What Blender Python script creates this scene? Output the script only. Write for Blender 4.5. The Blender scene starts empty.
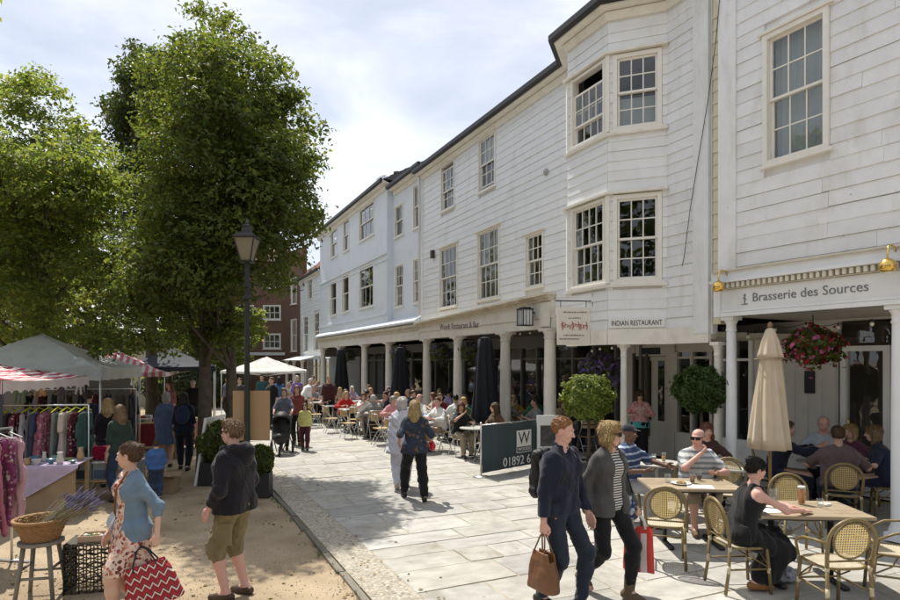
import bpy, math, random
import numpy as np
from mathutils import Vector, Matrix, Euler

R = math.radians
PI = math.pi
SC = bpy.context.scene
COL = SC.collection
rnd = random.Random(7)

# ------------------------------------------------------------------ camera
FPX, CX, HY, HC = 615.0, 450.0, 362.0, 2.28      # focal length in photo pixels, centre, horizon row, eye height
cam_d = bpy.data.cameras.new('camera')
cam = bpy.data.objects.new('camera', cam_d)
COL.objects.link(cam)
cam.location = (0, 0, HC)
cam.rotation_euler = (R(90), 0, 0)
cam_d.sensor_width = 36
cam_d.lens = FPX / 900 * 36
cam_d.shift_y = (HY - 300) / 900
cam_d.clip_end = 3000
SC.camera = cam

# ------------------------------------------------------------------ sky and sun
SUN_AZ = R(29.5)       # to the left of the view axis, high, in front of the camera
SUN_EL = R(60)
wd = bpy.data.worlds.new('World')
SC.world = wd
wd.use_nodes = True
nt = wd.node_tree
for n in list(nt.nodes):
 nt.nodes.remove(n)
wo = nt.nodes.new('ShaderNodeOutputWorld')
bg = nt.nodes.new('ShaderNodeBackground')
sky = nt.nodes.new('ShaderNodeTexSky')
sky.sky_type = 'NISHITA'
sky.sun_disc = False
sky.sun_elevation = SUN_EL
sky.sun_rotation = -SUN_AZ
sky.air_density = 1.0
sky.dust_density = 2.0
tc = nt.nodes.new('ShaderNodeTexCoord')
mp = nt.nodes.new('ShaderNodeMapping')
mp.inputs['Scale'].default_value = (1.0, 1.0, 2.6)
nz = nt.nodes.new('ShaderNodeTexNoise')
nz.inputs['Scale'].default_value = 2.3
nz.inputs['Detail'].default_value = 7
nz.inputs['Roughness'].default_value = 0.55
nz.inputs['Distortion'].default_value = 0.5
cr = nt.nodes.new('ShaderNodeValToRGB')
cr.color_ramp.elements[0].position = 0.36
cr.color_ramp.elements[0].color = (0.36, 0.36, 0.36, 1)
cr.color_ramp.elements[1].position = 0.66
cr.color_ramp.elements[1].color = (0.96, 0.96, 0.96, 1)
nz2 = nt.nodes.new('ShaderNodeTexNoise')
nz2.inputs['Scale'].default_value = 3.1
nz2.inputs['Detail'].default_value = 6
nz2.inputs['Distortion'].default_value = 0.3
cr2 = nt.nodes.new('ShaderNodeValToRGB')
cr2.color_ramp.elements[0].position = 0.34
cr2.color_ramp.elements[0].color = (6.6, 7.2, 8.3, 1)
cr2.color_ramp.elements[1].position = 0.68
cr2.color_ramp.elements[1].color = (11.4, 11.45, 11.6, 1)
mx = nt.nodes.new('ShaderNodeMixRGB')
L = nt.links.new
L(tc.outputs['Generated'], mp.inputs['Vector'])
L(mp.outputs['Vector'], nz.inputs['Vector'])
L(mp.outputs['Vector'], nz2.inputs['Vector'])
L(nz.outputs['Fac'], cr.inputs['Fac'])
L(nz2.outputs['Fac'], cr2.inputs['Fac'])
L(cr.outputs['Color'], mx.inputs['Fac'])
L(sky.outputs['Color'], mx.inputs['Color1'])
L(cr2.outputs['Color'], mx.inputs['Color2'])
L(mx.outputs['Color'], bg.inputs['Color'])
bg.inputs['Strength'].default_value = 0.10
L(bg.outputs['Background'], wo.inputs['Surface'])

sun_d = bpy.data.lights.new('sun', 'SUN')
sun_d.energy = 4.8
sun_d.angle = R(0.6)
sun_d.color = (1.0, 0.95, 0.86)
sun = bpy.data.objects.new('sun', sun_d)
COL.objects.link(sun)
SUN_DIR = Vector((-math.sin(SUN_AZ) * math.cos(SUN_EL), math.cos(SUN_AZ) * math.cos(SUN_EL), math.sin(SUN_EL)))
sun.rotation_euler = SUN_DIR.to_track_quat('Z', 'Y').to_euler()
sun.location = SUN_DIR * 60

SC.view_settings.view_transform = 'Standard'
SC.view_settings.look = 'None'
SC.view_settings.gamma = 1
SC.view_settings.exposure = 0.30
SC.view_settings.use_curve_mapping = False
SC.render.engine = 'CYCLES'
SC.cycles.max_bounces = 6
SC.cycles.diffuse_bounces = 3
SC.cycles.glossy_bounces = 3
SC.cycles.transmission_bounces = 4
SC.cycles.transparent_max_bounces = 12
SC.cycles.use_denoising = True
SC.cycles.caustics_reflective = False
SC.cycles.caustics_refractive = False

# ------------------------------------------------------------------ pixel helpers (photo pixels -> directions; distance from the ground or plane)
def ground_at(px, py, z=0.0):
 d = FPX * (HC - z) / (py - HY)
 return Vector(((px - CX) / FPX * d, d, z))

def at(px, py, d):
 return Vector(((px - CX) / FPX * d, d, HC + (HY - py) / FPX * d))

class Frame:
 """facade frame: local x runs away along the street, local y points out into the street"""
 def __init__(self, a_deg, c):
  self.a = R(a_deg); self.c = c
  self.ca, self.sa = math.cos(self.a), math.sin(self.a)
  self.O = Vector((c * self.ca, c * self.sa, 0))
  self.rz = PI / 2 + self.a
 def d(self, px, y=0.0):
  k = (px - CX) / FPX
  return (self.c - y) / (k * self.ca + self.sa)
 def u(self, px, y=0.0):
  k = (px - CX) / FPX
  d = self.d(px, y)
  return -k * d * self.sa + d * self.ca
 def z(self, px, py, y=0.0):
  return HC + (HY - py) / FPX * self.d(px, y)
 def world(self, u, y, z=0.0):
  return Vector((self.O.x - self.sa * u - self.ca * y, self.O.y + self.ca * u - self.sa * y, z))
 def local(self, p):
  q = Vector(p) - self.O
  return (-self.sa * q.x + self.ca * q.y, -self.ca * q.x - self.sa * q.y, q.z)

FM = Frame(25.2, 8.2)      # main terrace
FR = Frame(29.6, 8.72)     # the nearer house with the sign

# ------------------------------------------------------------------ materials
MATS = {}
def new_mat(name):
 m = bpy.data.materials.new(name)
 m.use_nodes = True
 nt = m.node_tree
 b = nt.nodes['Principled BSDF']
 return m, nt, b

def M(name, rgb, rough=0.6, var=0.12, scale=6.0, bump=0.0, bscale=60.0, metal=0.0, spec=0.4, rand=0.0, stain=None, stain_amt=0.0, stain_scale=2.0, trans=0.0, sheen=0.0, world=False, chips=0.0):
 """procedural material: base colour broken up by noise, optional stains, per-object variation and fine relief"""
 if name in MATS:
  return MATS[name]
 m, nt, b = new_mat(name)
 N, L = nt.nodes.new, nt.links.new
 tc = N('ShaderNodeTexCoord')
 if world:
  gp = N('ShaderNodeNewGeometry'); SRC = gp.outputs['Position']
 else:
  SRC = tc.outputs['Object']
 no = N('ShaderNodeTexNoise'); no.inputs['Scale'].default_value = scale; no.inputs['Detail'].default_value = 5
 L(SRC, no.inputs['Vector'])
 mr = N('ShaderNodeMapRange'); mr.inputs['From Min'].default_value = 0.25; mr.inputs['From Max'].default_value = 0.75
 mr.inputs['To Min'].default_value = 1 - var; mr.inputs['To Max'].default_value = 1 + var
 L(no.outputs['Fac'], mr.inputs['Value'])
 val = mr.outputs['Result']
 if rand:
  oi = N('ShaderNodeObjectInfo'); geo = N('ShaderNodeNewGeometry')
  ad = N('ShaderNodeMath'); ad.operation = 'ADD'
  L(oi.outputs['Random'], ad.inputs[0]); L(geo.outputs['Random Per Island'], ad.inputs[1])
  fr = N('ShaderNodeMath'); fr.operation = 'FRACT'; L(ad.outputs[0], fr.inputs[0])
  m2 = N('ShaderNodeMapRange'); m2.inputs['To Min'].default_value = 1 - rand; m2.inputs['To Max'].default_value = 1 + rand
  L(fr.outputs[0], m2.inputs['Value'])
  mu = N('ShaderNodeMath'); mu.operation = 'MULTIPLY'
  L(val, mu.inputs[0]); L(m2.outputs['Result'], mu.inputs[1]); val = mu.outputs[0]
 cm = N('ShaderNodeVectorMath'); cm.operation = 'SCALE'
 cm.inputs[0].default_value = rgb[:3]
 L(val, cm.inputs['Scale'])
 colo = cm.outputs['Vector']
 if stain:
  n2 = N('ShaderNodeTexNoise'); n2.inputs['Scale'].default_value = stain_scale; n2.inputs['Detail'].default_value = 8; n2.inputs['Roughness'].default_value = 0.65
  if world:
   ms_ = N('ShaderNodeMapping'); ms_.inputs['Scale'].default_value = (1.6, 1.6, .45); L(SRC, ms_.inputs['Vector']); L(ms_.outputs[0], n2.inputs['Vector'])
  else:
   L(SRC, n2.inputs['Vector'])
  r2 = N('ShaderNodeMapRange'); r2.inputs['From Min'].default_value = 0.52; r2.inputs['From Max'].default_value = 0.72
  r2.inputs['To Min'].default_value = 0; r2.inputs['To Max'].default_value = stain_amt
  L(n2.outputs['Fac'], r2.inputs['Value'])
  mi = N('ShaderNodeMixRGB'); mi.inputs['Color2'].default_value = (*stain, 1)
  L(r2.outputs['Result'], mi.inputs['Fac']); L(colo, mi.inputs['Color1']); colo = mi.outputs['Color']
 if chips:
  n5 = N('ShaderNodeTexNoise'); n5.inputs['Scale'].default_value = 5.5; n5.inputs['Detail'].default_value = 10; n5.inputs['Roughness'].default_value = .75
  mp5 = N('ShaderNodeMapping'); mp5.inputs['Scale'].default_value = (1, 1, 2.4); L(SRC, mp5.inputs['Vector']); L(mp5.outputs[0], n5.inputs['Vector'])
  r5 = N('ShaderNodeMapRange'); r5.inputs['From Min'].default_value = .70 - chips * .1; r5.inputs['From Max'].default_value = .72 - chips * .1; r5.inputs['To Max'].default_value = .8
  L(n5.outputs['Fac'], r5.inputs['Value'])
  m5 = N('ShaderNodeMixRGB'); m5.inputs['Color2'].default_value = (.17, .15, .12, 1); L(r5.outputs[0], m5.inputs['Fac']); L(colo, m5.inputs['Color1']); colo = m5.outputs['Color']
 L(colo, b.inputs['Base Color'])
 b.inputs['Roughness'].default_value = rough
 b.inputs['Metallic'].default_value = metal
 b.inputs['Specular IOR Level'].default_value = spec
 if sheen:
  b.inputs['Sheen Weight'].default_value = sheen
 if bump:
  n3 = N('ShaderNodeTexNoise'); n3.inputs['Scale'].default_value = bscale; n3.inputs['Detail'].default_value = 4
  L(tc.outputs['Object'], n3.inputs['Vector'])
  bp = N('ShaderNodeBump'); bp.inputs['Strength'].default_value = bump; bp.inputs['Distance'].default_value = 0.02
  L(n3.outputs['Fac'], bp.inputs['Height']); L(bp.outputs['Normal'], b.inputs['Normal'])
 if trans:
  tr = N('ShaderNodeBsdfTranslucent'); L(colo, tr.inputs['Color'])
  ms = N('ShaderNodeMixShader'); ms.inputs[0].default_value = trans
  out = nt.nodes['Material Output']
  L(b.outputs[0], ms.inputs[1]); L(tr.outputs[0], ms.inputs[2]); L(ms.outputs[0], out.inputs['Surface'])
 MATS[name] = m
 return m

def glass_mat(name, tint=(0.85, 0.9, 0.9), ior=1.5, gl=1.0):
 if name in MATS: return MATS[name]
 m, nt, b = new_mat(name)
 nt.nodes.remove(b)
 N, L = nt.nodes.new, nt.links.new
 out = nt.nodes['Material Output']
 t = N('ShaderNodeBsdfTransparent'); t.inputs['Color'].default_value = (*tint, 1)
 g = N('ShaderNodeBsdfGlossy'); g.inputs['Roughness'].default_value = 0.015; g.inputs['Color'].default_value = (gl, gl, gl, 1)
 no = N('ShaderNodeTexNoise'); no.inputs['Scale'].default_value = 3.0
 tcn = N('ShaderNodeTexCoord'); L(tcn.outputs['Object'], no.inputs['Vector'])
 bp = N('ShaderNodeBump'); bp.inputs['Strength'].default_value = 0.12; bp.inputs['Distance'].default_value = 0.02
 L(no.outputs['Fac'], bp.inputs['Height']); L(bp.outputs['Normal'], g.inputs['Normal'])
 lw = N('ShaderNodeLayerWeight'); lw.inputs['Blend'].default_value = 0.5
 pw = N('ShaderNodeMath'); pw.operation = 'POWER'; L(lw.outputs['Facing'], pw.inputs[0]); pw.inputs[1].default_value = 4.0
 fr = N('ShaderNodeMapRange'); L(pw.outputs[0], fr.inputs['Value'])
 fr.inputs['To Min'].default_value = 2 * ((ior - 1) / (ior + 1)) ** 2; fr.inputs['To Max'].default_value = 0.95
 ms = N('ShaderNodeMixShader')
 L(fr.outputs[0], ms.inputs[0]); L(t.outputs[0], ms.inputs[1]); L(g.outputs[0], ms.inputs[2]); L(ms.outputs[0], out.inputs['Surface'])
 MATS[name] = m
 return m

# ------------------------------------------------------------------ mesh builder
class MB:
 def __init__(self):
  self.v = []; self.f = []; self.mi = []; self.cur = 0
 def add(self, vs, fs):
  o = len(self.v)
  self.v.extend([tuple(p) for p in vs])
  for f in fs:
   self.f.append(tuple(i + o for i in f)); self.mi.append(self.cur)
  return self
 def box(self, x0, x1, y0, y1, z0, z1, mat=None):
  vs = [(x, y, z) for z in (z0, z1) for y in (y0, y1) for x in (x0, x1)]
  if mat is not None: vs = [mat @ Vector(p) for p in vs]
  return self.add(vs, [(0, 2, 3, 1), (4, 5, 7, 6), (0, 1, 5, 4), (2, 6, 7, 3), (0, 4, 6, 2), (1, 3, 7, 5)])
 def cbox(self, c, s, rot=None):
  m = Matrix.Translation(c)
  if rot is not None: m = m @ Euler(rot).to_matrix().to_4x4()
  return self.box(-s[0] / 2, s[0] / 2, -s[1] / 2, s[1] / 2, -s[2] / 2, s[2] / 2, m)
 def bevbox(self, x0, x1, y0, y1, z0, z1, b=0.01, mat=None):
  """box with its top edges chamfered"""
  vs = [(x0, y0, z0), (x1, y0, z0), (x1, y1, z0), (x0, y1, z0),
              (x0, y0, z1 - b), (x1, y0, z1 - b), (x1, y1, z1 - b), (x0, y1, z1 - b),
              (x0 + b, y0 + b, z1), (x1 - b, y0 + b, z1), (x1 - b, y1 - b, z1), (x0 + b, y1 - b, z1)]
  if mat is not None: vs = [mat @ Vector(p) for p in vs]
  fs = [(3, 2, 1, 0), (8, 9, 10, 11)]
  for i in range(4):
   j = (i + 1) % 4
   fs.append((i, j, j + 4, i + 4)); fs.append((i + 4, j + 4, j + 8, i + 8))
  return self.add(vs, fs)
 def tube(self, pts, r, seg=8, caps=True, closed=False):
  pts = [Vector(p) for p in pts]
  n = len(pts)
  rs = r if isinstance(r, (list, tuple)) else [r] * n
  rings = []
  prev = None
  for i in range(n):
   if closed:
    t = pts[(i + 1) % n] - pts[i - 1]
   else:
    t = (pts[min(i + 1, n - 1)] - pts[max(i - 1, 0)])
   t = t.normalized() if t.length > 1e-9 else Vector((0, 0, 1))
   if prev is None:
    a = Vector((0, 0, 1)) if abs(t.z) < 0.9 else Vector((1, 0, 0))
    x = t.cross(a).normalized()
   else:
    x = (prev - t * prev.dot(t))
    x = x.normalized() if x.length > 1e-6 else t.orthogonal().normalized()
   prev = x
   y = t.cross(x)
   rings.append([pts[i] + (x * math.cos(2 * PI * k / seg) + y * math.sin(2 * PI * k / seg)) * rs[i] for k in range(seg)])
  vs = [p for ring in rings for p in ring]
  fs = []
  m = n if closed else n - 1
  for i in range(m):
   j = (i + 1) % n
   for k in range(seg):
    l = (k + 1) % seg
    fs.append((i * seg + k, i * seg + l, j * seg + l, j * seg + k))
  if caps and not closed:
   fs.append(tuple(range(seg - 1, -1, -1)))
   fs.append(tuple((n - 1) * seg + k for k in range(seg)))
  return self.add(vs, fs)
 def lathe(self, prof, seg=16, c=(0, 0, 0), sx=1.0, sy=1.0, fn=None):
  """prof: [(r, z)...] bottom to top, turned about z"""
  vs = []; fs = []
  for i, (r, z) in enumerate(prof):
   for k in range(seg):
    a = 2 * PI * k / seg
    q = r * (fn(a, i) if fn else 1.0)
    vs.append((c[0] + q * math.cos(a) * sx, c[1] + q * math.sin(a) * sy, c[2] + z))
  for i in range(len(prof) - 1):
   for k in range(seg):
    l = (k + 1) % seg
    fs.append((i * seg + k, i * seg + l, (i + 1) * seg + l, (i + 1) * seg + k))
  fs.append(tuple(range(seg - 1, -1, -1)))
  n = len(prof) - 1
  fs.append(tuple(n * seg + k for k in range(seg)))
  return self.add(vs, fs)
 def prism(self, poly, z0, z1):
  n = len(poly)
  vs = [(p[0], p[1], z0) for p in poly] + [(p[0], p[1], z1) for p in poly]
  fs = [tuple(range(n - 1, -1, -1)), tuple(range(n, 2 * n))]
  for i in range(n):
   j = (i + 1) % n
   fs.append((i, j, n + j, n + i))
  return self.add(vs, fs)
 def ell(self, c, r, seg=10, rings=6):
  pr = [(math.cos(-PI / 2 + PI * i / rings) if 0 < i < rings else 0.02, math.sin(-PI / 2 + PI * i / rings)) for i in range(rings + 1)]
  vs = []; fs = []
  for (q, z) in pr:
   for k in range(seg):
    a = 2 * PI * k / seg
    vs.append((c[0] + r[0] * q * math.cos(a), c[1] + r[1] * q * math.sin(a), c[2] + r[2] * z))
  for i in range(rings):
   for k in range(seg):
    l = (k + 1) % seg
    fs.append((i * seg + k, i * seg + l, (i + 1) * seg + l, (i + 1) * seg + k))
  return self.add(vs, fs)
 def mesh(self, name, smooth=False):
  me = bpy.data.meshes.new(name)
  me.from_pydata(self.v, [], self.f)
  if smooth:
   me.polygons.foreach_set('use_smooth', [True] * len(me.polygons))
  if any(self.mi):
   me.polygons.foreach_set('material_index', self.mi)
  return me
 def build(self, name, mat, parent=None, smooth=False, loc=None, rot=None):
  me = self.mesh(name, smooth)
  for m in (mat if isinstance(mat, (list, tuple)) else [mat]):
   me.materials.append(m)
  return place(name, me, parent, loc, rot)

def place(name, me, parent=None, loc=None, rot=None, scale=None):
 o = bpy.data.objects.new(name, me)
 COL.objects.link(o)
 if parent is not None: o.parent = parent
 if loc is not None: o.location = loc
 if rot is not None: o.rotation_euler = rot
 if scale is not None: o.scale = scale
 return o

def tag(o, label=None, cat=None, group=None, kind=None):
 if label: o['label'] = label
 if cat: o['category'] = cat
 if group: o['group'] = group
 if kind: o['kind'] = kind
 return o

def thing(name, label, cat, loc=(0, 0, 0), rz=0.0, group=None):
 o = bpy.data.objects.new(name, None)
 o.empty_display_size = 0.2
 COL.objects.link(o)
 o.location = loc
 o.rotation_euler = (0, 0, rz)
 return tag(o, label, cat, group)

CHILD = {}
def copy_tree(o, loc, rz, label=None, group=None, parent=None):
 c = o.copy()
 COL.objects.link(c)
 if parent is not None: c.parent = parent
 if loc is not None:
  c.location = loc; c.rotation_euler = (0, 0, rz)
 if label: c['label'] = label
 if group: c['group'] = group
 for ch in o.children:
  copy_tree(ch, None, None, parent=c)
 return c

def smooth_by_angle(me, deg=35):
 me.polygons.foreach_set('use_smooth', [True] * len(me.polygons))
 try:
  me.set_sharp_from_angle(angle=R(deg))
 except Exception:
  pass
 return me

def text_mesh(body, size, depth=0.004, align='CENTER', shear=0.0, space=1.0):
 cu = bpy.data.curves.new('lettering', 'FONT')
 cu.body = body; cu.size = size; cu.extrude = depth; cu.align_x = align; cu.align_y = 'CENTER'
 cu.shear = shear; cu.space_character = space; cu.resolution_u = 3
 ob = bpy.data.objects.new('lettering_tmp', cu)
 COL.objects.link(ob)
 dg = bpy.context.evaluated_depsgraph_get()
 me = bpy.data.meshes.new_from_object(ob.evaluated_get(dg))
 bpy.data.objects.remove(ob); bpy.data.curves.remove(cu)
 return me
TEXTS = {}
for key, args in {'woods': ('Woods Restaurant & Bar', 0.26), 'indian': ('INDIAN RESTAURANT', 0.135), 'brasserie': ('Brasserie des Sources', 0.185),
                  'W': ('W', 0.36), 'WOODS': ('WOODS', 0.075), 'tel': ('01892 61', 0.27), 'menu': ('MENU', 0.05)}.items():
 TEXTS[key] = text_mesh(*args)
# ================================================================== THE GROUND
# sandy gravel walk: one sheet out to the horizon
def sand_material():
 m, nt, b = new_mat('sandy_gravel')
 N, L = nt.nodes.new, nt.links.new
 tc = N('ShaderNodeTexCoord')
 n1 = N('ShaderNodeTexNoise'); n1.inputs['Scale'].default_value = 0.9; n1.inputs['Detail'].default_value = 8; n1.inputs['Roughness'].default_value = 0.6
 n2 = N('ShaderNodeTexNoise'); n2.inputs['Scale'].default_value = 55; n2.inputs['Detail'].default_value = 4
 vo = N('ShaderNodeTexVoronoi'); vo.inputs['Scale'].default_value = 90
 for n in (n1, n2, vo): L(tc.outputs['Object'], n.inputs['Vector'])
 cr = N('ShaderNodeValToRGB')
 cr.color_ramp.elements[0].position = 0.3; cr.color_ramp.elements[0].color = (0.27, 0.205, 0.135, 1)
 cr.color_ramp.elements[1].position = 0.7; cr.color_ramp.elements[1].color = (0.47, 0.375, 0.26, 1)
 L(n1.outputs['Fac'], cr.inputs['Fac'])
 mr = N('ShaderNodeMapRange'); mr.inputs['From Min'].default_value = 0.3; mr.inputs['From Max'].default_value = 0.7
 mr.inputs['To Min'].default_value = 0.82; mr.inputs['To Max'].default_value = 1.16
 L(n2.outputs['Fac'], mr.inputs['Value'])
 mu = N('ShaderNodeVectorMath'); mu.operation = 'SCALE'
 L(cr.outputs['Color'], mu.inputs[0]); L(mr.outputs['Result'], mu.inputs['Scale'])
 L(mu.outputs['Vector'], b.inputs['Base Color'])
 b.inputs['Roughness'].default_value = 0.95; b.inputs['Specular IOR Level'].default_value = 0.15
 bp = N('ShaderNodeBump'); bp.inputs['Strength'].default_value = 0.5; bp.inputs['Distance'].default_value = 0.012
 ad = N('ShaderNodeMath'); ad.operation = 'ADD'
 L(n2.outputs['Fac'], ad.inputs[0]); L(vo.outputs['Distance'], ad.inputs[1])
 L(ad.outputs[0], bp.inputs['Height']); L(bp.outputs['Normal'], b.inputs['Normal'])
 MATS['sand'] = m
 return m
SAND = sand_material()
mb = MB()
# near part finely divided with slight undulation, far part coarse
xs = [-1500, -300, -80, -40] + [-24 + 0.5 * i for i in range(0, 46)] + [1, 8, 40, 300, 1500]
ys = [-300, -40, -6] + [0.5 * i for i in range(0, 61)] + [34, 40, 60, 120, 400, 1500, 2500]
def gz(x, y):
 if -20 < x < -1 and 0 < y < 28:
  return -0.035 + 0.012 * math.sin(x * 1.9 + 0.6 * y) * math.sin(y * 1.3 - x)
 return -0.035
for yy in ys:
 for xx in xs:
  mb.v.append((xx, yy, gz(xx, yy)))
nx = len(xs)
for j in range(len(ys) - 1):
 for i in range(nx - 1):
  mb.f.append((j * nx + i, j * nx + i + 1, (j + 1) * nx + i + 1, (j + 1) * nx + i)); mb.mi.append(0)
tag(mb.build('ground', SAND, smooth=True), kind='structure')

# ---- paved walk
PAVE = M('pave_bed', (0.36, 0.32, 0.25), 0.95, 0.25, 9, 0.3, 80)
pave = place('pavement', None, loc=FM.O, rot=(0, 0, FM.rz))
pave['kind'] = 'structure'
mb = MB(); mb.box(-6, 60, -2.6, 6.36, -0.3, -0.006)
mb.build('paving_bed', PAVE, pave)

def slab_material():
 m, nt, b = new_mat('york_stone')
 N, L = nt.nodes.new, nt.links.new
 tc = N('ShaderNodeTexCoord'); oi = N('ShaderNodeObjectInfo'); geo = N('ShaderNodeNewGeometry')
 ad = N('ShaderNodeMath'); ad.operation = 'ADD'; L(oi.outputs['Random'], ad.inputs[0]); L(geo.outputs['Random Per Island'], ad.inputs[1])
 fr = N('ShaderNodeMath'); fr.operation = 'FRACT'; L(ad.outputs[0], fr.inputs[0])
 cr = N('ShaderNodeValToRGB')
 el = cr.color_ramp.elements
 el[0].position = 0.0; el[0].color = (0.35, 0.34, 0.315, 1)
 el[1].position = 1.0; el[1].color = (0.45, 0.437, 0.408, 1)
 for p, c in ((0.25, (0.44, 0.428, 0.395, 1)), (0.5, (0.40, 0.388, 0.36, 1)), (0.68, (0.43, 0.408, 0.36, 1)), (0.85, (0.385, 0.366, 0.33, 1))):
  e = el.new(p); e.color = c
 L(fr.outputs[0], cr.inputs['Fac'])
 mp = N('ShaderNodeMapping'); L(tc.outputs['Object'], mp.inputs['Vector'])
 cx = N('ShaderNodeCombineXYZ'); m7 = N('ShaderNodeMath'); m7.operation = 'MULTIPLY'; m7.inputs[1].default_value = 31.0
 L(fr.outputs[0], m7.inputs[0]); L(m7.outputs[0], cx.inputs['X']); L(cx.outputs[0], mp.inputs['Location'])
 n1 = N('ShaderNodeTexNoise'); n1.inputs['Scale'].default_value = 3.2; n1.inputs['Detail'].default_value = 8; n1.inputs['Roughness'].default_value = 0.62
 n2 = N('ShaderNodeTexNoise'); n2.inputs['Scale'].default_value = 40; n2.inputs['Detail'].default_value = 3
 n4 = N('ShaderNodeTexNoise'); n4.inputs['Scale'].default_value = 1.3; n4.inputs['Detail'].default_value = 6
 for n in (n1, n2, n4): L(mp.outputs['Vector'], n.inputs['Vector'])
 mr = N('ShaderNodeMapRange'); mr.inputs['From Min'].default_value = 0.3; mr.inputs['From Max'].default_value = 0.7
 mr.inputs['To Min'].default_value = 0.76; mr.inputs['To Max'].default_value = 1.16
 L(n1.outputs['Fac'], mr.inputs['Value'])
 mu = N('ShaderNodeVectorMath'); mu.operation = 'SCALE'; L(cr.outputs['Color'], mu.inputs[0]); L(mr.outputs['Result'], mu.inputs['Scale'])
 r2 = N('ShaderNodeMapRange'); r2.inputs['From Min'].default_value = 0.58; r2.inputs['From Max'].default_value = 0.74
 r2.inputs['To Max'].default_value = 0.7; L(n4.outputs['Fac'], r2.inputs['Value'])
 mi = N('ShaderNodeMixRGB'); mi.inputs['Color2'].default_value = (0.25, 0.225, 0.17, 1)
 L(r2.outputs['Result'], mi.inputs['Fac']); L(mu.outputs['Vector'], mi.inputs['Color1'])
 # trodden-in gum and dark spots
 vg = N('ShaderNodeTexVoronoi'); vg.inputs['Scale'].default_value = 2.6; gp = N('ShaderNodeNewGeometry'); L(gp.outputs['Position'], vg.inputs['Vector'])
 lg = N('ShaderNodeMath'); lg.operation = 'LESS_THAN'; lg.inputs[1].default_value = .055; L(vg.outputs['Distance'], lg.inputs[0])
 lg2 = N('ShaderNodeMath'); lg2.operation = 'MULTIPLY'; lg2.inputs[1].default_value = .45; L(lg.outputs[0], lg2.inputs[0])
 # broad worn and stained patches running over the joints
 nb = N('ShaderNodeTexNoise'); nb.inputs['Scale'].default_value = .55; nb.inputs['Detail'].default_value = 7; nb.inputs['Roughness'].default_value = .6; L(gp.outputs['Position'], nb.inputs['Vector'])
 rb = N('ShaderNodeMapRange'); rb.inputs['From Min'].default_value = .32; rb.inputs['From Max'].default_value = .68; rb.inputs['To Min'].default_value = .84; rb.inputs['To Max'].default_value = 1.12; L(nb.outputs['Fac'], rb.inputs['Value'])
 sb = N('ShaderNodeVectorMath'); sb.operation = 'SCALE'; L(mi.outputs['Color'], sb.inputs[0]); L(rb.outputs[0], sb.inputs['Scale'])
 mg = N('ShaderNodeMixRGB'); mg.inputs['Color2'].default_value = (.16, .15, .13, 1); L(lg2.outputs[0], mg.inputs['Fac']); L(sb.outputs[0], mg.inputs['Color1'])
 L(mg.outputs['Color'], b.inputs['Base Color'])
 b.inputs['Roughness'].default_value = 0.82; b.inputs['Specular IOR Level'].default_value = 0.3
 bp = N('ShaderNodeBump'); bp.inputs['Strength'].default_value = 0.35; bp.inputs['Distance'].default_value = 0.008
 ad2 = N('ShaderNodeMath'); ad2.operation = 'ADD'; L(n1.outputs['Fac'], ad2.inputs[0]); L(n2.outputs['Fac'], ad2.inputs[1])
 L(ad2.outputs[0], bp.inputs['Height']); L(bp.outputs['Normal'], b.inputs['Normal'])
 return m
SLAB = slab_material()
UNIT_SLABS = []
for k in range(5):
 mb = MB(); g = random.Random(k)
 b = 0.03
 ring0 = [(-.5, -.5), (.5, -.5), (.5, .5), (-.5, .5)]
 # corners and mid points slightly worn
 pts = []
 for i in range(4):
  p, q = ring0[i], ring0[(i + 1) % 4]
  pts.append((p[0] * (1 - g.uniform(.0, .03)), p[1] * (1 - g.uniform(0, .03))))
  pts.append(((p[0] + q[0]) / 2 * (1 - g.uniform(0, .02)), (p[1] + q[1]) / 2 * (1 - g.uniform(0, .02))))
 n = len(pts)
 mb.v = [(x, y, -1.0) for x, y in pts] + [(x, y, -0.22) for x, y in pts] + [(x * .985, y * .985, 0.0 - g.uniform(0, .06)) for x, y in pts] + [(0, 0, 0.0)]
 for i in range(n):
  j = (i + 1) % n
  mb.f += [(i, j, n + j, n + i), (n + i, n + j, 2 * n + j, 2 * n + i), (2 * n + i, 2 * n + j, 3 * n)]
 mb.mi = [0] * len(mb.f)
 me = mb.mesh('slab'); me.materials.append(SLAB)
 UNIT_SLABS.append(me)
slabs = []
u = -1.0
g = random.Random(11)
while u < 52:
 w = g.choice([0.40, 0.46, 0.5, 0.56, 0.62, 0.7])
 y = -2.4 + g.uniform(-.3, 0)
 lim = 5.92
 while y < lim - 0.01:
  l = g.choice([0.45, 0.6, 0.7, 0.8, 0.95, 1.1, 1.25])
  if y + l > lim - 0.3: l = lim - y
  gap = 0.011
  slabs.append((u + w / 2, y + l / 2, w - gap, l - gap, g.uniform(-.004, .004), g.uniform(-.004, .004), g.uniform(-.003, .003), g.randrange(5), g.choice((0, PI))))
  y += l
 u += w
def slab_px(s):
 p = FM.world(s[0], s[1])
 if p.y < 4.5: return 0
 x = CX + FPX * p.x / p.y
 yy = HY + FPX * HC / p.y
 if x < 200 or x > 960 or yy > 640 or s[1] < -.4: return 0
 return s[2] * s[3] / p.y ** 3
slabs.sort(key=lambda s: -slab_px(s))
for s in slabs[:290]:
 place('paving_slab', UNIT_SLABS[s[7]], pave, (s[0], s[1], s[4] + .002), (s[5], s[6], s[8]), (s[2], s[3], 0.05))
mb = MB()
for s in slabs[290:]:
 if slab_px(s) <= 0 and FM.world(s[0], s[1]).y < 4.0: continue
 hx, hy = s[2] / 2, s[3] / 2
 mb.bevbox(s[0] - hx, s[0] + hx, s[1] - hy, s[1] + hy, -0.05, s[4] * .6, 0.008)
tag(mb.build('paving_slabs_beyond', SLAB, pave), kind='stuff')

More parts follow.
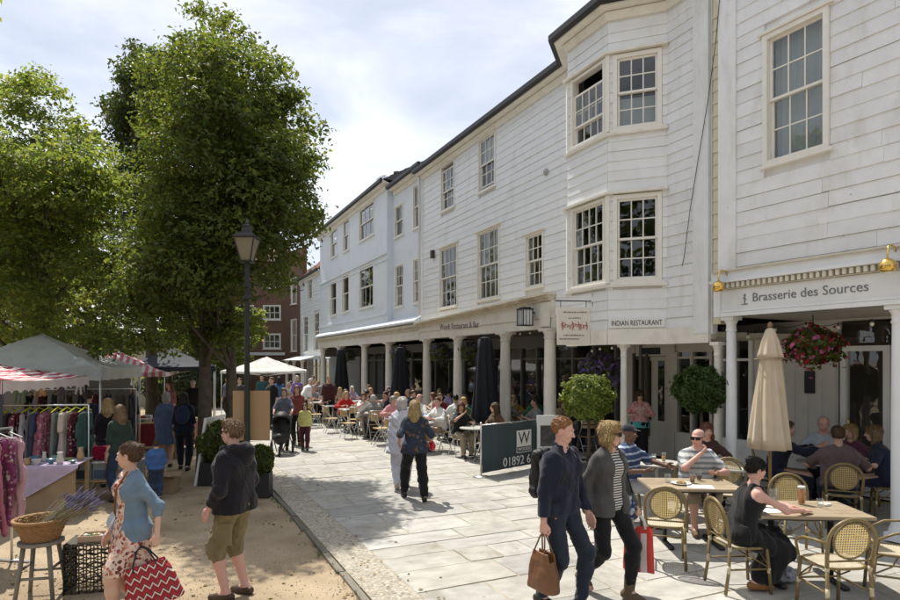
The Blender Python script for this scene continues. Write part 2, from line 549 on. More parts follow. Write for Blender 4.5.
# ---- strip of set pebbles along the edge of the walk, and kerb stones
PEB = M('pebble', (0.41, 0.375, 0.31), 0.8, 0.2, 30, 0, rand=0.28)
mb = MB(); g = random.Random(3)
u = 0.5
while u < 34:
 step = 0.044 if u < 13 else 0.075
 y = 5.94
 while y < 6.37:
  r = step * g.uniform(.40, .56)
  cxp, cyp = u + g.uniform(-.012, .012), y + g.uniform(-.012, .012)
  a0 = g.uniform(0, PI); e = g.uniform(.75, 1.25)
  hz = g.uniform(.004, .011)
  ring = [(cxp + r * e * math.cos(a0 + PI / 3 * i), cyp + r / e * math.sin(a0 + PI / 3 * i), -.008) for i in range(6)]
  ring2 = [(cxp + .7 * r * e * math.cos(a0 + PI / 3 * i), cyp + .7 * r / e * math.sin(a0 + PI / 3 * i), -.008 + hz * .8) for i in range(6)]
  vs = ring + ring2 + [(cxp, cyp, -.008 + hz)]
  fs = []
  for i in range(6):
   j = (i + 1) % 6
   fs += [(i, j, 6 + j, 6 + i), (6 + i, 6 + j, 12)]
  mb.add(vs, fs)
  y += step
 u += step
tag(mb.build('edging_pebbles', PEB, pave, smooth=True), kind='stuff')
KERB = M('kerb', (0.20, 0.18, 0.145), 0.9, 0.25, 12, 0.4, 50, rand=0.2, stain=(0.09, 0.10, 0.05), stain_amt=0.7, stain_scale=3)
mbk = MB(); mbk.bevbox(-.5, .5, -.5, .5, -1, 0, .04)
kme = mbk.mesh('kerb_stone'); kme.materials.append(KERB)
u = -1.0
g = random.Random(4)
while u < 48:
 l = g.uniform(.7, 1.1)
 place('kerb_stone', kme, pave, (u + l / 2, 6.41 + g.uniform(-.016, .016), g.uniform(-.012, .008)), (g.uniform(-.05, .05), g.uniform(-.006, .006), g.uniform(-.018, .018)), (l - .012, .075, .16))
 u += l

# loose pebbles, leaf litter on the gravel
mb = MB(); g = random.Random(21)
LIT = M('grit', (0.30, 0.25, 0.18), 0.9, 0.3, 40, rand=0.5)
for i in range(5200):
 d = 5.2 + 9 * g.random() ** 1.7
 x = g.uniform(-.85 * d, -0.2)
 q = FM.local((x, d, 0))
 if q[1] < 6.5: continue
 r = g.uniform(.004, .013)
 z = gz(x, d)
 a0 = g.uniform(0, 6)
 vs = [(x + r * math.cos(a0 + 2.1 * k), d + r * math.sin(a0 + 2.1 * k), z - .002) for k in range(3)] + [(x, d, z + r * .8)]
 mb.add(vs, [(0, 1, 3), (1, 2, 3), (2, 0, 3)])
tag(mb.build('loose_grit', LIT), 'loose grit and small pebbles scattered over the sandy walk', 'gravel', kind='stuff')

# fallen leaves on the gravel and the edge of the paving
mb = MB(); g = random.Random(33)
for i in range(420):
 d = 5.4 + 9 * g.random() ** 1.5
 x = g.uniform(-.8 * d, -.05)
 if FM.local((x, d, 0))[1] < 5.5: continue
 z = gz(x, d) if FM.local((x, d, 0))[1] > 6.45 else .004
 a0 = g.uniform(0, 6); r = g.uniform(.014, .034)
 c, s_ = math.cos(a0), math.sin(a0)
 mb.add([(x - r * c, d - r * s_, z + .003), (x + r * .55 * s_, d - r * .55 * c, z + .012), (x + r * c, d + r * s_, z + .005), (x - r * .55 * s_, d + r * .55 * c, z + .014)], [(0, 1, 2), (0, 2, 3)])
tag(mb.build('fallen_leaves', M('dry_leaf', (.20, .15, .05), .8, .3, 30, rand=.5)), 'dry fallen leaves scattered under the lime trees', 'leaves', kind='stuff')

# weeds and grass rooted along the kerb
mb = MB(); g = random.Random(41)
for i in range(150):
 u_ = 4 + 22 * g.random() ** 1.4
 c = FM.world(u_, 6.47 + g.uniform(-.02, .05), -.03)
 for k in range(g.randrange(4, 11)):
  a = g.uniform(0, 6.28); h_ = g.uniform(.02, .07); r = g.uniform(.01, .05); w = .003
  b0 = Vector((c.x + g.uniform(-.03, .03), c.y + g.uniform(-.03, .03), c.z)); t_ = b0 + Vector((r * math.cos(a), r * math.sin(a), h_))
  sx_ = Vector((-math.sin(a), math.cos(a), 0)) * w
  m_ = b0.lerp(t_, .55) + Vector((0, 0, h_ * .15))
  mb.add([b0 - sx_, b0 + sx_, m_ + sx_ * .8, m_ - sx_ * .8, t_], [(0, 1, 2, 3), (3, 2, 4)])
tag(mb.build('kerb_weeds', M('weed', (.075, .105, .03), .7, .3, 20, rand=.4)), 'short weeds and grass growing along the kerb', 'grass', kind='stuff')
# ================================================================== THE BUILDINGS
WHITE = M('white_boards', (0.80, 0.82, 0.835), 0.55, 0.04, 4, 0.12, 30, rand=0.03, stain=(0.60, 0.58, 0.53), stain_amt=0.38, stain_scale=1.6, world=True)
WHITE_OLD = M('white_boards_worn', (0.80, 0.815, 0.835), 0.6, 0.05, 4, 0.2, 40, rand=0.04, stain=(0.56, 0.53, 0.46), stain_amt=0.5, stain_scale=2.0, world=True, chips=.42)
TRIM = M('cream_trim', (0.80, 0.775, 0.70), 0.5, 0.06, 5, 0.1, 30, stain=(0.50, 0.45, 0.36), stain_amt=0.45, stain_scale=3)
SASH = M('sash_paint', (0.82, 0.80, 0.74), 0.45, 0.05, 8)
SILL = M('lead_grey', (0.30, 0.30, 0.31), 0.6, 0.2, 8)
CORN = M('weathered_cornice', (0.60, 0.54, 0.43), 0.7, 0.14, 5, 0.25, 30, stain=(0.30, 0.25, 0.18), stain_amt=0.75, stain_scale=2.4)
COLM = M('column_paint', (0.72, 0.69, 0.62), 0.55, 0.08, 6, 0.1, 30, stain=(0.45, 0.41, 0.33), stain_amt=0.5, stain_scale=3)
SMOOTH = M('smooth_white', (0.73, 0.78, 0.84), 0.6, 0.04, 1.5, 0.1, 20, stain=(0.55, 0.56, 0.56), stain_amt=0.3, stain_scale=1.2)
GUTTER = M('black_gutter', (0.025, 0.025, 0.027), 0.5, 0.2, 8)
TILE = M('roof_tile', (0.12, 0.075, 0.055), 0.85, 0.3, 6, 0.3, 30, rand=0.3)
SLATE = M('slate', (0.085, 0.085, 0.095), 0.7, 0.25, 5, 0.2, 30, rand=0.25)
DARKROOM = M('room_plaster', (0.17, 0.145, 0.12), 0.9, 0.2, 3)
BLACK = M('black_metal', (0.018, 0.018, 0.02), 0.45, 0.2, 10)
GLASS = glass_mat('window_glass', (0.66, 0.71, 0.70), 1.52)
SHOPGLASS = glass_mat('shop_glass', (0.6, 0.63, 0.62), 1.5)
CURT = M('curtain', (0.40, 0.37, 0.31), 0.9, 0.12, 3, 0, trans=0.3)
BLIND = M('net_blind', (0.76, 0.78, 0.80), 0.9, 0.06, 6, trans=0.25)
BRASS = M('brass', (0.78, 0.52, 0.14), 0.22, 0.1, 10, metal=1.0)
GREYWOOD = M('shop_paint', (0.50, 0.48, 0.45), 0.55, 0.06, 4)
STALLR = M('stall_riser', (0.40, 0.38, 0.35), 0.6, 0.1, 4)

_boards = {}
def board_mesh(mat, h):
 key = (mat.name, round(h, 4))
 if key not in _boards:
  mb = MB()
  lip = 0.018
  vs = [(0, -.03, 0), (1, -.03, 0), (1, lip, 0), (0, lip, 0), (0, -.03, h), (1, -.03, h), (1, .004, h), (0, .004, h)]
  # the lower lip is slightly rounded
  mb.add(vs, [(0, 3, 2, 1), (4, 5, 6, 7), (0, 1, 5, 4), (3, 7, 6, 2), (0, 4, 7, 3), (1, 2, 6, 5)])
  me = mb.mesh('board'); me.materials.append(mat)
  _boards[key] = me
 return _boards[key]

gb = random.Random(5)
def boards_face(parent, p0, p1, z0, z1, h, mat, holes=(), split=None, name='board', join=False, wob=.003):
 """courses of weatherboard on a face from p0 to p1 (local x, y); holes: (s0, s1, z0, z1) along the face"""
 p0 = Vector((p0[0], p0[1])); p1 = Vector((p1[0], p1[1]))
 Lf = (p1 - p0).length
 dr = (p1 - p0) / Lf
 ang = math.atan2(dr.y, dr.x)
 z = z0
 jm = MB()
 while z < z1 - 0.02:
  hh = min(h, z1 - z)
  segs = [(0.0, Lf)]
  for (a, b, c, d) in holes:
   if d > z + 0.02 and c < z + hh - 0.02:
    ns = []
    for (s, e) in segs:
     if b <= s or a >= e: ns.append((s, e)); continue
     if a > s: ns.append((s, a))
     if b < e: ns.append((b, e))
    segs = ns
  if split:
   ns = []
   for (s, e) in segs:
    while e - s > split:
     q = s + split * gb.uniform(.55, .95)
     if e - q < .4: break
     ns.append((s, q)); s = q
    ns.append((s, e))
   segs = ns
  for (s, e) in segs:
   if e - s < 0.03: continue
   q = p0 + dr * s
   yo = gb.uniform(-.005, .004)
   mt = Matrix.Translation((q.x - dr.y * yo, q.y + dr.x * yo, z + gb.uniform(-wob, wob))) @ Matrix.Rotation(ang, 4, 'Z') @ Matrix.Rotation(gb.uniform(-wob, wob) * .45, 4, 'Y')
   if join:
    hs = hh + .0
    vs = [(0, -.03, 0), (e - s, -.03, 0), (e - s, .026, 0), (0, .026, 0), (0, -.03, hs), (e - s, -.03, hs), (e - s, .004, hs), (0, .004, hs)]
    jm.add([mt @ Vector(v) for v in vs], [(0, 3, 2, 1), (4, 5, 6, 7), (0, 1, 5, 4), (3, 7, 6, 2), (0, 4, 7, 3), (1, 2, 6, 5)])
   else:
    o = place(name, board_mesh(mat, h), parent)
    o.matrix_local = mt @ Matrix.Diagonal((e - s - .003, 1, hh / h, 1))
  z += h
 if join:
  o = jm.build('boarding', mat, parent)
  o['kind'] = 'stuff'

def wall_cells(parent, p0, p1, z0, z1, th, mat, holes=(), name='wall', back=0.03):
 """solid wall with openings; the outer face sits `back` behind the line p0-p1"""
 p0 = Vector((p0[0], p0[1])); p1 = Vector((p1[0], p1[1]))
 Lf = (p1 - p0).length; dr = (p1 - p0) / Lf; ang = math.atan2(dr.y, dr.x)
 mt = Matrix.Translation((p0.x, p0.y, 0)) @ Matrix.Rotation(ang, 4, 'Z')
 S = sorted({0.0, Lf, *[min(max(q, 0), Lf) for h in holes for q in h[:2]]})
 Z = sorted({z0, z1, *[min(max(q, z0), z1) for h in holes for q in h[2:]]})
 mb = MB()
 for i in range(len(S) - 1):
  for j in range(len(Z) - 1):
   cs, cz = (S[i] + S[i + 1]) / 2, (Z[j] + Z[j + 1]) / 2
   if any(h[0] < cs < h[1] and h[2] < cz < h[3] for h in holes): continue
   mb.box(S[i], S[i + 1], -back - th, -back, Z[j], Z[j + 1], mt)
 return mb.build(name, mat, parent)

def window(parent, loc, rz, w, h, cols, rows, mat=None, sill=True, hood=True, drop=0.0, raise_=0.0, curtain=None, fr=0.055, bars=0.02, pane_parts=True, proud=0.035):
 """sash window; origin at the lower near corner of its casing. rows = (upper sash rows, lower sash rows)"""
 mat = mat or SASH
 mb = MB()
 y0, y1 = -0.12, proud
 mb.box(0, fr, y0, y1, 0, h); mb.box(w - fr, w, y0, y1, 0, h)
 mb.box(fr, w - fr, y0, y1 - .004, h - fr, h); mb.box(fr, w - fr, y0, y1 - .004, 0, fr * .8)
 win = mb.build('window', mat, parent, loc=loc, rot=(0, 0, rz))
 iw, ih = w - 2 * fr, h - fr * 1.8
 zb = fr * .8
 half = ih * rows[1] / (rows[0] + rows[1])
 st = 0.04
 def sash(za, zb_, yc, nr):
  m = MB()
  x0, x1 = fr + .002, w - fr - .002
  t = .018
  m.box(x0, x0 + st, yc - t, yc + t, za, zb_); m.box(x1 - st, x1, yc - t, yc + t, za, zb_)
  m.box(x0 + st, x1 - st, yc - t, yc + t, za, za + st); m.box(x0 + st, x1 - st, yc - t, yc + t, zb_ - st, zb_)
  gw = (x1 - x0 - 2 * st); gh = (zb_ - za - 2 * st)
  for i in range(1, cols):
   xx = x0 + st + gw * i / cols
   m.box(xx - bars / 2, xx + bars / 2, yc - t + .003, yc + t - .003, za + st, zb_ - st)
  for j in range(1, nr):
   zz = za + st + gh * j / nr
   m.box(x0 + st, x1 - st, yc - t + .006, yc + t - .006, zz - bars / 2, zz + bars / 2)
  m.build('sash', mat, win)
  if pane_parts:
   for i in range(cols):
    for j in range(nr):
     p = MB()
     a = x0 + st + gw * i / cols + bars / 2 - .002; b = x0 + st + gw * (i + 1) / cols - bars / 2 + .002
     c = za + st + gh * j / nr + bars / 2 - .002; d = za + st + gh * (j + 1) / nr - bars / 2 + .002
     tl = gb.uniform(-.0035, .0035); tz = gb.uniform(-.0035, .0035)
     p.add([(a, yc - tl, c), (b, yc + tl, c + 0), (b, yc + tl + tz, d), (a, yc - tl + tz, d)], [(0, 1, 2, 3)])
     p.build('pane', GLASS, win)
  else:
   p = MB(); p.add([(x0 + st, yc, za + st), (x1 - st, yc, za + st), (x1 - st, yc, zb_ - st), (x0 + st, yc, zb_ - st)], [(0, 1, 2, 3)])
   p.build('pane', GLASS, win)
 sash(zb + half - .02 - drop, zb + ih - drop, -.03, rows[0])
 sash(zb + raise_, zb + half + .02 + raise_, -.07, rows[1])
 if sill:
  m = MB(); m.box(-.05, w + .05, -.1, .075, -.05, -.003)
  m.build('sill', mat, win)
 if hood:
  m = MB(); m.box(-.07, w + .07, -.02, .085, h + .003, h + .04); m.box(-.04, w + .04, -.02, .05, h - .02 + .004, h + .002)
  m.build('hood', TRIM, win)
 if curtain:
  m = MB()
  kind, cm = curtain
  if kind == 'sides':
   for s in (0, 1):
    xa = fr if s == 0 else w - fr - w * .24
    n = 9
    vs = []; fs = []
    for i in range(n + 1):
     x = xa + w * .24 * i / n
     y = -.2 + .02 * math.sin(i * 2.1)
     vs += [(x, y, .02), (x, y, h - .05)]
    for i in range(n): fs.append((2 * i, 2 * i + 2, 2 * i + 3, 2 * i + 1))
    m.add(vs, fs)
  elif kind == 'net':
   n = 24; vs = []; fs = []
   for i in range(n + 1):
    x = fr + (w - 2 * fr) * i / n
    y = -.17 + .012 * math.sin(i * 1.9)
    vs += [(x, y, .02), (x, y, h - .05)]
   for i in range(n): fs.append((2 * i, 2 * i + 2, 2 * i + 3, 2 * i + 1))
   m.add(vs, fs)
  elif kind == 'blind':
   m.box(fr, w - fr, -.165, -.16, h * .62, h - .05)
  elif kind == 'low':
   m.box(fr, w - fr, -.165, -.16, .03, h * .45)
  m.build('curtain', cm, win)
 return win

def column(parent, u, y, z0, z1, r, mat=None, fluted=False):
 mat = mat or COLM
 H = z1 - z0
 mb = MB()
 mb.lathe([(r * 1.3, 0.10), (r * 1.3, .14), (r * 1.08, .18), (r, .22), (r, H * .33), (r * .97, H * .6), (r * .86, H - .24)], 20, (0, 0, 0))
 c = mb.build('column', mat, parent, loc=(u, y, z0)); smooth_by_angle(c.data, 40)
 m = MB(); m.box(-r * 1.4, r * 1.4, -r * 1.4, r * 1.4, 0, .1)
 m.build('plinth', mat, c)
 m = MB(); m.lathe([(r * .87, H - .24), (r * 1.0, H - .225), (r * 1.0, H - .205), (r * .9, H - .195), (r * .92, H - .12), (r * 1.22, H - .075), (r * 1.25, H - .06)], 20)
 m.box(-r * 1.35, r * 1.35, -r * 1.35, r * 1.35, H - .058, H - .002)
 o = m.build('capital', mat, c); smooth_by_angle(o.data, 40)
 return c

def eave(parent, path, z, over, gut=.06, mat=TRIM):
 """gutter and soffit following a polyline of local points (the wall line)"""
 mb = MB(); ms = MB()
 n = len(path)
 # outward offset of each point
 def off(o):
  out = []
  for i in range(n):
   ns = []
   for j in (i - 1, i):
    if 0 <= j < n - 1:
     d = (Vector(path[j + 1]) - Vector(path[j])).normalized()
     ns.append(Vector((-d.y, d.x)))
   v = (ns[0] + ns[-1]).normalized()
   out.append(Vector(path[i]) + v * (o / max(.3, v.dot(ns[0]))))
  return out
 P = off(over); Q = off(over + .115); I = off(-.05); K = off(over - .10)
 for i in range(n - 1):
  # gutter trough
  for (a, b, za, zb) in ((P, Q, z - .10, z + .03),):
   vs = [(*a[i], za), (*a[i + 1], za), (*b[i + 1], za + .02), (*b[i], za + .02), (*a[i], zb), (*a[i + 1], zb), (*b[i + 1], zb), (*b[i], zb)]
   mb.add(vs, [(0, 3, 2, 1), (4, 5, 6, 7), (3, 7, 6, 2), (0, 1, 5, 4), (0, 4, 7, 3), (1, 2, 6, 5)])
  # soffit board and fascia behind the gutter
  vs = [(*I[i], z - .16), (*I[i + 1], z - .16), (*P[i + 1], z - .13), (*P[i], z - .13), (*I[i], z - .12), (*I[i + 1], z - .12), (*P[i + 1], z - .005), (*P[i], z - .005)]
  ms.add(vs, [(0, 3, 2, 1), (4, 5, 6, 7), (3, 7, 6, 2), (0, 1, 5, 4), (0, 4, 7, 3), (1, 2, 6, 5)])
  # bed moulding under the soffit against the wall
  B = off(.10); B2 = off(.05)
  vs = [(*I[i], z - .30), (*I[i + 1], z - .30), (*B2[i + 1], z - .30), (*B2[i], z - .30), (*I[i], z - .163), (*I[i + 1], z - .163), (*B[i + 1], z - .163), (*B[i], z - .163)]
  ms.add(vs, [(0, 3, 2, 1), (4, 5, 6, 7), (3, 7, 6, 2), (0, 1, 5, 4), (0, 4, 7, 3), (1, 2, 6, 5)])
 mb.build('gutter', GUTTER, parent)
 ms.build('soffit', mat, parent)

def roof(parent, u0, u1, y0, y1, z, pitch, mat, rows=6, tilew=.3):
 """pitched roof rising from the street eave to a ridge, courses of tiles as real steps"""
 mb = MB()
 run = (y0 - y1)
 n = max(2, int(run / .28))
 for i in range(n):
  a = i / n; b = (i + 1) / n
  ya, yb = y0 - run * a, y0 - run * b
  za, zb = z + run * a * pitch, z + run * b * pitch
  mb.add([(u0, ya, za), (u1, ya, za), (u1, ya, za + .03), (u0, ya, za + .03), (u1, yb, zb + .004), (u0, yb, zb + .004)], [(0, 1, 2, 3), (3, 2, 4, 5)])
 zr = z + run * pitch
 mb.add([(u0, y1, zr), (u1, y1, zr), (u1, y1 - run, z), (u0, y1 - run, z), (u0, y0, z), (u1, y0, z)], [(0, 1, 2, 3), (0, 3, 4), (1, 5, 2)])
 o = mb.build('roof', mat, parent)
 m = MB(); m.tube([(u0 - .02, y1, zr + .02), (u1 + .02, y1, zr + .02)], .09, 8)
 m.build('ridge', mat, o)
 return o

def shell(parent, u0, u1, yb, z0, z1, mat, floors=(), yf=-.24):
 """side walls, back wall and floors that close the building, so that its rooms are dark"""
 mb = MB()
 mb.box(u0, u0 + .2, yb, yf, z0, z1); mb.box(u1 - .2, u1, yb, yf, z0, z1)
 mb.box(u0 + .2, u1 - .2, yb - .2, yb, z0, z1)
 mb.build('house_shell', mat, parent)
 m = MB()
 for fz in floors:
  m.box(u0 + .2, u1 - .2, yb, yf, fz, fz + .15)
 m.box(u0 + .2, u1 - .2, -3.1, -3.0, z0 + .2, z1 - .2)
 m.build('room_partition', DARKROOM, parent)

def W(F, pxl, pxr, pyt, pyb, y=0.0):
 """photo rectangle -> (u0, u1, z0, z1) on a facade plane; pyt and pyb read at the middle"""
 ua, ub = F.u(pxr, y), F.u(pxl, y)
 pm = (pxl + pxr) / 2
 return (ua, ub, F.z(pm, pyb, y), F.z(pm, pyt, y))

# ------------------------------------------------------------------ main boarded house with the canted bay
U_END = FM.u(422)
BP = 0.72                                   # how far the bay stands out
U_B0 = FM.u(667); U_B1 = FM.u(608, BP); U_B2 = FM.u(568, BP); U_B3 = U_B2 + BP
U_R = FM.u(711)
EZ = 8.86
house = thing('boarded_house', 'white weatherboarded house with a canted bay and a columned arcade', 'building', FM.O, FM.rz)
win_main = [
 (W(FM, 440, 458, 246, 307.5), 4, (2, 2), None, 0, .0),
 (W(FM, 478, 500, 229, 299), 4, (2, 2), ('net', CURT), 0, 0),
 (W(FM, 526, 544, 233, 287), 3, (2, 2), ('sides', M('red_curtain', (.16, .05, .05), .9, .2, 4)), 0, 0),
 (W(FM, 441.5, 455, 163, 209), 3, (2, 2), None, .12, 0),
 (W(FM, 479, 496, 135, 189), 3, (2, 2), ('blind', BLIND), 0, .09),
]
# keep the two storeys on common lines
holes = [w[0] for w in win_main]
WALL_B = 3.35
boards_face(house, (U_B3, 0), (U_END, 0), WALL_B, EZ - .3, .188, WHITE, [(h[0] - U_B3, h[1] - U_B3, h[2] - .02, h[3] + .03) for h in holes], split=3.2)
wall_cells(house, (U_B3, 0), (U_END, 0), 3.2, EZ, .2, WHITE, [(h[0] - U_B3 + .01, h[1] - U_B3 - .01, h[2] + .01, h[3] - .01) for h in holes])
for (h, cols, rows, cur, drop, rs) in win_main:
 window(house, (h[0], 0, h[2]), 0, h[1] - h[0], h[3] - h[2], cols, rows, curtain=cur, drop=drop, raise_=rs, proud=.04, fr=.042, bars=.022)
# corner board at the far end
mb = MB(); mb.box(U_END - .12, U_END + .02, -.2, .05, 3.3, EZ - .17); mb.build('corner_board', WHITE, house)
# --- bay
CW = math.hypot(U_B1 - U_B0, BP)
cang = math.atan2(BP, U_B1 - U_B0)
FWd = U_B2 - U_B1
bay_rows = [(4.03, 6.02), (7.03, 9.0)]
z1a, z1b = FM.z(590, 286, BP), FM.z(590, 203, BP)
z2a, z2b = FM.z(590, 141, BP), FM.z(590, 69, BP)
bz = [(z1a, z1b), (z2a, min(z2b, EZ - .42))]
def cant_px(px):
 """distance along the near cant of a photo column"""
 k = (px - CX) / FPX
 p0 = FM.world(U_B0, 0); p1 = FM.world(U_B1, BP)
 d = p1 - p0
 t = (k * p0.y - p0.x) / (d.x - k * d.y)
 return t * CW
cs0, cs1 = cant_px(662), cant_px(613)
fs0, fs1 = FM.u(606, BP) - U_B1, FM.u(572, BP) - U_B1
bh = .182
BAYB = 2.88
boards_face(house, (U_B0, 0), (U_B1, BP), BAYB, EZ - .3, bh, WHITE, [(cs0, cs1, a - .03, b + .06) for a, b in bz])
boards_face(house, (U_B1, BP), (U_B2, BP), BAYB, EZ - .3, bh, WHITE, [(fs0, fs1, a - .03, b + .06) for a, b in bz])
boards_face(house, (U_B2, BP), (U_B3, 0), BAYB, EZ - .3, bh, WHITE)
boards_face(house, (U_R + .34, 0), (U_B0, 0), BAYB, EZ - .3, bh, WHITE_OLD)
for (p, q, hl) in (((U_B0, 0), (U_B1, BP), [(cs0 + .01, cs1 - .01, a, b) for a, b in bz]), ((U_B1, BP), (U_B2, BP), [(fs0 + .01, fs1 - .01, a, b) for a, b in bz]), ((U_B2, BP), (U_B3, 0), []), ((U_R, 0), (U_B0, 0), [])):
 wall_cells(house, p, q, 2.74, EZ, .12, WHITE, hl)
dcan = Vector((math.cos(cang), math.sin(cang)))
for k, (a, b) in enumerate(bz):
 q = Vector((U_B0, 0)) + dcan * cs0
 window(house, (q.x, q.y, a), cang, cs1 - cs0, b - a, 3, (2, 2), fr=.075, curtain=('low', BLIND) if k == 1 else None, hood=False)
 window(house, (U_B1 + fs0, BP, a), 0, fs1 - fs0, b - a, 4, (2, 2), fr=.06, hood=False, drop=.28 if k == 1 else 0)
# bands round the bay: sill course and small hood roof over each window row
def bay_band(z0, z1, out, mat, name):
 mb = MB()
 P = [Vector((U_B0 - .02, 0)), Vector((U_B1, BP)), Vector((U_B2, BP)), Vector((U_B3, 0))]
 n = len(P); Q = []
 for i in range(n):
  ns = []
  for j in (i - 1, i):
   if 0 <= j < n - 1:
    d = (P[j + 1] - P[j]).normalized(); ns.append(Vector((-d.y, d.x)))
  v = (ns[0] + ns[-1]).normalized()
  Q.append((P[i] - v * .02, P[i] + v * (out / max(.3, v.dot(ns[0])))))
 for i in range(n - 1):
  a, b = Q[i]; c, d = Q[i + 1]
  mb.add([(*a, z0), (*c, z0), (*d, z0), (*b, z0), (*a, z1), (*c, z1), (*d, z1 - .012), (*b, z1 - .012)], [(0, 3, 2, 1), (4, 5, 6, 7), (3, 7, 6, 2), (0, 1, 5, 4), (0, 4, 7, 3), (1, 2, 6, 5)])
 mb.build(name, mat, house)
for a, b in bz:
 bay_band(b + .02, b + .075, .10, TRIM, 'hood_band')
 bay_band(a - .09, a - .03, .07, TRIM, 'sill_band')
for (pu, py) in ((U_B1, BP), (U_B2, BP)):
 for a, b in bz:
  mb = MB(); mb.cbox((pu, py + .004, (a + b) / 2), (.085, .06, b - a + .03), (0, 0, cang / 2 if pu == U_B1 else -cang / 2)); mb.build('corner_post', SASH, house)
# flat boards beside the bay, where the two houses meet
mb = MB(); mb.box(U_R + .02, U_R + .34, -.03, .045, 2.76, EZ - .17); mb.build('pilaster', WHITE_OLD, house)
eave(house, [(U_R - .05, 0), (U_B0, 0), (U_B1, BP), (U_B2, BP), (U_B3, 0), (U_END + .05, 0)], EZ, .26)
roof(house, U_B3 + .3, U_END + .1, .22, -4.0, EZ, .75, SLATE)
mb = MB()
mb.add([(U_B0 - .3, .26, EZ + .02), (U_B1 - .1, BP + .26, EZ + .02), (U_B2 + .1, BP + .26, EZ + .02), (U_B3 + .3, .26, EZ + .02), ((U_B1 + U_B2) / 2, -3.2, EZ + 2.4), (U_R - .2, .26, EZ + .02), (U_R - .2, -3.2, EZ + 2.4), (U_B3 + .32, -3.2, EZ + 2.4)],
       [(0, 1, 4), (1, 2, 4), (2, 3, 4), (5, 0, 4, 6), (3, 7, 4)])
mb.build('roof', SLATE, house)
shell(house, U_R, U_END, -6.5, 3.1, EZ - .02, DARKROOM, (3.1, 6.45, EZ - .2))
# colonnade: columns, beam, fascia with lettering, cornice
Z_COL = 3.06
colpx = [550, 505.5, 458, 427]
for px in colpx:
 column(house, FM.u(px), 0, .04, Z_COL, .148)
U_C0, U_C1 = FM.u(556), U_END
mb = MB()
mb.box(U_C0, U_C1, -.12, .10, Z_COL, 3.30)
mb.build('beam', COLM, house)
ZF0, ZF1 = 3.86, 3.62          # the cornice runs slightly uphill towards the bay
def taper(u):
 return ZF1 + (ZF0 - ZF1) * (U_C1 - u) / (U_C1 - U_C0)
mb = MB()
def taper_bar(mb, u0, u1, y0, y1, a0, a1, da0, da1):
 """bar between offsets below the tapering cornice top"""
 t0, t1 = taper(u0), taper(u1)
 vs = [(u0, y0, a0 if a0 is not None else t0 - da0), (u1, y0, a0 if a0 is not None else t1 - da0), (u1, y1, a0 if a0 is not None else t1 - da0), (u0, y1, a0 if a0 is not None else t0 - da0),
          (u0, y0, t0 - da1), (u1, y0, t1 - da1), (u1, y1, t1 - da1), (u0, y1, t0 - da1)]
 mb.add(vs, [(0, 3, 2, 1), (4, 5, 6, 7), (3, 7, 6, 2), (0, 1, 5, 4), (0, 4, 7, 3), (1, 2, 6, 5)])
taper_bar(mb, U_C0, U_C1, -.12, .13, 3.303, None, 0, .14)
fas = mb.build('fascia', COLM, house)
mb = MB()
taper_bar(mb, U_C0, U_C1, .05, .20, None, None, .16, .10)
taper_bar(mb, U_C0, U_C1, .02, .26, None, None, .098, .05)
taper_bar(mb, U_C0 - .03, U_C1, -.02, .33, None, None, .048, 0)
mb.build('cornice', CORN, house)
# brackets of the end pilaster over the last column
mb = MB(); mb.box(FM.u(550) - .2, FM.u(550) + .16, .134, .17, 3.1, 3.66); mb.build('end_block', COLM, house)
o = place('lettering', TEXTS['woods'], fas, (FM.u(462), .133, 3.36), (R(90), R(1.2), PI))
o.data.materials.append(M('faded_purple', (0.16, 0.12, 0.17), .7, .1))
# arched spandrels between the columns
for i in range(len(colpx) - 1):
 a, b = FM.u(colpx[i]) + .12, FM.u(colpx[i + 1]) - .12
 for s, uu in ((1, a), (-1, b)):
  mb = MB()
  n = 5
  vs = [(uu, -.06, Z_COL - .001), (uu, .06, Z_COL - .001)]
  fs = []
  for k in range(n + 1):
   t = k / n * PI / 2
   uu2 = uu + s * .34 * (1 - math.cos(t)); zz = Z_COL - .24 + .24 * math.sin(t)
   vs += [(uu2, -.06, zz), (uu2, .06, zz)]
  for k in range(n):
   q = 2 + 2 * k
   fs += [(q, q + 1, q + 3, q + 2), (0, q, q + 2), (1, q + 3, q + 1)]
  mb.add(vs, fs)
  mb.build('spandrel', COLM, house)
# ceiling of the arcade and under the bay
CEIL = M('arcade_ceiling', (0.55, 0.51, 0.44), 0.7, 0.08, 4)
mb = MB(); mb.box(U_C0, U_END, -2.65, -.13, 3.12, 3.2)
mb.prism([(U_R, -.001), (U_B0, -.001), (U_B1, BP - .001), (U_B2, BP - .001), (U_B3, -.001), (U_B3, -.12), (U_R, -.12)][::-1], 2.66, 2.738)
mb.box(U_R, U_C0, -2.65, -.121, 2.70, 2.78)
mb.build('arcade_ceiling', CEIL, house)
# beam below the bay boards
P = [(U_R + .03, .0), (U_B0, .0), (U_B1, BP), (U_B2, BP), (U_B3, 0)]
mb = MB()
for i in range(4):
 a, b = Vector(P[i]), Vector(P[i + 1]); d = (b - a).normalized(); n = Vector((-d.y, d.x)) * .035
 mb.add([(*(a - n), 2.60), (*(b - n), 2.60), (*(b + n), 2.60), (*(a + n), 2.60), (*(a - n), 2.885), (*(b - n), 2.885), (*(b + n), 2.885), (*(a + n), 2.885)], [(0, 3, 2, 1), (4, 5, 6, 7), (3, 7, 6, 2), (0, 1, 5, 4), (0, 4, 7, 3), (1, 2, 6, 5)])
mb.build('bay_beam', TRIM, house)
q = Vector((U_B0, 0)) + dcan * cant_px(623)
column(house, q.x + .05, q.y - .06, .03, 2.61, .062, TRIM)
column(house, FM.u(715.5), -.05, .03, 2.61, .065, TRIM)
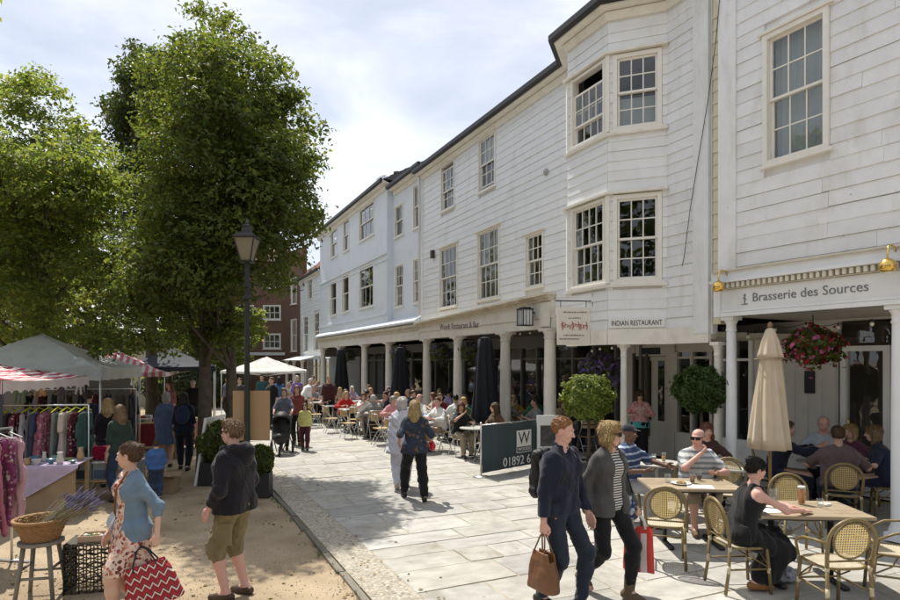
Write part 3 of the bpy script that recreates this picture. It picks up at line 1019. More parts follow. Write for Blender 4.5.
# restaurant name board along the foot of the cant
sb0, sb1 = cant_px(665), cant_px(609)
mb = MB(); mb.box(sb0, sb1, .03, .05, 2.905, 3.065)
nq = Vector((U_B0, 0))
sg = mb.build('name_board', M('sign_white', (.82, .82, .8), .5, .04, 5), house, loc=(nq.x, nq.y, 0), rot=(0, 0, cang))
o = place('lettering', TEXTS['indian'], sg, ((sb0 + sb1) / 2, .052, 2.985), (R(90), 0, PI), (.66, 1, 1)); o.data.materials.append(BLACK)

# shop fronts at the back of the arcade
YB = -2.4
def shopfront(parent, u0, u1, z1, bays, mat=GREYWOOD, yb=YB, riser=.55, transom=2.35):
 mb = MB(); mb.box(u0, u1, yb - .1, yb, 2.72 if z1 > 2.8 else 2.5, z1)
 wl = mb.build('shop_front', mat, parent)
 mb = MB(); mb.box(u0, u1, yb - .12, yb + .04, .03, riser); mb.build('stall_riser', mat, wl)
 top = 2.72 if z1 > 2.8 else 2.5
 n = len(bays)
 u = u0
 m = MB()
 for (w, kind) in bays:
  m.box(u, u + .07, yb - .08, yb + .06, riser + .002, top - .002)
  m.box(u + .07, u + w, yb - .05, yb + .03, transom, transom + .05)
  p = MB(); p.add([(u + .07, yb - .02, riser), (u + w, yb - .02, riser), (u + w, yb - .02, top), (u + .07, yb - .02, top)], [(0, 1, 2, 3)])
  p.build('pane', SHOPGLASS, wl)
  u += w
 m.box(u1 - .07, u1, yb - .08, yb + .06, riser + .002, top - .002)
 m.build('glazing_bars', mat, wl)
 return wl
nb = 9
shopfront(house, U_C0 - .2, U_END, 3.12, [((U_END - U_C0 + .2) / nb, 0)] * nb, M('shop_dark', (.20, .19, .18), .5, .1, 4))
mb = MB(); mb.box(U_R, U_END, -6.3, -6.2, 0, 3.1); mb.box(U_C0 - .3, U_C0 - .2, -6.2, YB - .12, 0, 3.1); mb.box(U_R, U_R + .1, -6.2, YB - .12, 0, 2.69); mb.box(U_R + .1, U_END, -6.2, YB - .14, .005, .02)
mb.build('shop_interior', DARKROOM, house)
# the restaurant entrance below the bay
ua, ub = U_R + .1, U_C0 - .32
PANEL = M('entrance_paint', (0.62, 0.585, 0.53), .5, .05, 5)
dz = 2.35
def UB(px): return FM.u(px, YB)
door0, door1 = UB(666), UB(638)
mb = MB()
mb.box(UB(676), UB(668), YB - .1, YB + .05, .05, 2.698); mb.box(UB(636), UB(627), YB - .1, YB + .05, .05, 2.698)
mb.box(UB(668) + .002, UB(636) - .002, YB - .1, YB + .02, 2.42, 2.698)
mb.build('door_frame', PANEL, house)
mb = MB(); mb.box(UB(667.5), UB(636.5), YB - .12, YB - .04, .06, 2.41)
dr = mb.build('door', PANEL, house)
for (a, b) in ((663, 657), (650, 645), (642, 638)):
 m = MB(); m.box(UB(a), UB(b), YB - .038, YB - .03, .9, 2.3); m.build('pane', SHOPGLASS, dr)
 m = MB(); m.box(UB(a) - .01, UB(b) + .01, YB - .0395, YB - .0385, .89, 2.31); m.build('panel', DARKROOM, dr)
m = MB(); m.box(UB(661), UB(643), YB + .022, YB + .03, 2.46, 2.62); m.build('fanlight', BLACK, house)
shopfront(house, UB(714), UB(676) - .01, 2.69, [((UB(676) - UB(714)) / 2, 0)] * 2, PANEL, riser=.7)
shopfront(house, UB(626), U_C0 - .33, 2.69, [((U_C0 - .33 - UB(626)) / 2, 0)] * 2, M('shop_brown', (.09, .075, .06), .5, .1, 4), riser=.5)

# ------------------------------------------------------------------ nearer house with the brasserie sign
h2 = thing('boarded_house', 'worn white weatherboarded house above a signed shop arcade with brass lamps', 'building', FR.O, FR.rz)
V0 = FR.u(737) ; VF = FR.u(719)
VN = -1.5
wn = W(FR, 764.5, 830.5, 21, 157)
hole = [(wn[0] - VN, wn[1] - VN, wn[2] - .03, wn[3] + .05)]
boards_face(h2, (VN, 0), (V0, 0), 3.78, 9.6, .212, WHITE_OLD, hole, split=2.6, wob=.0065)
wall_cells(h2, (VN, 0), (V0, 0), 3.0, 9.6, .2, WHITE_OLD, [(wn[0] - VN + .01, wn[1] - VN - .01, wn[2] + .01, wn[3] - .01)])
window(h2, (wn[0], 0, wn[2]), 0, wn[1] - wn[0], wn[3] - wn[2], 3, (2, 2), fr=.075, curtain=('net', BLIND), proud=.06)
mb = MB(); mb.box(V0, VF - .02, -.2, .05, 3.7, 9.6); mb.build('pilaster', WHITE_OLD, h2)
YELL = M('yellowed_boards', (.66, .60, .44), .65, .1, 4, .1, 30)
boards_face(h2, (VF - .015, -.03), (VF + .13, -.03), 2.9, 9.6, .2, YELL)
mb = MB(); mb.box(VF - .015, VF + .13, -.25, -.07, 2.9, 9.6); mb.build('wall', YELL, h2)
eave(h2, [(VN, 0), (VF, 0)], 9.75, .3)
roof(h2, VN, VF + .1, .25, -4, 9.75, .75, TILE)
shell(h2, VN, VF, -6.5, 3.1, 9.7, DARKROOM, (3.1, 6.9, 9.6))
# sign fascia
zf = lambda px, py: FR.z(px, py)
mb = MB(); mb.box(VN, VF, -.16, .10, 3.0, 3.42); fas2 = mb.build('fascia', WHITE, h2)
mb = MB(); mb.box(VN, VF - .12, .101, .125, 3.0, 3.06); mb.box(VN, VF - .12, .101, .118, 3.065, 3.10); mb.box(VF - .12, VF, .101, .14, 3.0, 3.42); mb.build('moulding', WHITE, h2)
mb = MB(); mb.box(VN, VF, -.15, .14, 3.425, 3.44); mb.box(VN, VF, -.15, .105, 3.44, 3.525); mb.build('dentil_course', CORN, h2)
mb = MB(); dl = mb.box(0, .045, .106, .165, 3.445, 3.52); dme = mb.mesh('dentil'); dme.materials.append(TRIM)
uu = VN + .5
while uu < VF - .1:
 place('dentil', dme, h2, (uu, 0, 0)); uu += .087
mb = MB(); mb.box(VN, VF + .02, -.15, .22, 3.527, 3.57); mb.box(VN, VF + .02, -.02, .16, 3.572, 3.70); mb.build('cornice', WHITE, h2)
mb = MB(); mb.add([(VN, -.02, 3.702), (VF, -.02, 3.702), (VF, .2, 3.70), (VN, .2, 3.70), (VN, -.02, 3.78), (VF, -.02, 3.78), (VF, .2, 3.715), (VN, .2, 3.715)], [(0, 3, 2, 1), (4, 5, 6, 7), (3, 7, 6, 2), (0, 1, 5, 4), (0, 4, 7, 3), (1, 2, 6, 5)])
mb.build('lead_flashing', CORN, h2)
o = place('lettering', TEXTS['brasserie'], fas2, (FR.u(810), .103, 3.255), (R(90), 0, PI), (1, 1, 1)); o.data.materials.append(M('sign_grey', (.19, .19, .21), .6, .05))
mb = MB(); mb.tube([(0, 0, -.07), (0, 0, .06)], .008, 6); mb.tube([(-.05, 0, -.07), (.05, 0, -.07)], .008, 6); mb.ell((0, 0, .07), (.018, .01, .018)); mb.tube([(-.03, 0, .0), (.03, 0, .03)], .006, 6)
mb.build('emblem', M('sign_grey', (0, 0, 0)), fas2, loc=(FR.u(749), .106, 3.24))
column(h2, FR.u(730.5), -.02, .03, 3.0, .082, WHITE)
column(h2, FR.u(898), -.02, .03, 3.0, .085, WHITE)
mb = MB(); mb.box(VN, VF, -3.2, -.161, 3.02, 3.1); mb.build('arcade_ceiling', CEIL, h2)
# brasserie front
YC = -2.3
def UC(px): return FR.u(px, YC)
BRW = M('brasserie_paint', (.60, .59, .57), .5, .05, 5)
mb = MB(); mb.box(UC(838), UC(784), YC - .12, YC, .03, 3.018); mb.box(UC(900) - 3, UC(893), YC - .12, YC, .03, 3.018); mb.box(UC(893), UC(838), YC - .12, YC, 2.98, 3.018); mb.box(UC(754), UC(720), YC - .12, YC, .03, .75); mb.box(UC(784), UC(754), YC - .12, YC, .03, 3.018)
wl = mb.build('shop_front', BRW, h2)
mb = MB()
for (a, b) in ((836, 826), (822, 812), (808, 798), (795, 786)):
 mb.box(UC(a), UC(b), YC + .001, YC + .012, .9, 2.75)
mb.build('panel', BRW, wl)
mb = MB(); mb.box(UC(815.5), UC(806), YC + .013, YC + .05, 1.72, 2.12); mb.build('menu_case', BLACK, wl)
mb = MB()
d0, d1 = UC(890), UC(841)
mb.box(d0, d0 + .09, YC - .1, YC + .03, .06, 2.55); mb.box(d1 - .09, d1, YC - .1, YC + .03, .06, 2.55); mb.box(d0 + .09, d1 - .09, YC - .1, YC + .03, 2.46, 2.55); mb.box(d0 + .09, d1 - .09, YC - .1, YC + .03, .06, .3)
dd = mb.build('door', WHITE, h2)
mb = MB(); mb.add([(d0 + .09, YC - .04, .3), (d1 - .09, YC - .04, .3), (d1 - .09, YC - .04, 2.46), (d0 + .09, YC - .04, 2.46)], [(0, 1, 2, 3)]); mb.build('pane', SHOPGLASS, dd)
mb = MB(); mb.tube([(d1 - .15, YC + .03, 1.0), (d1 - .15, YC + .07, 1.03), (d1 - .15, YC + .07, 1.3), (d1 - .15, YC + .03, 1.33)], .012, 6); mb.build('handle', BRASS, dd)
mb = MB()
n = 14; vs = [(d0 - .02, YC + .004, 2.6)]
vs = [(d0 - .04, YC + .02, 2.6), (d1 + .04, YC + .02, 2.6)] + [((d0 + d1) / 2 + (d1 - d0) * .54 * math.cos(PI * k / n), YC + .02, 2.6 + .34 * min(1, 1.5 * math.sin(PI * k / n))) for k in range(n + 1)]
mb.add(vs, [tuple(range(len(vs)))[:1] + (1,) + tuple(range(2, len(vs)))]); mb.build('fanlight', SHOPGLASS, h2)
shp = shopfront(h2, UC(753.5), UC(721), 3.0, [((UC(721) - UC(753.5)) / 2, 0)] * 2, WHITE, YC, .75, 2.3)
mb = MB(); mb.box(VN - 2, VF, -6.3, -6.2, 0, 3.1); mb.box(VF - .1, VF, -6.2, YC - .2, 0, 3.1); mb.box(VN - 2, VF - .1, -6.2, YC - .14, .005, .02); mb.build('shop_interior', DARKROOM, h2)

# ------------------------------------------------------------------ far smooth-fronted house: forward block and set-back link
h3 = thing('plain_fronted_house', 'pale blue-white smooth fronted house with tall plain sash windows', 'building', FM.O, FM.rz)
UA, UL, UZ = U_END + .03, FM.u(387), FM.u(320)
YS = -.25
links = [W(FM, 395, 404, 204, 236, YS), W(FM, 413.5, 420, 184, 228, YS), W(FM, 395.5, 404, 264, 307, YS), W(FM, 413.5, 420, 258, 303, YS)]
wall_cells(h3, (UA, YS), (UL, YS), 3.3, 9.3, .2, SMOOTH, [(h[0] - UA, h[1] - UA, h[2], h[3]) for h in links], back=0)
for i, h in enumerate(links):
 window(h3, (h[0], YS, h[2]), 0, h[1] - h[0], h[3] - h[2], 2 if i < 2 else 3, (1, 1) if i < 2 else (2, 2), hood=False, sill=True)
fw = [W(FM, 331, 337.5, 229, 257), W(FM, 343.5, 349.5, 219, 251), W(FM, 359.5, 374.5, 204, 238), W(FM, 330.5, 337, 281, 315.5), W(FM, 342.5, 349.5, 274, 312), W(FM, 359.5, 374, 265, 307.5)]
wall_cells(h3, (UL, 0), (UZ, 0), 3.9, 9.4, .2, SMOOTH, [(h[0] - UL, h[1] - UL, h[2], h[3]) for h in fw], back=0)
mb = MB(); mb.box(UL - .01, UL + .2, -.4, -.201, 3.9, 9.4); mb.build('return_wall', SMOOTH, h3)
for i, h in enumerate(fw):
 window(h3, (h[0], 0, h[2]), 0, h[1] - h[0], h[3] - h[2], 3 if i in (2, 5) else 1, (1, 1), hood=False, sill=True, curtain=('low', CURT) if i == 4 else None)
mb = MB()
for (z, t, o_) in ((6.62, .07, .07), (6.38, .05, .04), (4.2, .08, .10)):
 mb.box(UL - .03, UZ, .001, o_, z, z + t)
mb.build('string_course', SMOOTH, h3)
mb = MB()
mb.add([(UA, .0, 3.9), (UZ, 0, 3.9), (UZ, .3, 3.72), (UA, .3, 3.72), (UA, 0, 3.6), (UZ, 0, 3.6), (UZ, .3, 3.66), (UA, .3, 3.66)], [(0, 1, 2, 3), (3, 2, 6, 7), (7, 6, 5, 4), (0, 3, 7, 4), (1, 5, 6, 2)])
mb.box(UA, UL - .04, YS, -.001, 3.85, 3.9)
mb.build('skirt_roof', SMOOTH, h3)
mb = MB(); mb.box(UA, UZ, -.1, .22, 3.5, 3.598); mb.box(UA, UZ, -.1, .14, 3.38, 3.498); mb.build('cornice', CORN, h3)
mb = MB(); mb.box(UA, UZ, -.12, .10, 3.06, 3.378); mb.build('fascia', COLM, h3)
for px in (389, 364.6, 340, 323):
 column(h3, FM.u(px), 0, .03, 3.06, .15)
eave(h3, [(UL - .25, 0), (UZ + .3, 0)], 9.5, .28)
eave(h3, [(UA - .02, YS), (UL - .26, YS)], 9.2, .3)
roof(h3, UL - .3, UZ + .35, .25, -3.6, 9.5, .55, SLATE)
roof(h3, UA, UL - .3, YS + .25, -3.6, 9.2, .6, TILE)
shell(h3, UA, UZ, -6.5, 3.1, 9.1, DARKROOM, (3.1, 6.3, 8.9), yf=-.52)
mb = MB(); mb.box(UA, UZ, -2.65, -.13, 3.1, 3.17); mb.build('arcade_ceiling', CEIL, h3)
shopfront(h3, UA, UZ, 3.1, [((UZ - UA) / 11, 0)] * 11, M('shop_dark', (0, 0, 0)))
mb = MB(); mb.box(UA, UZ, -6.3, -6.2, 0, 3.1); mb.box(UZ - .1, UZ, -6.2, YB - .14, 0, 3.1); mb.box(UA, UZ - .1, -6.2, YB - .14, .005, .02); mb.build('shop_interior', DARKROOM, h3)
# pots and aerial on the roof
mb = MB(); mb.lathe([(.16, 0), (.13, .35), (.16, .38), (.16, .45)], 10, (FM.u(377), -.9, 9.9)); mb.build('chimney_pot', TILE, h3)
mb = MB(); ax = FM.u(356); mb.tube([(ax, -1.2, 9.9), (ax, -1.2, 11.0)], .02, 6); mb.tube([(ax - .7, -1.2, 10.9), (ax + .5, -1.2, 11.0)], .015, 6)
for k in range(6): mb.tube([(ax - .6 + .2 * k, -1.35, 10.92 + .016 * k), (ax - .6 + .2 * k, -1.05, 10.92 + .016 * k)], .01, 5)
mb.build('aerial', BLACK, h3)
mb = MB(); ax = FM.u(342); mb.tube([(ax, -1, 9.9), (ax, -1, 10.6)], .02, 6); mb.build('vent_pipe', BLACK, h3)

# ------------------------------------------------------------------ far boarded cottage with tiled roof
h4 = thing('boarded_cottage', 'far white clapboard cottage with a red tiled roof next to the brick house', 'building', FM.O, FM.rz)
U4, U5 = UZ + .05, FM.u(299)
cw = [W(FM, 306.5, 311, 268, 299), W(FM, 302, 307, 316, 352), W(FM, 312.5, 318, 312, 350)]
boards_face(h4, (U4, -.1), (U5, -.1), 2.6, 7.4, .16, WHITE, [(h[0] - U4, h[1] - U4, h[2], h[3]) for h in cw], join=True)
wall_cells(h4, (U4, -.1), (U5, -.1), 2.5, 7.5, .2, WHITE, [(h[0] - U4, h[1] - U4, h[2], h[3]) for h in cw])
for h in cw:
 window(h4, (h[0], -.1, h[2]), 0, h[1] - h[0], h[3] - h[2], 2, (2, 2), hood=False, pane_parts=False)
eave(h4, [(U4, -.1), (U5 + .2, -.1)], 7.6, .2)
roof(h4, U4, U5 + .25, .1, -3, 7.62, .9, M('red_tile', (.22, .085, .05), .85, .3, 5, rand=.3))
shell(h4, U4, U5, -6, 2.6, 7.5, DARKROOM, (2.6, 5, 7.3))
mb = MB(); mb.box(U4, U5, -.2, .3, 2.45, 2.62); mb.build('fascia', WHITE, h4)
mb = MB(); mb.add([(U4, .25, 2.62), (U5, .25, 2.62), (U5, 1.1, 2.4), (U4, 1.1, 2.4), (U4, 1.1, 2.36), (U5, 1.1, 2.36), (U5, .25, 2.5), (U4, .25, 2.5)], [(0, 1, 2, 3), (3, 2, 5, 4), (4, 5, 6, 7), (0, 3, 4, 7), (1, 6, 5, 2)]); mb.build('canopy', WHITE, h4)
for px in (318, 309, 301): column(h4, FM.u(px), .9, .03, 2.37, .1)
shopfront(h4, U4, U5, 2.46, [((U5 - U4) / 5, 0)] * 5, WHITE, -.6, .5, 2.0)
mb = MB(); mb.box(U4, U5, -6, -5.9, 0, 2.6); mb.build('shop_interior', DARKROOM, h4)
mb = MB(); mb.box(U4, U4 + .12, -5.9, -.62, 0, 2.59); mb.build('side_wall', WHITE, h4)
for k in range(3):
 mb = MB(); mb.lathe([(.14, 0), (.12, .4), (.15, .45)], 8, (U4 + 2 + k * .45, -2.9, 10.3)); mb.box(U4 + 1.8 + k * .45, U4 + 2.22 + k * .45, -3.1, -2.7, 9.2, 10.3); mb.build('chimney', M('red_tile', (0, 0, 0)), h4)

# ------------------------------------------------------------------ brick house closing the view
def brick_material():
 m, nt, b = new_mat('red_brick')
 N, L = nt.nodes.new, nt.links.new
 tc = N('ShaderNodeTexCoord'); mp = N('ShaderNodeMapping'); L(tc.outputs['Object'], mp.inputs['Vector']); mp.inputs['Rotation'].default_value = (R(90), 0, 0)
 br = N('ShaderNodeTexBrick'); br.inputs['Scale'].default_value = 4.5
 br.inputs['Color1'].default_value = (.125, .062, .045, 1); br.inputs['Color2'].default_value = (.19, .095, .065, 1); br.inputs['Mortar'].default_value = (.26, .20, .16, 1)
 br.inputs['Mortar Size'].default_value = .012
 L(mp.outputs['Vector'], br.inputs['Vector']); L(br.outputs['Color'], b.inputs['Base Color']); b.inputs['Roughness'].default_value = .9
 MATS['brick'] = m
 return m
BRICK = brick_material()
BD = 43.0
h5 = thing('brick_house', 'red brick house with white sash windows beyond the white canopy', 'building', (0, 0, 0))
def bx(px): return (px - CX) / FPX * BD
def bzz(py): return HC + (HY - py) / FPX * BD
x0, x1 = bx(205), bx(284)
bw = [(bx(a), bx(b), bzz(d), bzz(c)) for a, b, c, d in ((263, 281, 305, 320), (263, 281, 333.5, 349), (240, 254, 305, 320), (240, 254, 333.5, 349), (215, 230, 305, 320), (215, 230, 333.5, 349), (263, 281, 272, 288))]
mbw = wall_cells(h5, (x1, BD), (x0, BD), -.1, bzz(262), .3, BRICK, [(x1 - b, x1 - a, c, d) for a, b, c, d in bw], back=0)
# wall normal faces the camera: the face line runs from right to left
for a, b, c, d in bw:
 window(h5, (b, BD, c), PI, b - a, d - c, 3, (1, 1), hood=False, pane_parts=False, fr=.09, bars=.05)
# return wall towards the terrace
h5b = (bx(284), BD); p2 = FM.world(U5 + .3, -.3)
rl = math.hypot(p2.x - h5b[0], p2.y - h5b[1])
rw = []
wall_cells(h5, (p2.x, p2.y), h5b, -.1, bzz(262) + .6, .3, BRICK, [(rl * .3, rl * .3 + .9, 3.0, 5.2), (rl * .3, rl * .3 + .9, 6.2, 8.0)], back=0, name='side_wall')
ra = math.atan2(h5b[1] - p2.y, h5b[0] - p2.x)
for z0_, z1_ in ((3.0, 5.2), (6.2, 8.0)):
 q = Vector((p2.x, p2.y)) + Vector((math.cos(ra), math.sin(ra))) * rl * .3
 window(h5, (q.x, q.y, z0_), ra, .9, z1_ - z0_, 2, (1, 1), hood=False, pane_parts=False)
mb = MB(); mb.box(x0, x1, BD + .301, BD + 9, 0, bzz(262) - .1); mb.build('house_shell', DARKROOM, h5)
mb = MB(); zt = bzz(262)
mb.add([(x0 - .3, BD - .3, zt), (x1 + .3, BD - .3, zt), (x1 + .3, BD + 9, zt), (x0 - .3, BD + 9, zt), (x0 + 2, BD + 4.5, zt + 3), (x1 - 2, BD + 4.5, zt + 3)], [(0, 1, 5, 4), (1, 2, 5), (2, 3, 4, 5), (3, 0, 4)])
mb.build('roof', TILE, h5)
mb = MB(); mb.box(x0, x1 + .1, BD - .12, BD - .001, 2.75, 2.95); mb.build('shop_fascia', WHITE, h5)

# ------------------------------------------------------------------ pale house behind the trees at the left
h6 = thing('pale_house', 'pale rendered house with a railed roof terrace behind the market tents', 'building', (-30, 33, 0))
LB = M('pale_render', (.62, .57, .47), .8, .08, 2)
wall_cells(h6, (14, 0), (-12, 0), -.1, 3.2, .3, LB, [(3, 4.2, .8, 2.2), (8, 9.2, .8, 2.2)], back=0)
for xx in (11, 6): window(h6, (xx, 0, .8), PI, 1.2, 1.4, 2, (1, 1), hood=False, pane_parts=False)
mb = MB(); mb.box(-12, 14, .301, 8, 0, 3.15); mb.build('house_shell', LB, h6)
mb = MB(); mb.box(-12, 14, -.25, 8, 3.21, 3.42); mb.build('terrace_edge', WHITE, h6)
mb = MB(); mb.box(-12, 14, -.18, -.1, 4.25, 4.33)
for k in range(60): mb.box(-12 + k * .44, -11.92 + k * .44, -.17, -.11, 3.42, 4.25)
mb.build('railing', WHITE, h6)

# ------------------------------------------------------------------ fittings on the houses
def swan_lamp(px, py, label):
 u_ = FR.u(px, .35); z_ = FR.z(px, py, .35)
 o = thing('brass_lamp', label, 'lamp', FR.world(u_, .13, z_), FR.rz, 'brass lamps over the shop sign')
 m = MB(); m.tube([(.0, 0, .16), (.0, .06, .24), (.0, .14, .27), (0, .21, .24), (0, .23, .14), (0, .23, .09)], .011, 8); m.ell((0, 0, .16), (.03, .02, .03)); m.build('arm', BRASS, o, True)
 m = MB(); m.lathe([(.05, -.075), (.082, -.065), (.095, -.03), (.095, .01), (.08, .05), (.05, .08), (.02, .095)], 18, (0, .23, 0)); m.build('shade', BRASS, o, True)
 m = MB(); m.ell((0, .23, -.075), (.05, .05, .03)); m.build('bulb', M('lamp_glass', (.8, .78, .7), .3, .02), o, True)
 return o
swan_lamp(719, 287, 'polished brass swan neck lamp at the end of the sign by the drainpipe')
swan_lamp(888, 266, 'polished brass swan neck lamp above the last letters of the brasserie sign')

lo = thing('wall_lantern', 'black metal box lantern with frosted panes hanging at the arcade cornice', 'lantern', FM.world(FM.u(525, .4), .40, FM.z(525, 325, .4)), FM.rz)
m = MB()
for sx in (-1, 1):
 for sy in (-1, 1): m.box(sx * .13 - .01, sx * .13 + .01, sy * .13 - .01, sy * .13 + .01, 0, .36)
m.box(-.15, .15, -.15, .15, -.02, .0); m.box(-.15, .15, -.15, .15, .36, .39); m.box(-.1, .1, -.1, .1, .39, .42)
for s in (-1, 1):
 for k in (-.045, .045):
  m.box(k - .005, k + .005, s * .13 - .004, s * .13 + .004, 0, .36); m.box(s * .13 - .004, s * .13 + .004, k - .005, k + .005, 0, .36)
m.build('lantern_frame', BLACK, lo)
m = MB(); m.box(-.12, .12, -.12, .12, .002, .355); m.build('pane', M('frosted', (.62, .64, .66), .4, .05), lo)
m = MB(); m.tube([(0, -.34, .2), (0, -.25, .3), (0, -.16, .32)], .015, 6); m.box(-.03, .03, -.36, -.33, .02, .38); m.build('bracket', BLACK, lo)

# hanging sign on an iron bracket by the end column
hs = thing('hanging_sign', 'cream hanging sign board with red script on an iron bracket', 'sign', at(573.5, 345, 11.75), R(6))
m = MB(); m.box(-.32, .32, -.015, .015, 0, .72); m.build('board', M('sign_cream', (.74, .70, .62), .6, .06, 5, stain=(.5, .45, .38), stain_amt=.3), hs)
m = MB(); m.tube([(-.36, 0, .84), (.36, 0, .84)], .012, 6)
for x in (-.25, .25): m.tube([(x, 0, .72), (x, 0, .84)], .008, 5)
m.box(.36, .43, -.04, .5, .72, .98)
m.build('bracket', BLACK, hs)
g = random.Random(2)
RED = M('sign_red', (.42, .14, .12), .6, .1)
m = MB()
x = -.26
pts = []
for i in range(46):
 t = i / 45
 pts.append((-.25 + .5 * t + .028 * math.sin(i * 1.35), -.018, .36 + .04 * math.cos(i * 1.35) * (1 + .5 * math.sin(i * .4)) + .02 * math.sin(i * .3)))
m.tube(pts, .0065, 5)
for xx in (-.22, -.02, .1, .25): m.tube([(xx, -.018, .28), (xx + .02, -.018, .36), (xx - .01, -.018, .45)], .008, 5)
m.build('script_lettering', RED, hs)
m = MB()
for (z, a, b) in ((.62, -.2, .24), (.51, -.1, .14), (.18, -.2, .2), (.11, -.28, .1)):
 xx = a
 while xx < b:
  w = g.uniform(.02, .05); m.box(xx, xx + w, -.019, -.0152, z - .008, z + .008 + g.uniform(0, .012)); xx += w + .012
o = m.build('small_lettering', M('ink', (.22, .20, .19), .7, .1), hs); o['kind'] = 'stuff'

# small fittings on the boarded wall
o = MB().box(-.07, .07, 0, .1, -.13, .13).build('alarm_box', M('alarm_brown', (.05, .035, .03), .5, .1), None, loc=FM.world(FM.u(434.5), .03, FM.z(434.5, 254.5)), rot=(0, 0, FM.rz))
tag(o, 'small dark alarm box fixed to the white boards', 'box')
m = MB(); m.lathe([(.075, 0), (.085, .03), (.06, .06), (.0, .065)], 12); o = m.build('wall_vent', M('vent_grey', (.4, .4, .4), .6, .1), None, True, loc=FM.world(FM.u(547), .01, FM.z(547, 172)), rot=(R(90), 0, FM.rz + PI))
tag(o, 'small round grey wall vent on the white boards', 'vent')
# cable looping down the pilaster
m = MB(); pts = []
for px, py in ((720, -8), (716, 40), (708, 100), (698, 160), (690, 210), (684, 258), (682, 266)):
 u_ = FM.u(px, .07); pts.append(FM.world(u_, .07, FM.z(px, py, .07)))
m.tube(pts, .006, 6); o = m.build('cable', BLACK, None, True); tag(o, 'thin black cable hanging down beside the bay window', 'cable')
# drainpipe between the houses at the far end
m = MB(); m.tube([(U_END + .0, .12, EZ - .1), (U_END + .02, .10, EZ - .5), (U_END + .02, .10, 3.9)], .04, 8); o = m.build('drainpipe', M('pipe_white', (.7, .69, .66), .5, .06), None, True, loc=FM.O, rot=(0, 0, FM.rz)); tag(o, 'white painted drainpipe at the far end of the boarded house', 'drainpipe')
# ================================================================== TREES AND PLANTS
def leaf_material(name, rgb, trans_rgb, tw=0.45, rand=0.35, hue=0.03):
 m, nt, b = new_mat(name)
 N, L = nt.nodes.new, nt.links.new
 geo = N('ShaderNodeNewGeometry')
 mr = N('ShaderNodeMapRange'); mr.inputs['To Min'].default_value = 1 - rand; mr.inputs['To Max'].default_value = 1 + rand
 at_ = N('ShaderNodeAttribute'); at_.attribute_name = 'tuft'
 av = N('ShaderNodeMath'); av.operation = 'MULTIPLY_ADD'; av.inputs[1].default_value = .45; L(geo.outputs['Random Per Island'], av.inputs[0])
 am = N('ShaderNodeMath'); am.operation = 'MULTIPLY'; am.inputs[1].default_value = .55; L(at_.outputs['Fac'], am.inputs[0]); L(am.outputs[0], av.inputs[2])
 L(av.outputs[0], mr.inputs['Value'])
 hs = N('ShaderNodeHueSaturation'); hs.inputs['Color'].default_value = (*rgb, 1)
 m3 = N('ShaderNodeMapRange'); m3.inputs['To Min'].default_value = .5 - hue; m3.inputs['To Max'].default_value = .5 + hue
 fr = N('ShaderNodeMath'); fr.operation = 'MULTIPLY'; fr.inputs[1].default_value = 7.31; L(geo.outputs['Random Per Island'], fr.inputs[0])
 f2 = N('ShaderNodeMath'); f2.operation = 'FRACT'; L(fr.outputs[0], f2.inputs[0]); L(f2.outputs[0], m3.inputs['Value'])
 L(m3.outputs['Result'], hs.inputs['Hue']); L(mr.outputs['Result'], hs.inputs['Value'])
 L(hs.outputs['Color'], b.inputs['Base Color'])
 b.inputs['Roughness'].default_value = .5; b.inputs['Specular IOR Level'].default_value = .35
 tr = N('ShaderNodeBsdfTranslucent')
 h2 = N('ShaderNodeHueSaturation'); h2.inputs['Color'].default_value = (*trans_rgb, 1); L(mr.outputs['Result'], h2.inputs['Value']); L(m3.outputs['Result'], h2.inputs['Hue'])
 L(h2.outputs['Color'], tr.inputs['Color'])
 ms = N('ShaderNodeMixShader'); ms.inputs[0].default_value = tw
 L(b.outputs[0], ms.inputs[1]); L(tr.outputs[0], ms.inputs[2]); L(ms.outputs[0], nt.nodes['Material Output'].inputs['Surface'])
 return m
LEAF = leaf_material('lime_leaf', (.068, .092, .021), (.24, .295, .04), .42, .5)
LEAF2 = leaf_material('lime_leaf_backlit', (.095, .128, .028), (.36, .43, .065), .47, .5)  # lime leaf copy made lighter, the backlight put into its colour
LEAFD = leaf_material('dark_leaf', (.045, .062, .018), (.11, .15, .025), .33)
BAYLEAF = leaf_material('bay_leaf_sunlit', (.14, .19, .03), (.34, .40, .07), .3, .4)  # lightened towards yellow, sunlit highlights put into the colour
BARK = M('lime_bark', (.085, .07, .052), .95, .3, 9, .8, 25)

def leaves_np(centers, normals, size, rng, asp=0.8, bend=.25):
 """folded leaf (two quads as kite halves) per centre; returns verts, faces arrays"""
 n = len(centers)
 nor = normals + rng.normal(0, .55, (n, 3))
 nor /= np.linalg.norm(nor, axis=1)[:, None] + 1e-9
 a = rng.normal(0, 1, (n, 3))
 x = np.cross(nor, a); x /= np.linalg.norm(x, axis=1)[:, None] + 1e-9
 y = np.cross(nor, x)
 s = size * rng.uniform(.5, 1.5, (n, 1))
 tip = centers + y * s; base = centers - y * s * .8
 l = centers - x * s * asp * .62 + nor * s * bend; r = centers + x * s * asp * .62 + nor * s * bend
 V = np.stack([base, l, tip, r], 1).reshape(-1, 3)
 i = np.arange(n)[:, None] * 4
 F = np.concatenate([i + np.array([[0, 1, 2]]), i + np.array([[0, 2, 3]])], 1).reshape(-1, 3)
 return V, F

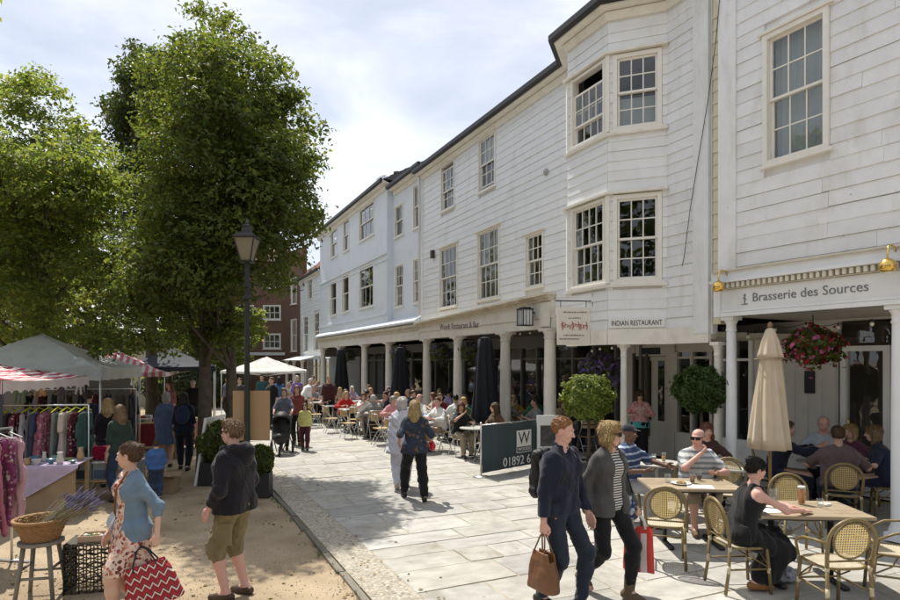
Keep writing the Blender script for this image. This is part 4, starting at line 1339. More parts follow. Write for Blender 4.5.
def mesh_np(name, V, F, mats, smooth=False, mi=None):
 me = bpy.data.meshes.new(name)
 F = np.asarray(F)
 k = F.shape[1]
 if k == 4:
  dg_ = F[:, 2] == F[:, 3]
  if dg_.any():
   mi0 = np.zeros(len(F), int) if mi is None else np.asarray(mi)
   me.from_pydata([tuple(v) for v in V], [], [tuple(f) if not q else tuple(f[:3]) for f, q in zip(F.tolist(), dg_.tolist())])
   if smooth: me.polygons.foreach_set('use_smooth', np.ones(len(F), dtype=bool))
   for m in (mats if isinstance(mats, (list, tuple)) else [mats]): me.materials.append(m)
   me.polygons.foreach_set('material_index', mi0.astype(np.int32))
   return me
 me.vertices.add(len(V)); me.vertices.foreach_set('co', np.asarray(V, dtype=np.float32).ravel())
 me.loops.add(F.size); me.loops.foreach_set('vertex_index', F.astype(np.int32).ravel())
 me.polygons.add(len(F)); me.polygons.foreach_set('loop_start', np.arange(0, F.size, k, dtype=np.int32))
 try: me.polygons.foreach_set('loop_total', np.full(len(F), k, dtype=np.int32))
 except Exception: pass
 if smooth: me.polygons.foreach_set('use_smooth', np.ones(len(F), dtype=bool))
 for m in (mats if isinstance(mats, (list, tuple)) else [mats]): me.materials.append(m)
 if mi is not None: me.polygons.foreach_set('material_index', np.asarray(mi, dtype=np.int32))
 me.update(calc_edges=True)
 if name in ('foliage', 'flowers', 'crown_ball'):
  av_ = me.attributes.new('tuft', 'FLOAT', 'POINT'); av_.data.foreach_set('value', np.repeat(np.random.default_rng(1).random(len(V) // 4), 4).astype(np.float32))
 return me

def in_poly(x, y, poly):
 c = False
 n = len(poly)
 j = n - 1
 for i in range(n):
  xi, yi = poly[i]; xj, yj = poly[j]
  if (yi > y) != (yj > y) and x < (xj - xi) * (y - yi) / (yj - yi) + xi: c = not c
  j = i
 return c

def tree(name, label, base, trunks, lobes, nleaf, lsize, leaf, seed, group=None, hang=0.15):
 """lobes: list of (centre, radius); leaves sit in tufts on the shells of the lobes, limbs run to them"""
 rng = np.random.default_rng(seed)
 g = random.Random(seed)
 t = thing(name, label, 'tree', base, 0, group)
 B = Vector(base)
 LC = [(Vector(c) - B, r) for c, r in lobes]
 # trunk and limbs
 for k, (off, r0, top) in enumerate(trunks):
  mb = MB()
  p0 = Vector(off); p1 = Vector(top) - B
  n = 9
  pts = []; rs = []
  for i in range(n + 1):
   q = i / n
   p = p0.lerp(p1, q) + Vector((.10 * math.sin(q * 5 + k * 2), .10 * math.sin(q * 4 + k), 0)) * (q * 1.2)
   pts.append(p); rs.append(r0 * (1.35 - .35 * min(1, q * 8)) * (1 - .72 * q))
  mb.tube(pts, rs, 12)
  near = LC[k::len(trunks)]
  for (c, r) in near[:26]:
   q = min(.85, max(.25, (c.z - p0.z) / max(1, (p1.z - p0.z)) - .22))
   s = p0.lerp(p1, q)
   mid = s.lerp(c, .5) + Vector((g.uniform(-.2, .2), g.uniform(-.2, .2), g.uniform(0, .35)))
   rr = r0 * .38 * (1 - q * .5)
   mb.tube([s, s.lerp(mid, .5), mid, mid.lerp(c, .6), c], [rr, rr * .8, rr * .6, rr * .38, rr * .15], 6)
   for j in range(3):
    e = c + Vector((g.gauss(0, 1), g.gauss(0, 1), g.gauss(0, 1))).normalized() * r * .8
    mb.tube([mid.lerp(c, .5), c.lerp(e, .5), e], [rr * .3, rr * .18, .006], 5)
  o = mb.build('trunk', BARK, t, True)
 # tufts then leaves
 w = np.array([r ** 2 for _, r in LC]); w /= w.sum()
 ntuft = max(60, nleaf // 16)
 idx = rng.choice(len(LC), ntuft, p=w)
 C = np.array([tuple(c) for c, _ in LC]); RR = np.array([r for _, r in LC])
 dirs = rng.normal(0, 1, (ntuft, 3)); dirs /= np.linalg.norm(dirs, axis=1)[:, None]; dirs[:, 2] += .38; dirs /= np.linalg.norm(dirs, axis=1)[:, None]
 rad = RR[idx] * (rng.uniform(.35, 1.0, ntuft) ** .5) * rng.uniform(.85, 1.18, ntuft)
 tc_ = C[idx] + dirs * rad[:, None] * np.array([1, 1, .85])
 per = nleaf // ntuft
 cen = np.repeat(tc_, per, 0) + rng.normal(0, .12, (ntuft * per, 3)) * np.array([1, 1, .5])
 nr = np.repeat(dirs, per, 0) * .6 + np.array([0, 0, .55])
 V, F = leaves_np(cen, nr, lsize, rng)
 cm_ = mesh_np('crown', V, F, leaf)
 # leaf tone differs at random from spray to spray
 tv = np.clip(.35 * rng.random(len(LC))[idx] + .65 * rng.random(ntuft), 0, 1)
 av_ = cm_.attributes.new('tuft', 'FLOAT', 'POINT'); av_.data.foreach_set('value', np.repeat(tv, per * 4).astype(np.float32))
 o = place('crown', cm_, t)
 return t

def lobes_from_outline(poly, d0, depth, n, rmin, rmax, seed, squash=1.0):
 g = random.Random(seed)
 xs_ = [p[0] for p in poly]; ys_ = [p[1] for p in poly]
 out = []
 tries = 0
 while len(out) < n and tries < 9000:
  tries += 1
  x, y = g.uniform(min(xs_), max(xs_)), g.uniform(min(ys_), max(ys_))
  if not in_poly(x, y, poly): continue
  r = g.uniform(rmin, rmax)
  # keep the lobe inside the outline
  dd = d0 + g.uniform(-1, 1) * depth
  rp = r * FPX / dd * .8
  if not all(in_poly(x + rp * math.cos(a), y + rp * math.sin(a), poly) for a in (0, 1.05, 2.1, 3.14, 4.2, 5.25)): continue
  out.append((at(x, y, dd), r))
 # loose sprays breaking the outline
 m = len(poly)
 for k in range(int(n * .75)):
  i = g.randrange(m); t = g.random()
  x = poly[i][0] + (poly[(i + 1) % m][0] - poly[i][0]) * t; y = poly[i][1] + (poly[(i + 1) % m][1] - poly[i][1]) * t
  out.append((at(x + g.uniform(-6, 6), y + g.uniform(-6, 6), d0 + g.uniform(-.5, .5) * depth), g.uniform(.14, .32)))
 return out

big = [(194, 18), (214, 18), (238, 28), (247, 50), (274, 70), (290, 96), (304, 116), (314, 152), (306, 190), (311, 214), (300, 248), (290, 274), (268, 292), (244, 306), (238, 340), (205, 338), (160, 350), (118, 345), (92, 338), (92, 300), (118, 255), (138, 205), (138, 155), (156, 115), (148, 78), (168, 48)]
TB = ground_at(215, 470)
lob = lobes_from_outline(big, TB.y, 2.1, 125, .38, .82, 3)
tree('lime_tree', 'tall dense lime tree with two trunks behind the lamp post', (TB.x, TB.y, -.05),
     [((-.2, 0, 0), .15, tuple(at(196, 60, TB.y))), ((.26, .2, 0), .13, tuple(at(232, 70, TB.y + .3)))], lob, 92000, .054, LEAF, 4, 'lime trees along the walk')
# tree just behind it, its dark top showing to the left
sec = [(108, 92), (116, 68), (140, 52), (165, 46), (176, 80), (172, 140), (160, 220), (148, 270), (124, 275), (116, 220), (118, 155), (107, 118)]
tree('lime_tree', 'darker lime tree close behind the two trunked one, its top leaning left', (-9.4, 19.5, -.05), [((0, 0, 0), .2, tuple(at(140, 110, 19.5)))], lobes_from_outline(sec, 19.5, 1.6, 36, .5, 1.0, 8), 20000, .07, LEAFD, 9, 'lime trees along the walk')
# bright trees over the market
lft = [(-60, 128), (-20, 138), (4, 122), (14, 88), (38, 78), (56, 94), (66, 128), (88, 128), (102, 150), (120, 180), (126, 230), (124, 285), (112, 330), (60, 340), (20, 335), (-60, 335)]
tree('lime_tree', 'backlit lime tree spreading over the market stalls', (-9.6, 14.6, -.05), [((0, 0, 0), .2, tuple(at(40, 140, 14.6)))], lobes_from_outline(lft, 14.6, 2.3, 110, .42, .85, 12), 66000, .057, LEAF2, 14, 'lime trees along the walk')
# trees standing further along and outside the left of the frame (they shade the market and show in the windows)
def round_tree(name, label, x, y, h, rad, n, leaf, seed, group='lime trees along the walk', ls=.1, nl=34, low=.3):
 g = random.Random(seed)
 lob = []
 for k in range(nl):
  a = g.uniform(0, 2 * PI); q = g.random() ** .5
  zz = g.uniform(low, 1)
  rr = rad * math.sin(PI * min(1, (zz - low) / (1 - low) * .82 + .16)) ** .6
  lob.append((Vector((x + rr * q * .8 * math.cos(a), y + rr * q * .8 * math.sin(a), h * zz - .4)), g.uniform(.3, .42) * rad * .75))
 return tree(name, label, (x, y, -.05), [((0, 0, 0), .2, (x, y, h * .8))], lob, n, ls, leaf, seed, group)
round_tree('lime_tree', 'lime tree leaning out over the clothes rail at the edge of the market', -9.8, 8.6, 10.5, 2.9, 20000, LEAF2, 31, ls=.08, nl=44, low=.42)
round_tree('lime_tree', 'lime tree far along the walk past the navy tent', -14.2, 24, 11, 3.8, 20000, LEAF, 33, ls=.1, nl=50, low=.2)
round_tree('lime_tree', 'lime tree beyond the pale house corner', -21, 27, 11, 4.6, 20000, LEAF2, 34, ls=.11, nl=50, low=.2)
round_tree('lime_tree', 'lime tree shading the far end of the market beside the brick house', -12.9, 34, 9.5, 3.0, 14000, LEAF2, 36, ls=.12, low=.22)
round_tree('lime_tree', 'lime tree on the market side of the walk with a low broad crown', -7.5, 2.0, 9.0, 3.0, 12000, LEAF, 37, ls=.12, low=.45)
round_tree('lime_tree', 'lime tree furthest back along the market side of the walk', -8.0, -5, 10.0, 3.4, 7000, LEAF, 38, ls=.15, low=.4)
for i_, (x_, y_) in enumerate(((-5.5, -11), (.5, -13), (6, -12.5))):
 round_tree('lime_tree', ['tall lime tree across the walk mirrored in the first floor bay panes', 'tall lime tree mirrored in the angled bay window', 'tall lime tree mirrored in the window above the brasserie sign'][i_], x_, y_, 13.5, 4.2, 8000, LEAF, 50 + i_, ls=.17, nl=40, low=.25)
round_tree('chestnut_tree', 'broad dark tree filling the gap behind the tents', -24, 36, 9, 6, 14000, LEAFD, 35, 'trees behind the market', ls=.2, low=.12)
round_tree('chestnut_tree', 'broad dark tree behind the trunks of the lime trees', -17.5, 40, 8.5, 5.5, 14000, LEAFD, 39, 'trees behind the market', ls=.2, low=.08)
# clipped hedge behind the market
def bush(name, label, loc, r, n, leaf, ls, seed, cat='shrub', group=None, parent=None, z=None):
 rng = np.random.default_rng(seed)
 t = thing(name, label, cat, loc, 0, group)
 dirs = rng.normal(0, 1, (n, 3)); dirs /= np.linalg.norm(dirs, axis=1)[:, None]
 zz = (z if z is not None else r[2] * .9)
 bump = 1 + .12 * np.sin(dirs[:, 0] * 7 + seed) * np.sin(dirs[:, 1] * 6) * np.cos(dirs[:, 2] * 5)
 C = dirs * np.array(r) * (rng.uniform(.5, 1.05, n) ** .4 * bump)[:, None] + np.array([0, 0, zz])
 V, F = leaves_np(C, dirs + np.array([0, 0, .2]), ls, rng)
 place('foliage', mesh_np('foliage', V, F, leaf), t)
 g = random.Random(seed)
 mb = MB()
 for k in range(7):
  e = Vector((g.gauss(0, .5) * r[0], g.gauss(0, .5) * r[1], zz + g.uniform(-.2, .5) * r[2]))
  mb.tube([(g.uniform(-.05, .05), g.uniform(-.05, .05), 0), (e.x * .4, e.y * .4, e.z * .5), e], [.018, .014, .006], 5)
 mb.build('stems', BARK, t, True)
 return t
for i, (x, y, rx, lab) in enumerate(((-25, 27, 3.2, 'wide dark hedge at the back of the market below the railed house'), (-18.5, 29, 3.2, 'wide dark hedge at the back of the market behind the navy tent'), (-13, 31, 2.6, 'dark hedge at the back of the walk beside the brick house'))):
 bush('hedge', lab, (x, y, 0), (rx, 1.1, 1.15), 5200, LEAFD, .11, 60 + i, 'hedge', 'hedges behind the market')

# ---- clipped bay balls in pots
POT = M('planter_black', (.03, .03, .032), .5, .15, 6)
SOIL = M('soil', (.03, .022, .015), .95, .3, 20)
def bay_tree(label, px, py, d, r, seed, leaf, pot_px=None):
 c = at(px, py, d)
 t = thing('bay_tree', label, 'bay tree', (c.x, c.y, .02), 0)
 rng = np.random.default_rng(seed)
 n = 5200
 dirs = rng.normal(0, 1, (n, 3)); dirs /= np.linalg.norm(dirs, axis=1)[:, None]
 bump = 1 + .12 * np.sin(dirs[:, 0] * 8 + seed) * np.sin(dirs[:, 1] * 7 + 1) + .07 * np.cos(dirs[:, 2] * 10 + dirs[:, 0] * 6); bump = bump * np.where(rng.random(n) < .06, rng.uniform(1.02, 1.2, n), 1.0)
 C = dirs * (r * rng.uniform(.55, 1.02, n) ** .35 * bump)[:, None] * np.array([1, 1, .9]) + np.array([0, 0, c.z - .02])
 V, F = leaves_np(C, dirs + np.array([0, 0, .35]), .042, rng, asp=.5)
 place('crown', mesh_np('crown_ball', V, F, leaf), t)
 mb = MB(); mb.tube([(0, 0, .35), (.02, .01, .8), (0, 0, c.z)], [.035, .03, .025], 8); mb.build('trunk', BARK, t, True)
 mb = MB(); mb.lathe([(.19, 0), (.24, .42), (.26, .44), (.26, .5), (.23, .5), (.22, .44)], 18); mb.build('pot', POT, t)
 mb = MB(); mb.lathe([(.22, .40), (.21, .455)], 16); mb.build('soil', SOIL, t)
 return t
bay_tree('bright clipped bay tree ball in front of the end column', 588, 397, 11.0, .45, 2, BAYLEAF)
bay_tree('shaded bay tree ball under the bay by the restaurant window', 701, 389, 10.2, .43, 3, leaf_material('bay_leaf_shaded', (.05, .09, .018), (.12, .18, .03), .3))  # darker copy of the bay leaf, the overhang's shade put into its colour

# ---- shrubs in planters round the lamp post
for i, (px, py, sx, h_, lab) in enumerate(((216, 486, .42, .85, 'bushy green shrub in a dark planter left of the lamp post'), (256, 500, .22, .55, 'small leafy shrub in a black tub at the foot of the lamp post'))):
 p = ground_at(px, py, -.03)
 t = bush('planter_shrub', lab, (p.x, p.y + .25, -.03), (sx, sx, h_ * .48), 2600 if i == 0 else 1200, LEAF, .05, 80 + i, 'planter', None, z=.35 + h_ * .5)
 mb = MB(); mb.box(-sx * .8, sx * .8, -sx * .55, sx * .55, 0, .42); mb.build('planter_box', POT, t)

# ---- hanging baskets
def basket(label, pos, r, cols, seed, n=900, droop=1.2, hang=.45):
 t = thing('hanging_basket', label, 'hanging basket', pos, 0, 'hanging flower baskets')
 rng = np.random.default_rng(seed)
 def cloud(m):
  d = rng.normal(0, 1, (m, 3)); d /= np.linalg.norm(d, axis=1)[:, None]
  lump = 1 + .24 * np.sin(d[:, 0] * 5 + seed) * np.sin(d[:, 1] * 6 + seed) + .14 * np.sin(d[:, 2] * 9)
  C = d * (rng.uniform(.4, 1.0, m) ** .4 * lump)[:, None] * np.array([r, r, r * .72])
  tr_ = np.where(rng.random(m) < .2, rng.uniform(1, 2.0, m), 1.0)
  C[:, 2] = np.where(C[:, 2] < 0, C[:, 2] * droop * tr_, C[:, 2])
  return C, d
 C, d = cloud(n)
 V, F = leaves_np(C, d, .045, rng); place('foliage', mesh_np('foliage', V, F, LEAF), t)
 for k, mt in enumerate(cols):
  C, d = cloud(100); C *= 1.08
  C = np.repeat(C, 4, 0) + rng.normal(0, .014, (len(C) * 4, 3)); d = np.repeat(d, 4, 0)
  V, F = leaves_np(C, d, .03, rng, asp=1.1); tag(place('flowers', mesh_np('flowers', V, F, mt), t), kind='stuff')
 mb = MB(); mb.lathe([(.05, -r * .55), (r * .5, -r * .35), (r * .62, -.02), (r * .55, -.02)], 14); mb.build('basket', M('coir', (.10, .07, .04), .9, .2, 20), t)
 mb = MB()
 for a in (0, 2.1, 4.2): mb.tube([(r * .55 * math.cos(a), r * .55 * math.sin(a), 0), (0, 0, hang)], .005, 4)
 mb.tube([(0, 0, hang), (0, 0, hang + .1)], .008, 5); mb.build('chain', BLACK, t)
 return t
RF = leaf_material('red_petal', (.26, .012, .022), (.28, .02, .03), .3, .3, .01)
PF = leaf_material('pink_petal', (.55, .14, .28), (.5, .16, .28), .3, .25, .01)
VF_ = leaf_material('violet_petal', (.24, .17, .46), (.28, .2, .5), .3, .3, .02)
p = FR.world(FR.u(811, -.2), -.25, FR.z(811, 346, -.2))
basket('hanging basket overflowing with red and pink flowers under the brasserie sign', p, .34, [RF, RF, PF], 5, 1500, 1.0, .35)
for i, (px, py, d_, lab) in enumerate(((600, 350, -.55, 'hanging basket of violet flowers under the bay of the Indian restaurant'), (441, 345, -.25, 'hanging basket of violet flowers between the arcade columns by the lettering'), (472, 341, -.3, 'hanging basket of violet flowers next to the tallest dark parasol'), (400, 346, -.2, 'hanging basket of violet flowers between far arcade columns'), (348, 352, -.2, 'hanging basket of violet flowers at the far end of the arcade'))):
 y_ = d_
 u_ = FM.u(px, y_)
 top = 2.66 if i == 0 else 3.12
 z_ = min(FM.z(px, py, y_), top - .5)
 basket(lab, FM.world(u_, y_, z_), (.40 if i == 0 else .34), ([VF_] * 4 if i == 0 else [VF_]), 70 + i, 1100, 1.3, max(.3, top - z_ - .1))
# ================================================================== FIGURES: smooth implicit bodies turned into meshes
def _smin(a, b, k):
 h = np.clip(.5 + .5 * (b - a) / k, 0, 1)
 return b * (1 - h) + a * h - k * h * (1 - h)

_E = [(0, 1), (2, 3), (4, 5), (6, 7), (0, 2), (1, 3), (4, 6), (5, 7), (0, 4), (1, 5), (2, 6), (3, 7)]
_CO = np.array([[i & 1, (i >> 1) & 1, (i >> 2) & 1] for i in range(8)])
def surface(D, org, h):
 """surface nets: quads round every grid edge that crosses the zero level"""
 s = D < 0
 nx, ny, nz_ = D.shape
 mix = np.zeros((nx - 1, ny - 1, nz_ - 1), dtype=np.int8)
 for c in _CO:
  mix += s[c[0]:nx - 1 + c[0], c[1]:ny - 1 + c[1], c[2]:nz_ - 1 + c[2]]
 cells = np.argwhere((mix > 0) & (mix < 8))
 if len(cells) == 0: return np.zeros((0, 3)), np.zeros((0, 4), int)
 vals = np.stack([D[cells[:, 0] + c[0], cells[:, 1] + c[1], cells[:, 2] + c[2]] for c in _CO], 1)
 P = np.zeros((len(cells), 3)); cnt = np.zeros(len(cells))
 for a, b in _E:
  va, vb = vals[:, a], vals[:, b]
  m = (va < 0) != (vb < 0)
  t = np.where(m, va / np.where(m, va - vb, 1), 0)
  P += np.where(m[:, None], _CO[a] + (_CO[b] - _CO[a]) * t[:, None], 0); cnt += m
 V = (cells + P / cnt[:, None]) * h + org
 idx = -np.ones(mix.shape, dtype=np.int64)
 idx[cells[:, 0], cells[:, 1], cells[:, 2]] = np.arange(len(cells))
 Q = []
 for ax in range(3):
  o1, o2 = (ax + 1) % 3, (ax + 2) % 3
  sl0 = [slice(None)] * 3; sl1 = [slice(None)] * 3
  sl0[ax] = slice(0, D.shape[ax] - 1); sl1[ax] = slice(1, D.shape[ax])
  for k in (o1, o2):
   sl0[k] = slice(1, D.shape[k] - 1); sl1[k] = slice(1, D.shape[k] - 1)
  A, B = s[tuple(sl0)], s[tuple(sl1)]
  e = np.argwhere(A != B)
  if len(e) == 0: continue
  inv = A[e[:, 0], e[:, 1], e[:, 2]]
  base = e.copy(); base[:, o1] += 1; base[:, o2] += 1
  q = []
  for d1, d2 in ((-1, -1), (0, -1), (0, 0), (-1, 0)):
   c = base.copy(); c[:, o1] += d1; c[:, o2] += d2
   q.append(idx[c[:, 0], c[:, 1], c[:, 2]])
  q = np.stack(q, 1)
  q[~inv] = q[~inv][:, ::-1]
  Q.append(q)
 F = np.concatenate(Q)
 F = F[(F >= 0).all(1)]
 return V, F

class Sdf:
 def __init__(self):
  self.p = []; self.cuts = []; self.noise = None
 def cone(self, a, b, r0, r1=None, k=None):
  self.p.append(('c', np.array(a, float), np.array(b, float), r0, r0 if r1 is None else r1, k)); return self
 def chain(self, pts, rs, k=None):
  for i in range(len(pts) - 1): self.cone(pts[i], pts[i + 1], rs[i], rs[i + 1], k)
  return self
 def ell(self, c, r, rot=None, k=None):
  self.p.append(('e', np.array(c, float), np.array(r, float), rot, None, k)); return self
 def cut(self, pt, n):
  """remove everything on the side n points to"""
  self.cuts.append(('p', np.array(pt, float), np.array(n, float) / np.linalg.norm(n))); return self
 def cutfn(self, fn):
  self.cuts.append(('f', fn, None)); return self
 def mesh(self, h, k=.04):
  lo = np.full(3, 1e9); hi = -lo
  bb = []
  for q in self.p:
   if q[0] == 'c':
    r = max(q[3], q[4]); a = np.minimum(q[1], q[2]) - r; b = np.maximum(q[1], q[2]) + r
   else:
    r = q[2].max(); a = q[1] - r; b = q[1] + r
   bb.append((a, b)); lo = np.minimum(lo, a); hi = np.maximum(hi, b)
  mrg = max(.03, 3 * h)
  lo -= mrg; hi += mrg
  n = np.ceil((hi - lo) / h).astype(int) + 1
  D = np.full(tuple(n), .25, dtype=np.float32)
  ax = [lo[i] + np.arange(n[i]) * h for i in range(3)]
  for q, (a, b) in zip(self.p, bb):
   m = k + 2 * h + .02
   i0 = np.maximum(0, np.floor((a - m - lo) / h).astype(int)); i1 = np.minimum(n, np.ceil((b + m - lo) / h).astype(int) + 1)
   X = ax[0][i0[0]:i1[0]][:, None, None]; Y = ax[1][i0[1]:i1[1]][None, :, None]; Z = ax[2][i0[2]:i1[2]][None, None, :]
   if q[0] == 'c':
    A, B = q[1], q[2]; ba = B - A; l2 = max(1e-9, ba @ ba)
    t = np.clip(((X - A[0]) * ba[0] + (Y - A[1]) * ba[1] + (Z - A[2]) * ba[2]) / l2, 0, 1)
    d = np.sqrt((X - A[0] - t * ba[0]) ** 2 + (Y - A[1] - t * ba[1]) ** 2 + (Z - A[2] - t * ba[2]) ** 2) - (q[3] + (q[4] - q[3]) * t)
   else:
    x, y, z = X - q[1][0], Y - q[1][1], Z - q[1][2]
    if q[3] is not None:
     Rm = q[3]
     x, y, z = (Rm[0][0] * x + Rm[1][0] * y + Rm[2][0] * z, Rm[0][1] * x + Rm[1][1] * y + Rm[2][1] * z, Rm[0][2] * x + Rm[1][2] * y + Rm[2][2] * z)
    r = q[2]
    k0 = np.sqrt((x / r[0]) ** 2 + (y / r[1]) ** 2 + (z / r[2]) ** 2)
    k1 = np.sqrt((x / r[0] ** 2) ** 2 + (y / r[1] ** 2) ** 2 + (z / r[2] ** 2) ** 2) + 1e-6
    d = k0 * (k0 - 1) / k1
   sub = D[i0[0]:i1[0], i0[1]:i1[1], i0[2]:i1[2]]
   sub[...] = _smin(sub, d, q[5] if q[5] is not None else k)
  X, Y, Z = ax[0][:, None, None], ax[1][None, :, None], ax[2][None, None, :]
  if self.noise:
   amp, waves = self.noise
   for i_, (w, ph) in enumerate(waves):
    q_ = np.sin(X * w[0] + Y * w[1] + Z * w[2] + ph)
    if i_ % 2: q_ = 1.6 * (1 - np.abs(np.sin((X * w[0] + Y * w[1] + Z * w[2]) * .6 + ph + .8 * q_))) ** 2 - .5
    D -= amp * q_
  for c in self.cuts:
   if c[0] == 'p':
    np.maximum(D, (X - c[1][0]) * c[2][0] + (Y - c[1][1]) * c[2][1] + (Z - c[1][2]) * c[2][2], out=D)
   else:
    np.maximum(D, -c[1](X, Y, Z), out=D)
  D[0] = D[-1] = .1; D[:, 0] = D[:, -1] = .1; D[:, :, 0] = D[:, :, -1] = .1
  return surface(D, lo, h)

def waves(seed, lam=.09, n=4, stretch=(1, 1, .7)):
 g = random.Random(seed)
 out = []
 for i in range(n):
  v = Vector((g.gauss(0, 1), g.gauss(0, 1), g.gauss(0, 1))).normalized() * (2 * PI / (lam * g.uniform(.7, 1.6)))
  out.append(((v.x * stretch[0], v.y * stretch[1], v.z * stretch[2]), g.uniform(0, 6)))
 return out

# ---------- head and hand templates (made once, in their own space)
HEADS = {}
def head_tpl(sex, res):
 key = (sex, res)
 if key in HEADS: return HEADS[key]
 f = sex == 'f'
 j = .93 if f else 1.0
 s = Sdf()
 s.ell((0, -.012, .030), (.072 * (1 if not f else .97), .091, .083)).ell((0, .026, -.032), (.057 * j, .062, .078))
 s.ell((0, .052, -.088), (.026 * j, .026, .022)).ell((0, .012, -.07), (.05 * j, .045, .04))
 s.cone((0, .082, .012), (0, .106, -.026), .008, .0125 * j, k=.012).ell((.011, .095, -.029), (.008, .009, .007), k=.01).ell((-.011, .095, -.029), (.008, .009, .007), k=.01)
 for sx in (-1, 1):
  s.cone((sx * .014, .083, .024), (sx * .046, .07, .022), .011, .009, k=.015)
  s.ell((sx * .036, .062, -.03), (.022, .022, .024), k=.02)
  s.ell((sx * .074, -.006, -.008), (.009, .02, .031), k=.008)
 s.cone((-.02, .083, -.059), (.02, .083, -.059), .0075, k=.01).cone((-.016, .083, -.070), (.016, .083, -.070), .008, k=.01)
 def sock(X, Y, Z):
  d1 = np.sqrt((X - .031) ** 2 * .6 + (Y - .092) ** 2 + (Z - .003) ** 2) - .014
  d2 = np.sqrt((X + .031) ** 2 * .6 + (Y - .092) ** 2 + (Z - .003) ** 2) - .014
  return np.minimum(d1, d2)
 s.cutfn(sock)
 h = {0: .0048, 1: .0075, 2: .011}[res]
 V, F = s.mesh(h, .03)
 c = V[F].mean(1)
 mi = np.zeros(len(F), int)
 lip = (np.abs(c[:, 0]) < .023) & (c[:, 1] > .083) & (np.abs(c[:, 2] + .0645) < .0105)
 mi[lip] = 1
 # eyeballs
 for sx in (-1, 1):
  m = MB(); m.ell((sx * .031, .079, .003), (.0125, .0105, .0105), 10, 6)
  o = len(V); mv = np.array(m.v); mf = np.array([f_ if len(f_) == 4 else (*f_, f_[-1]) for f_ in m.f])
  V = np.concatenate([V, mv]); F = np.concatenate([F, mf + o])
  cc = mv[mf].mean(1)
  mi = np.concatenate([mi, np.where((np.abs(cc[:, 0] - sx * .031) < .0065) & (cc[:, 1] > .083), 3, 2)])
 HEADS[key] = (V, F, mi)
 return HEADS[key]

HANDS = {}
def hand_tpl(pose, res):
 key = (pose, res)
 if key in HANDS: return HANDS[key]
 s = Sdf()
 s.cone((0, 0, .02), (0, 0, -.015), .026, .027).cone((0, .024, -.03), (0, .027, -.085), .013, .0125).cone((0, .006, -.03), (0, .008, -.09), .014, .0125).cone((0, -.012, -.03), (0, -.011, -.087), .014, .012).cone((0, -.026, -.03), (0, -.028, -.08), .012, .0115)
 cur = {'relaxed': (.25, .45, .35), 'flat': (.05, .08, .05), 'grip': (1.15, 1.45, .8), 'hold': (.75, .8, .4)}[pose]
 for y, z, L_, r in ((.029, -.088, .074, .0092), (.009, -.092, .082, .0095), (-.011, -.089, .076, .0092), (-.029, -.082, .059, .0082)):
  p = np.array((0, y, z)); a = 0
  sp = y * .16
  pts = [p]
  for fr_, c in zip((.44, .31, .25), cur):
   a += c
   p = p + np.array((-math.sin(a), sp if a < .6 else 0, -math.cos(a))) * L_ * fr_
   pts.append(p)
  s.chain(pts, [r, r * .95, r * .86, r * .74], k=.004)
 if pose in ('grip',):
  s.chain([(0, .026, -.02), (-.016, .042, -.05), (-.034, .036, -.078), (-.044, .018, -.092)], [.014, .0125, .0105, .0085], k=.01)
 else:
  s.chain([(0, .026, -.02), (-.012, .046, -.048), (-.02, .055, -.078), (-.024, .056, -.1)], [.014, .0125, .0105, .0085], k=.01)
 h = {0: .0042, 1: .0062, 2: .0085}[res]
 V, F = s.mesh(h, .012)
 HANDS[key] = (V, F)
 return HANDS[key]

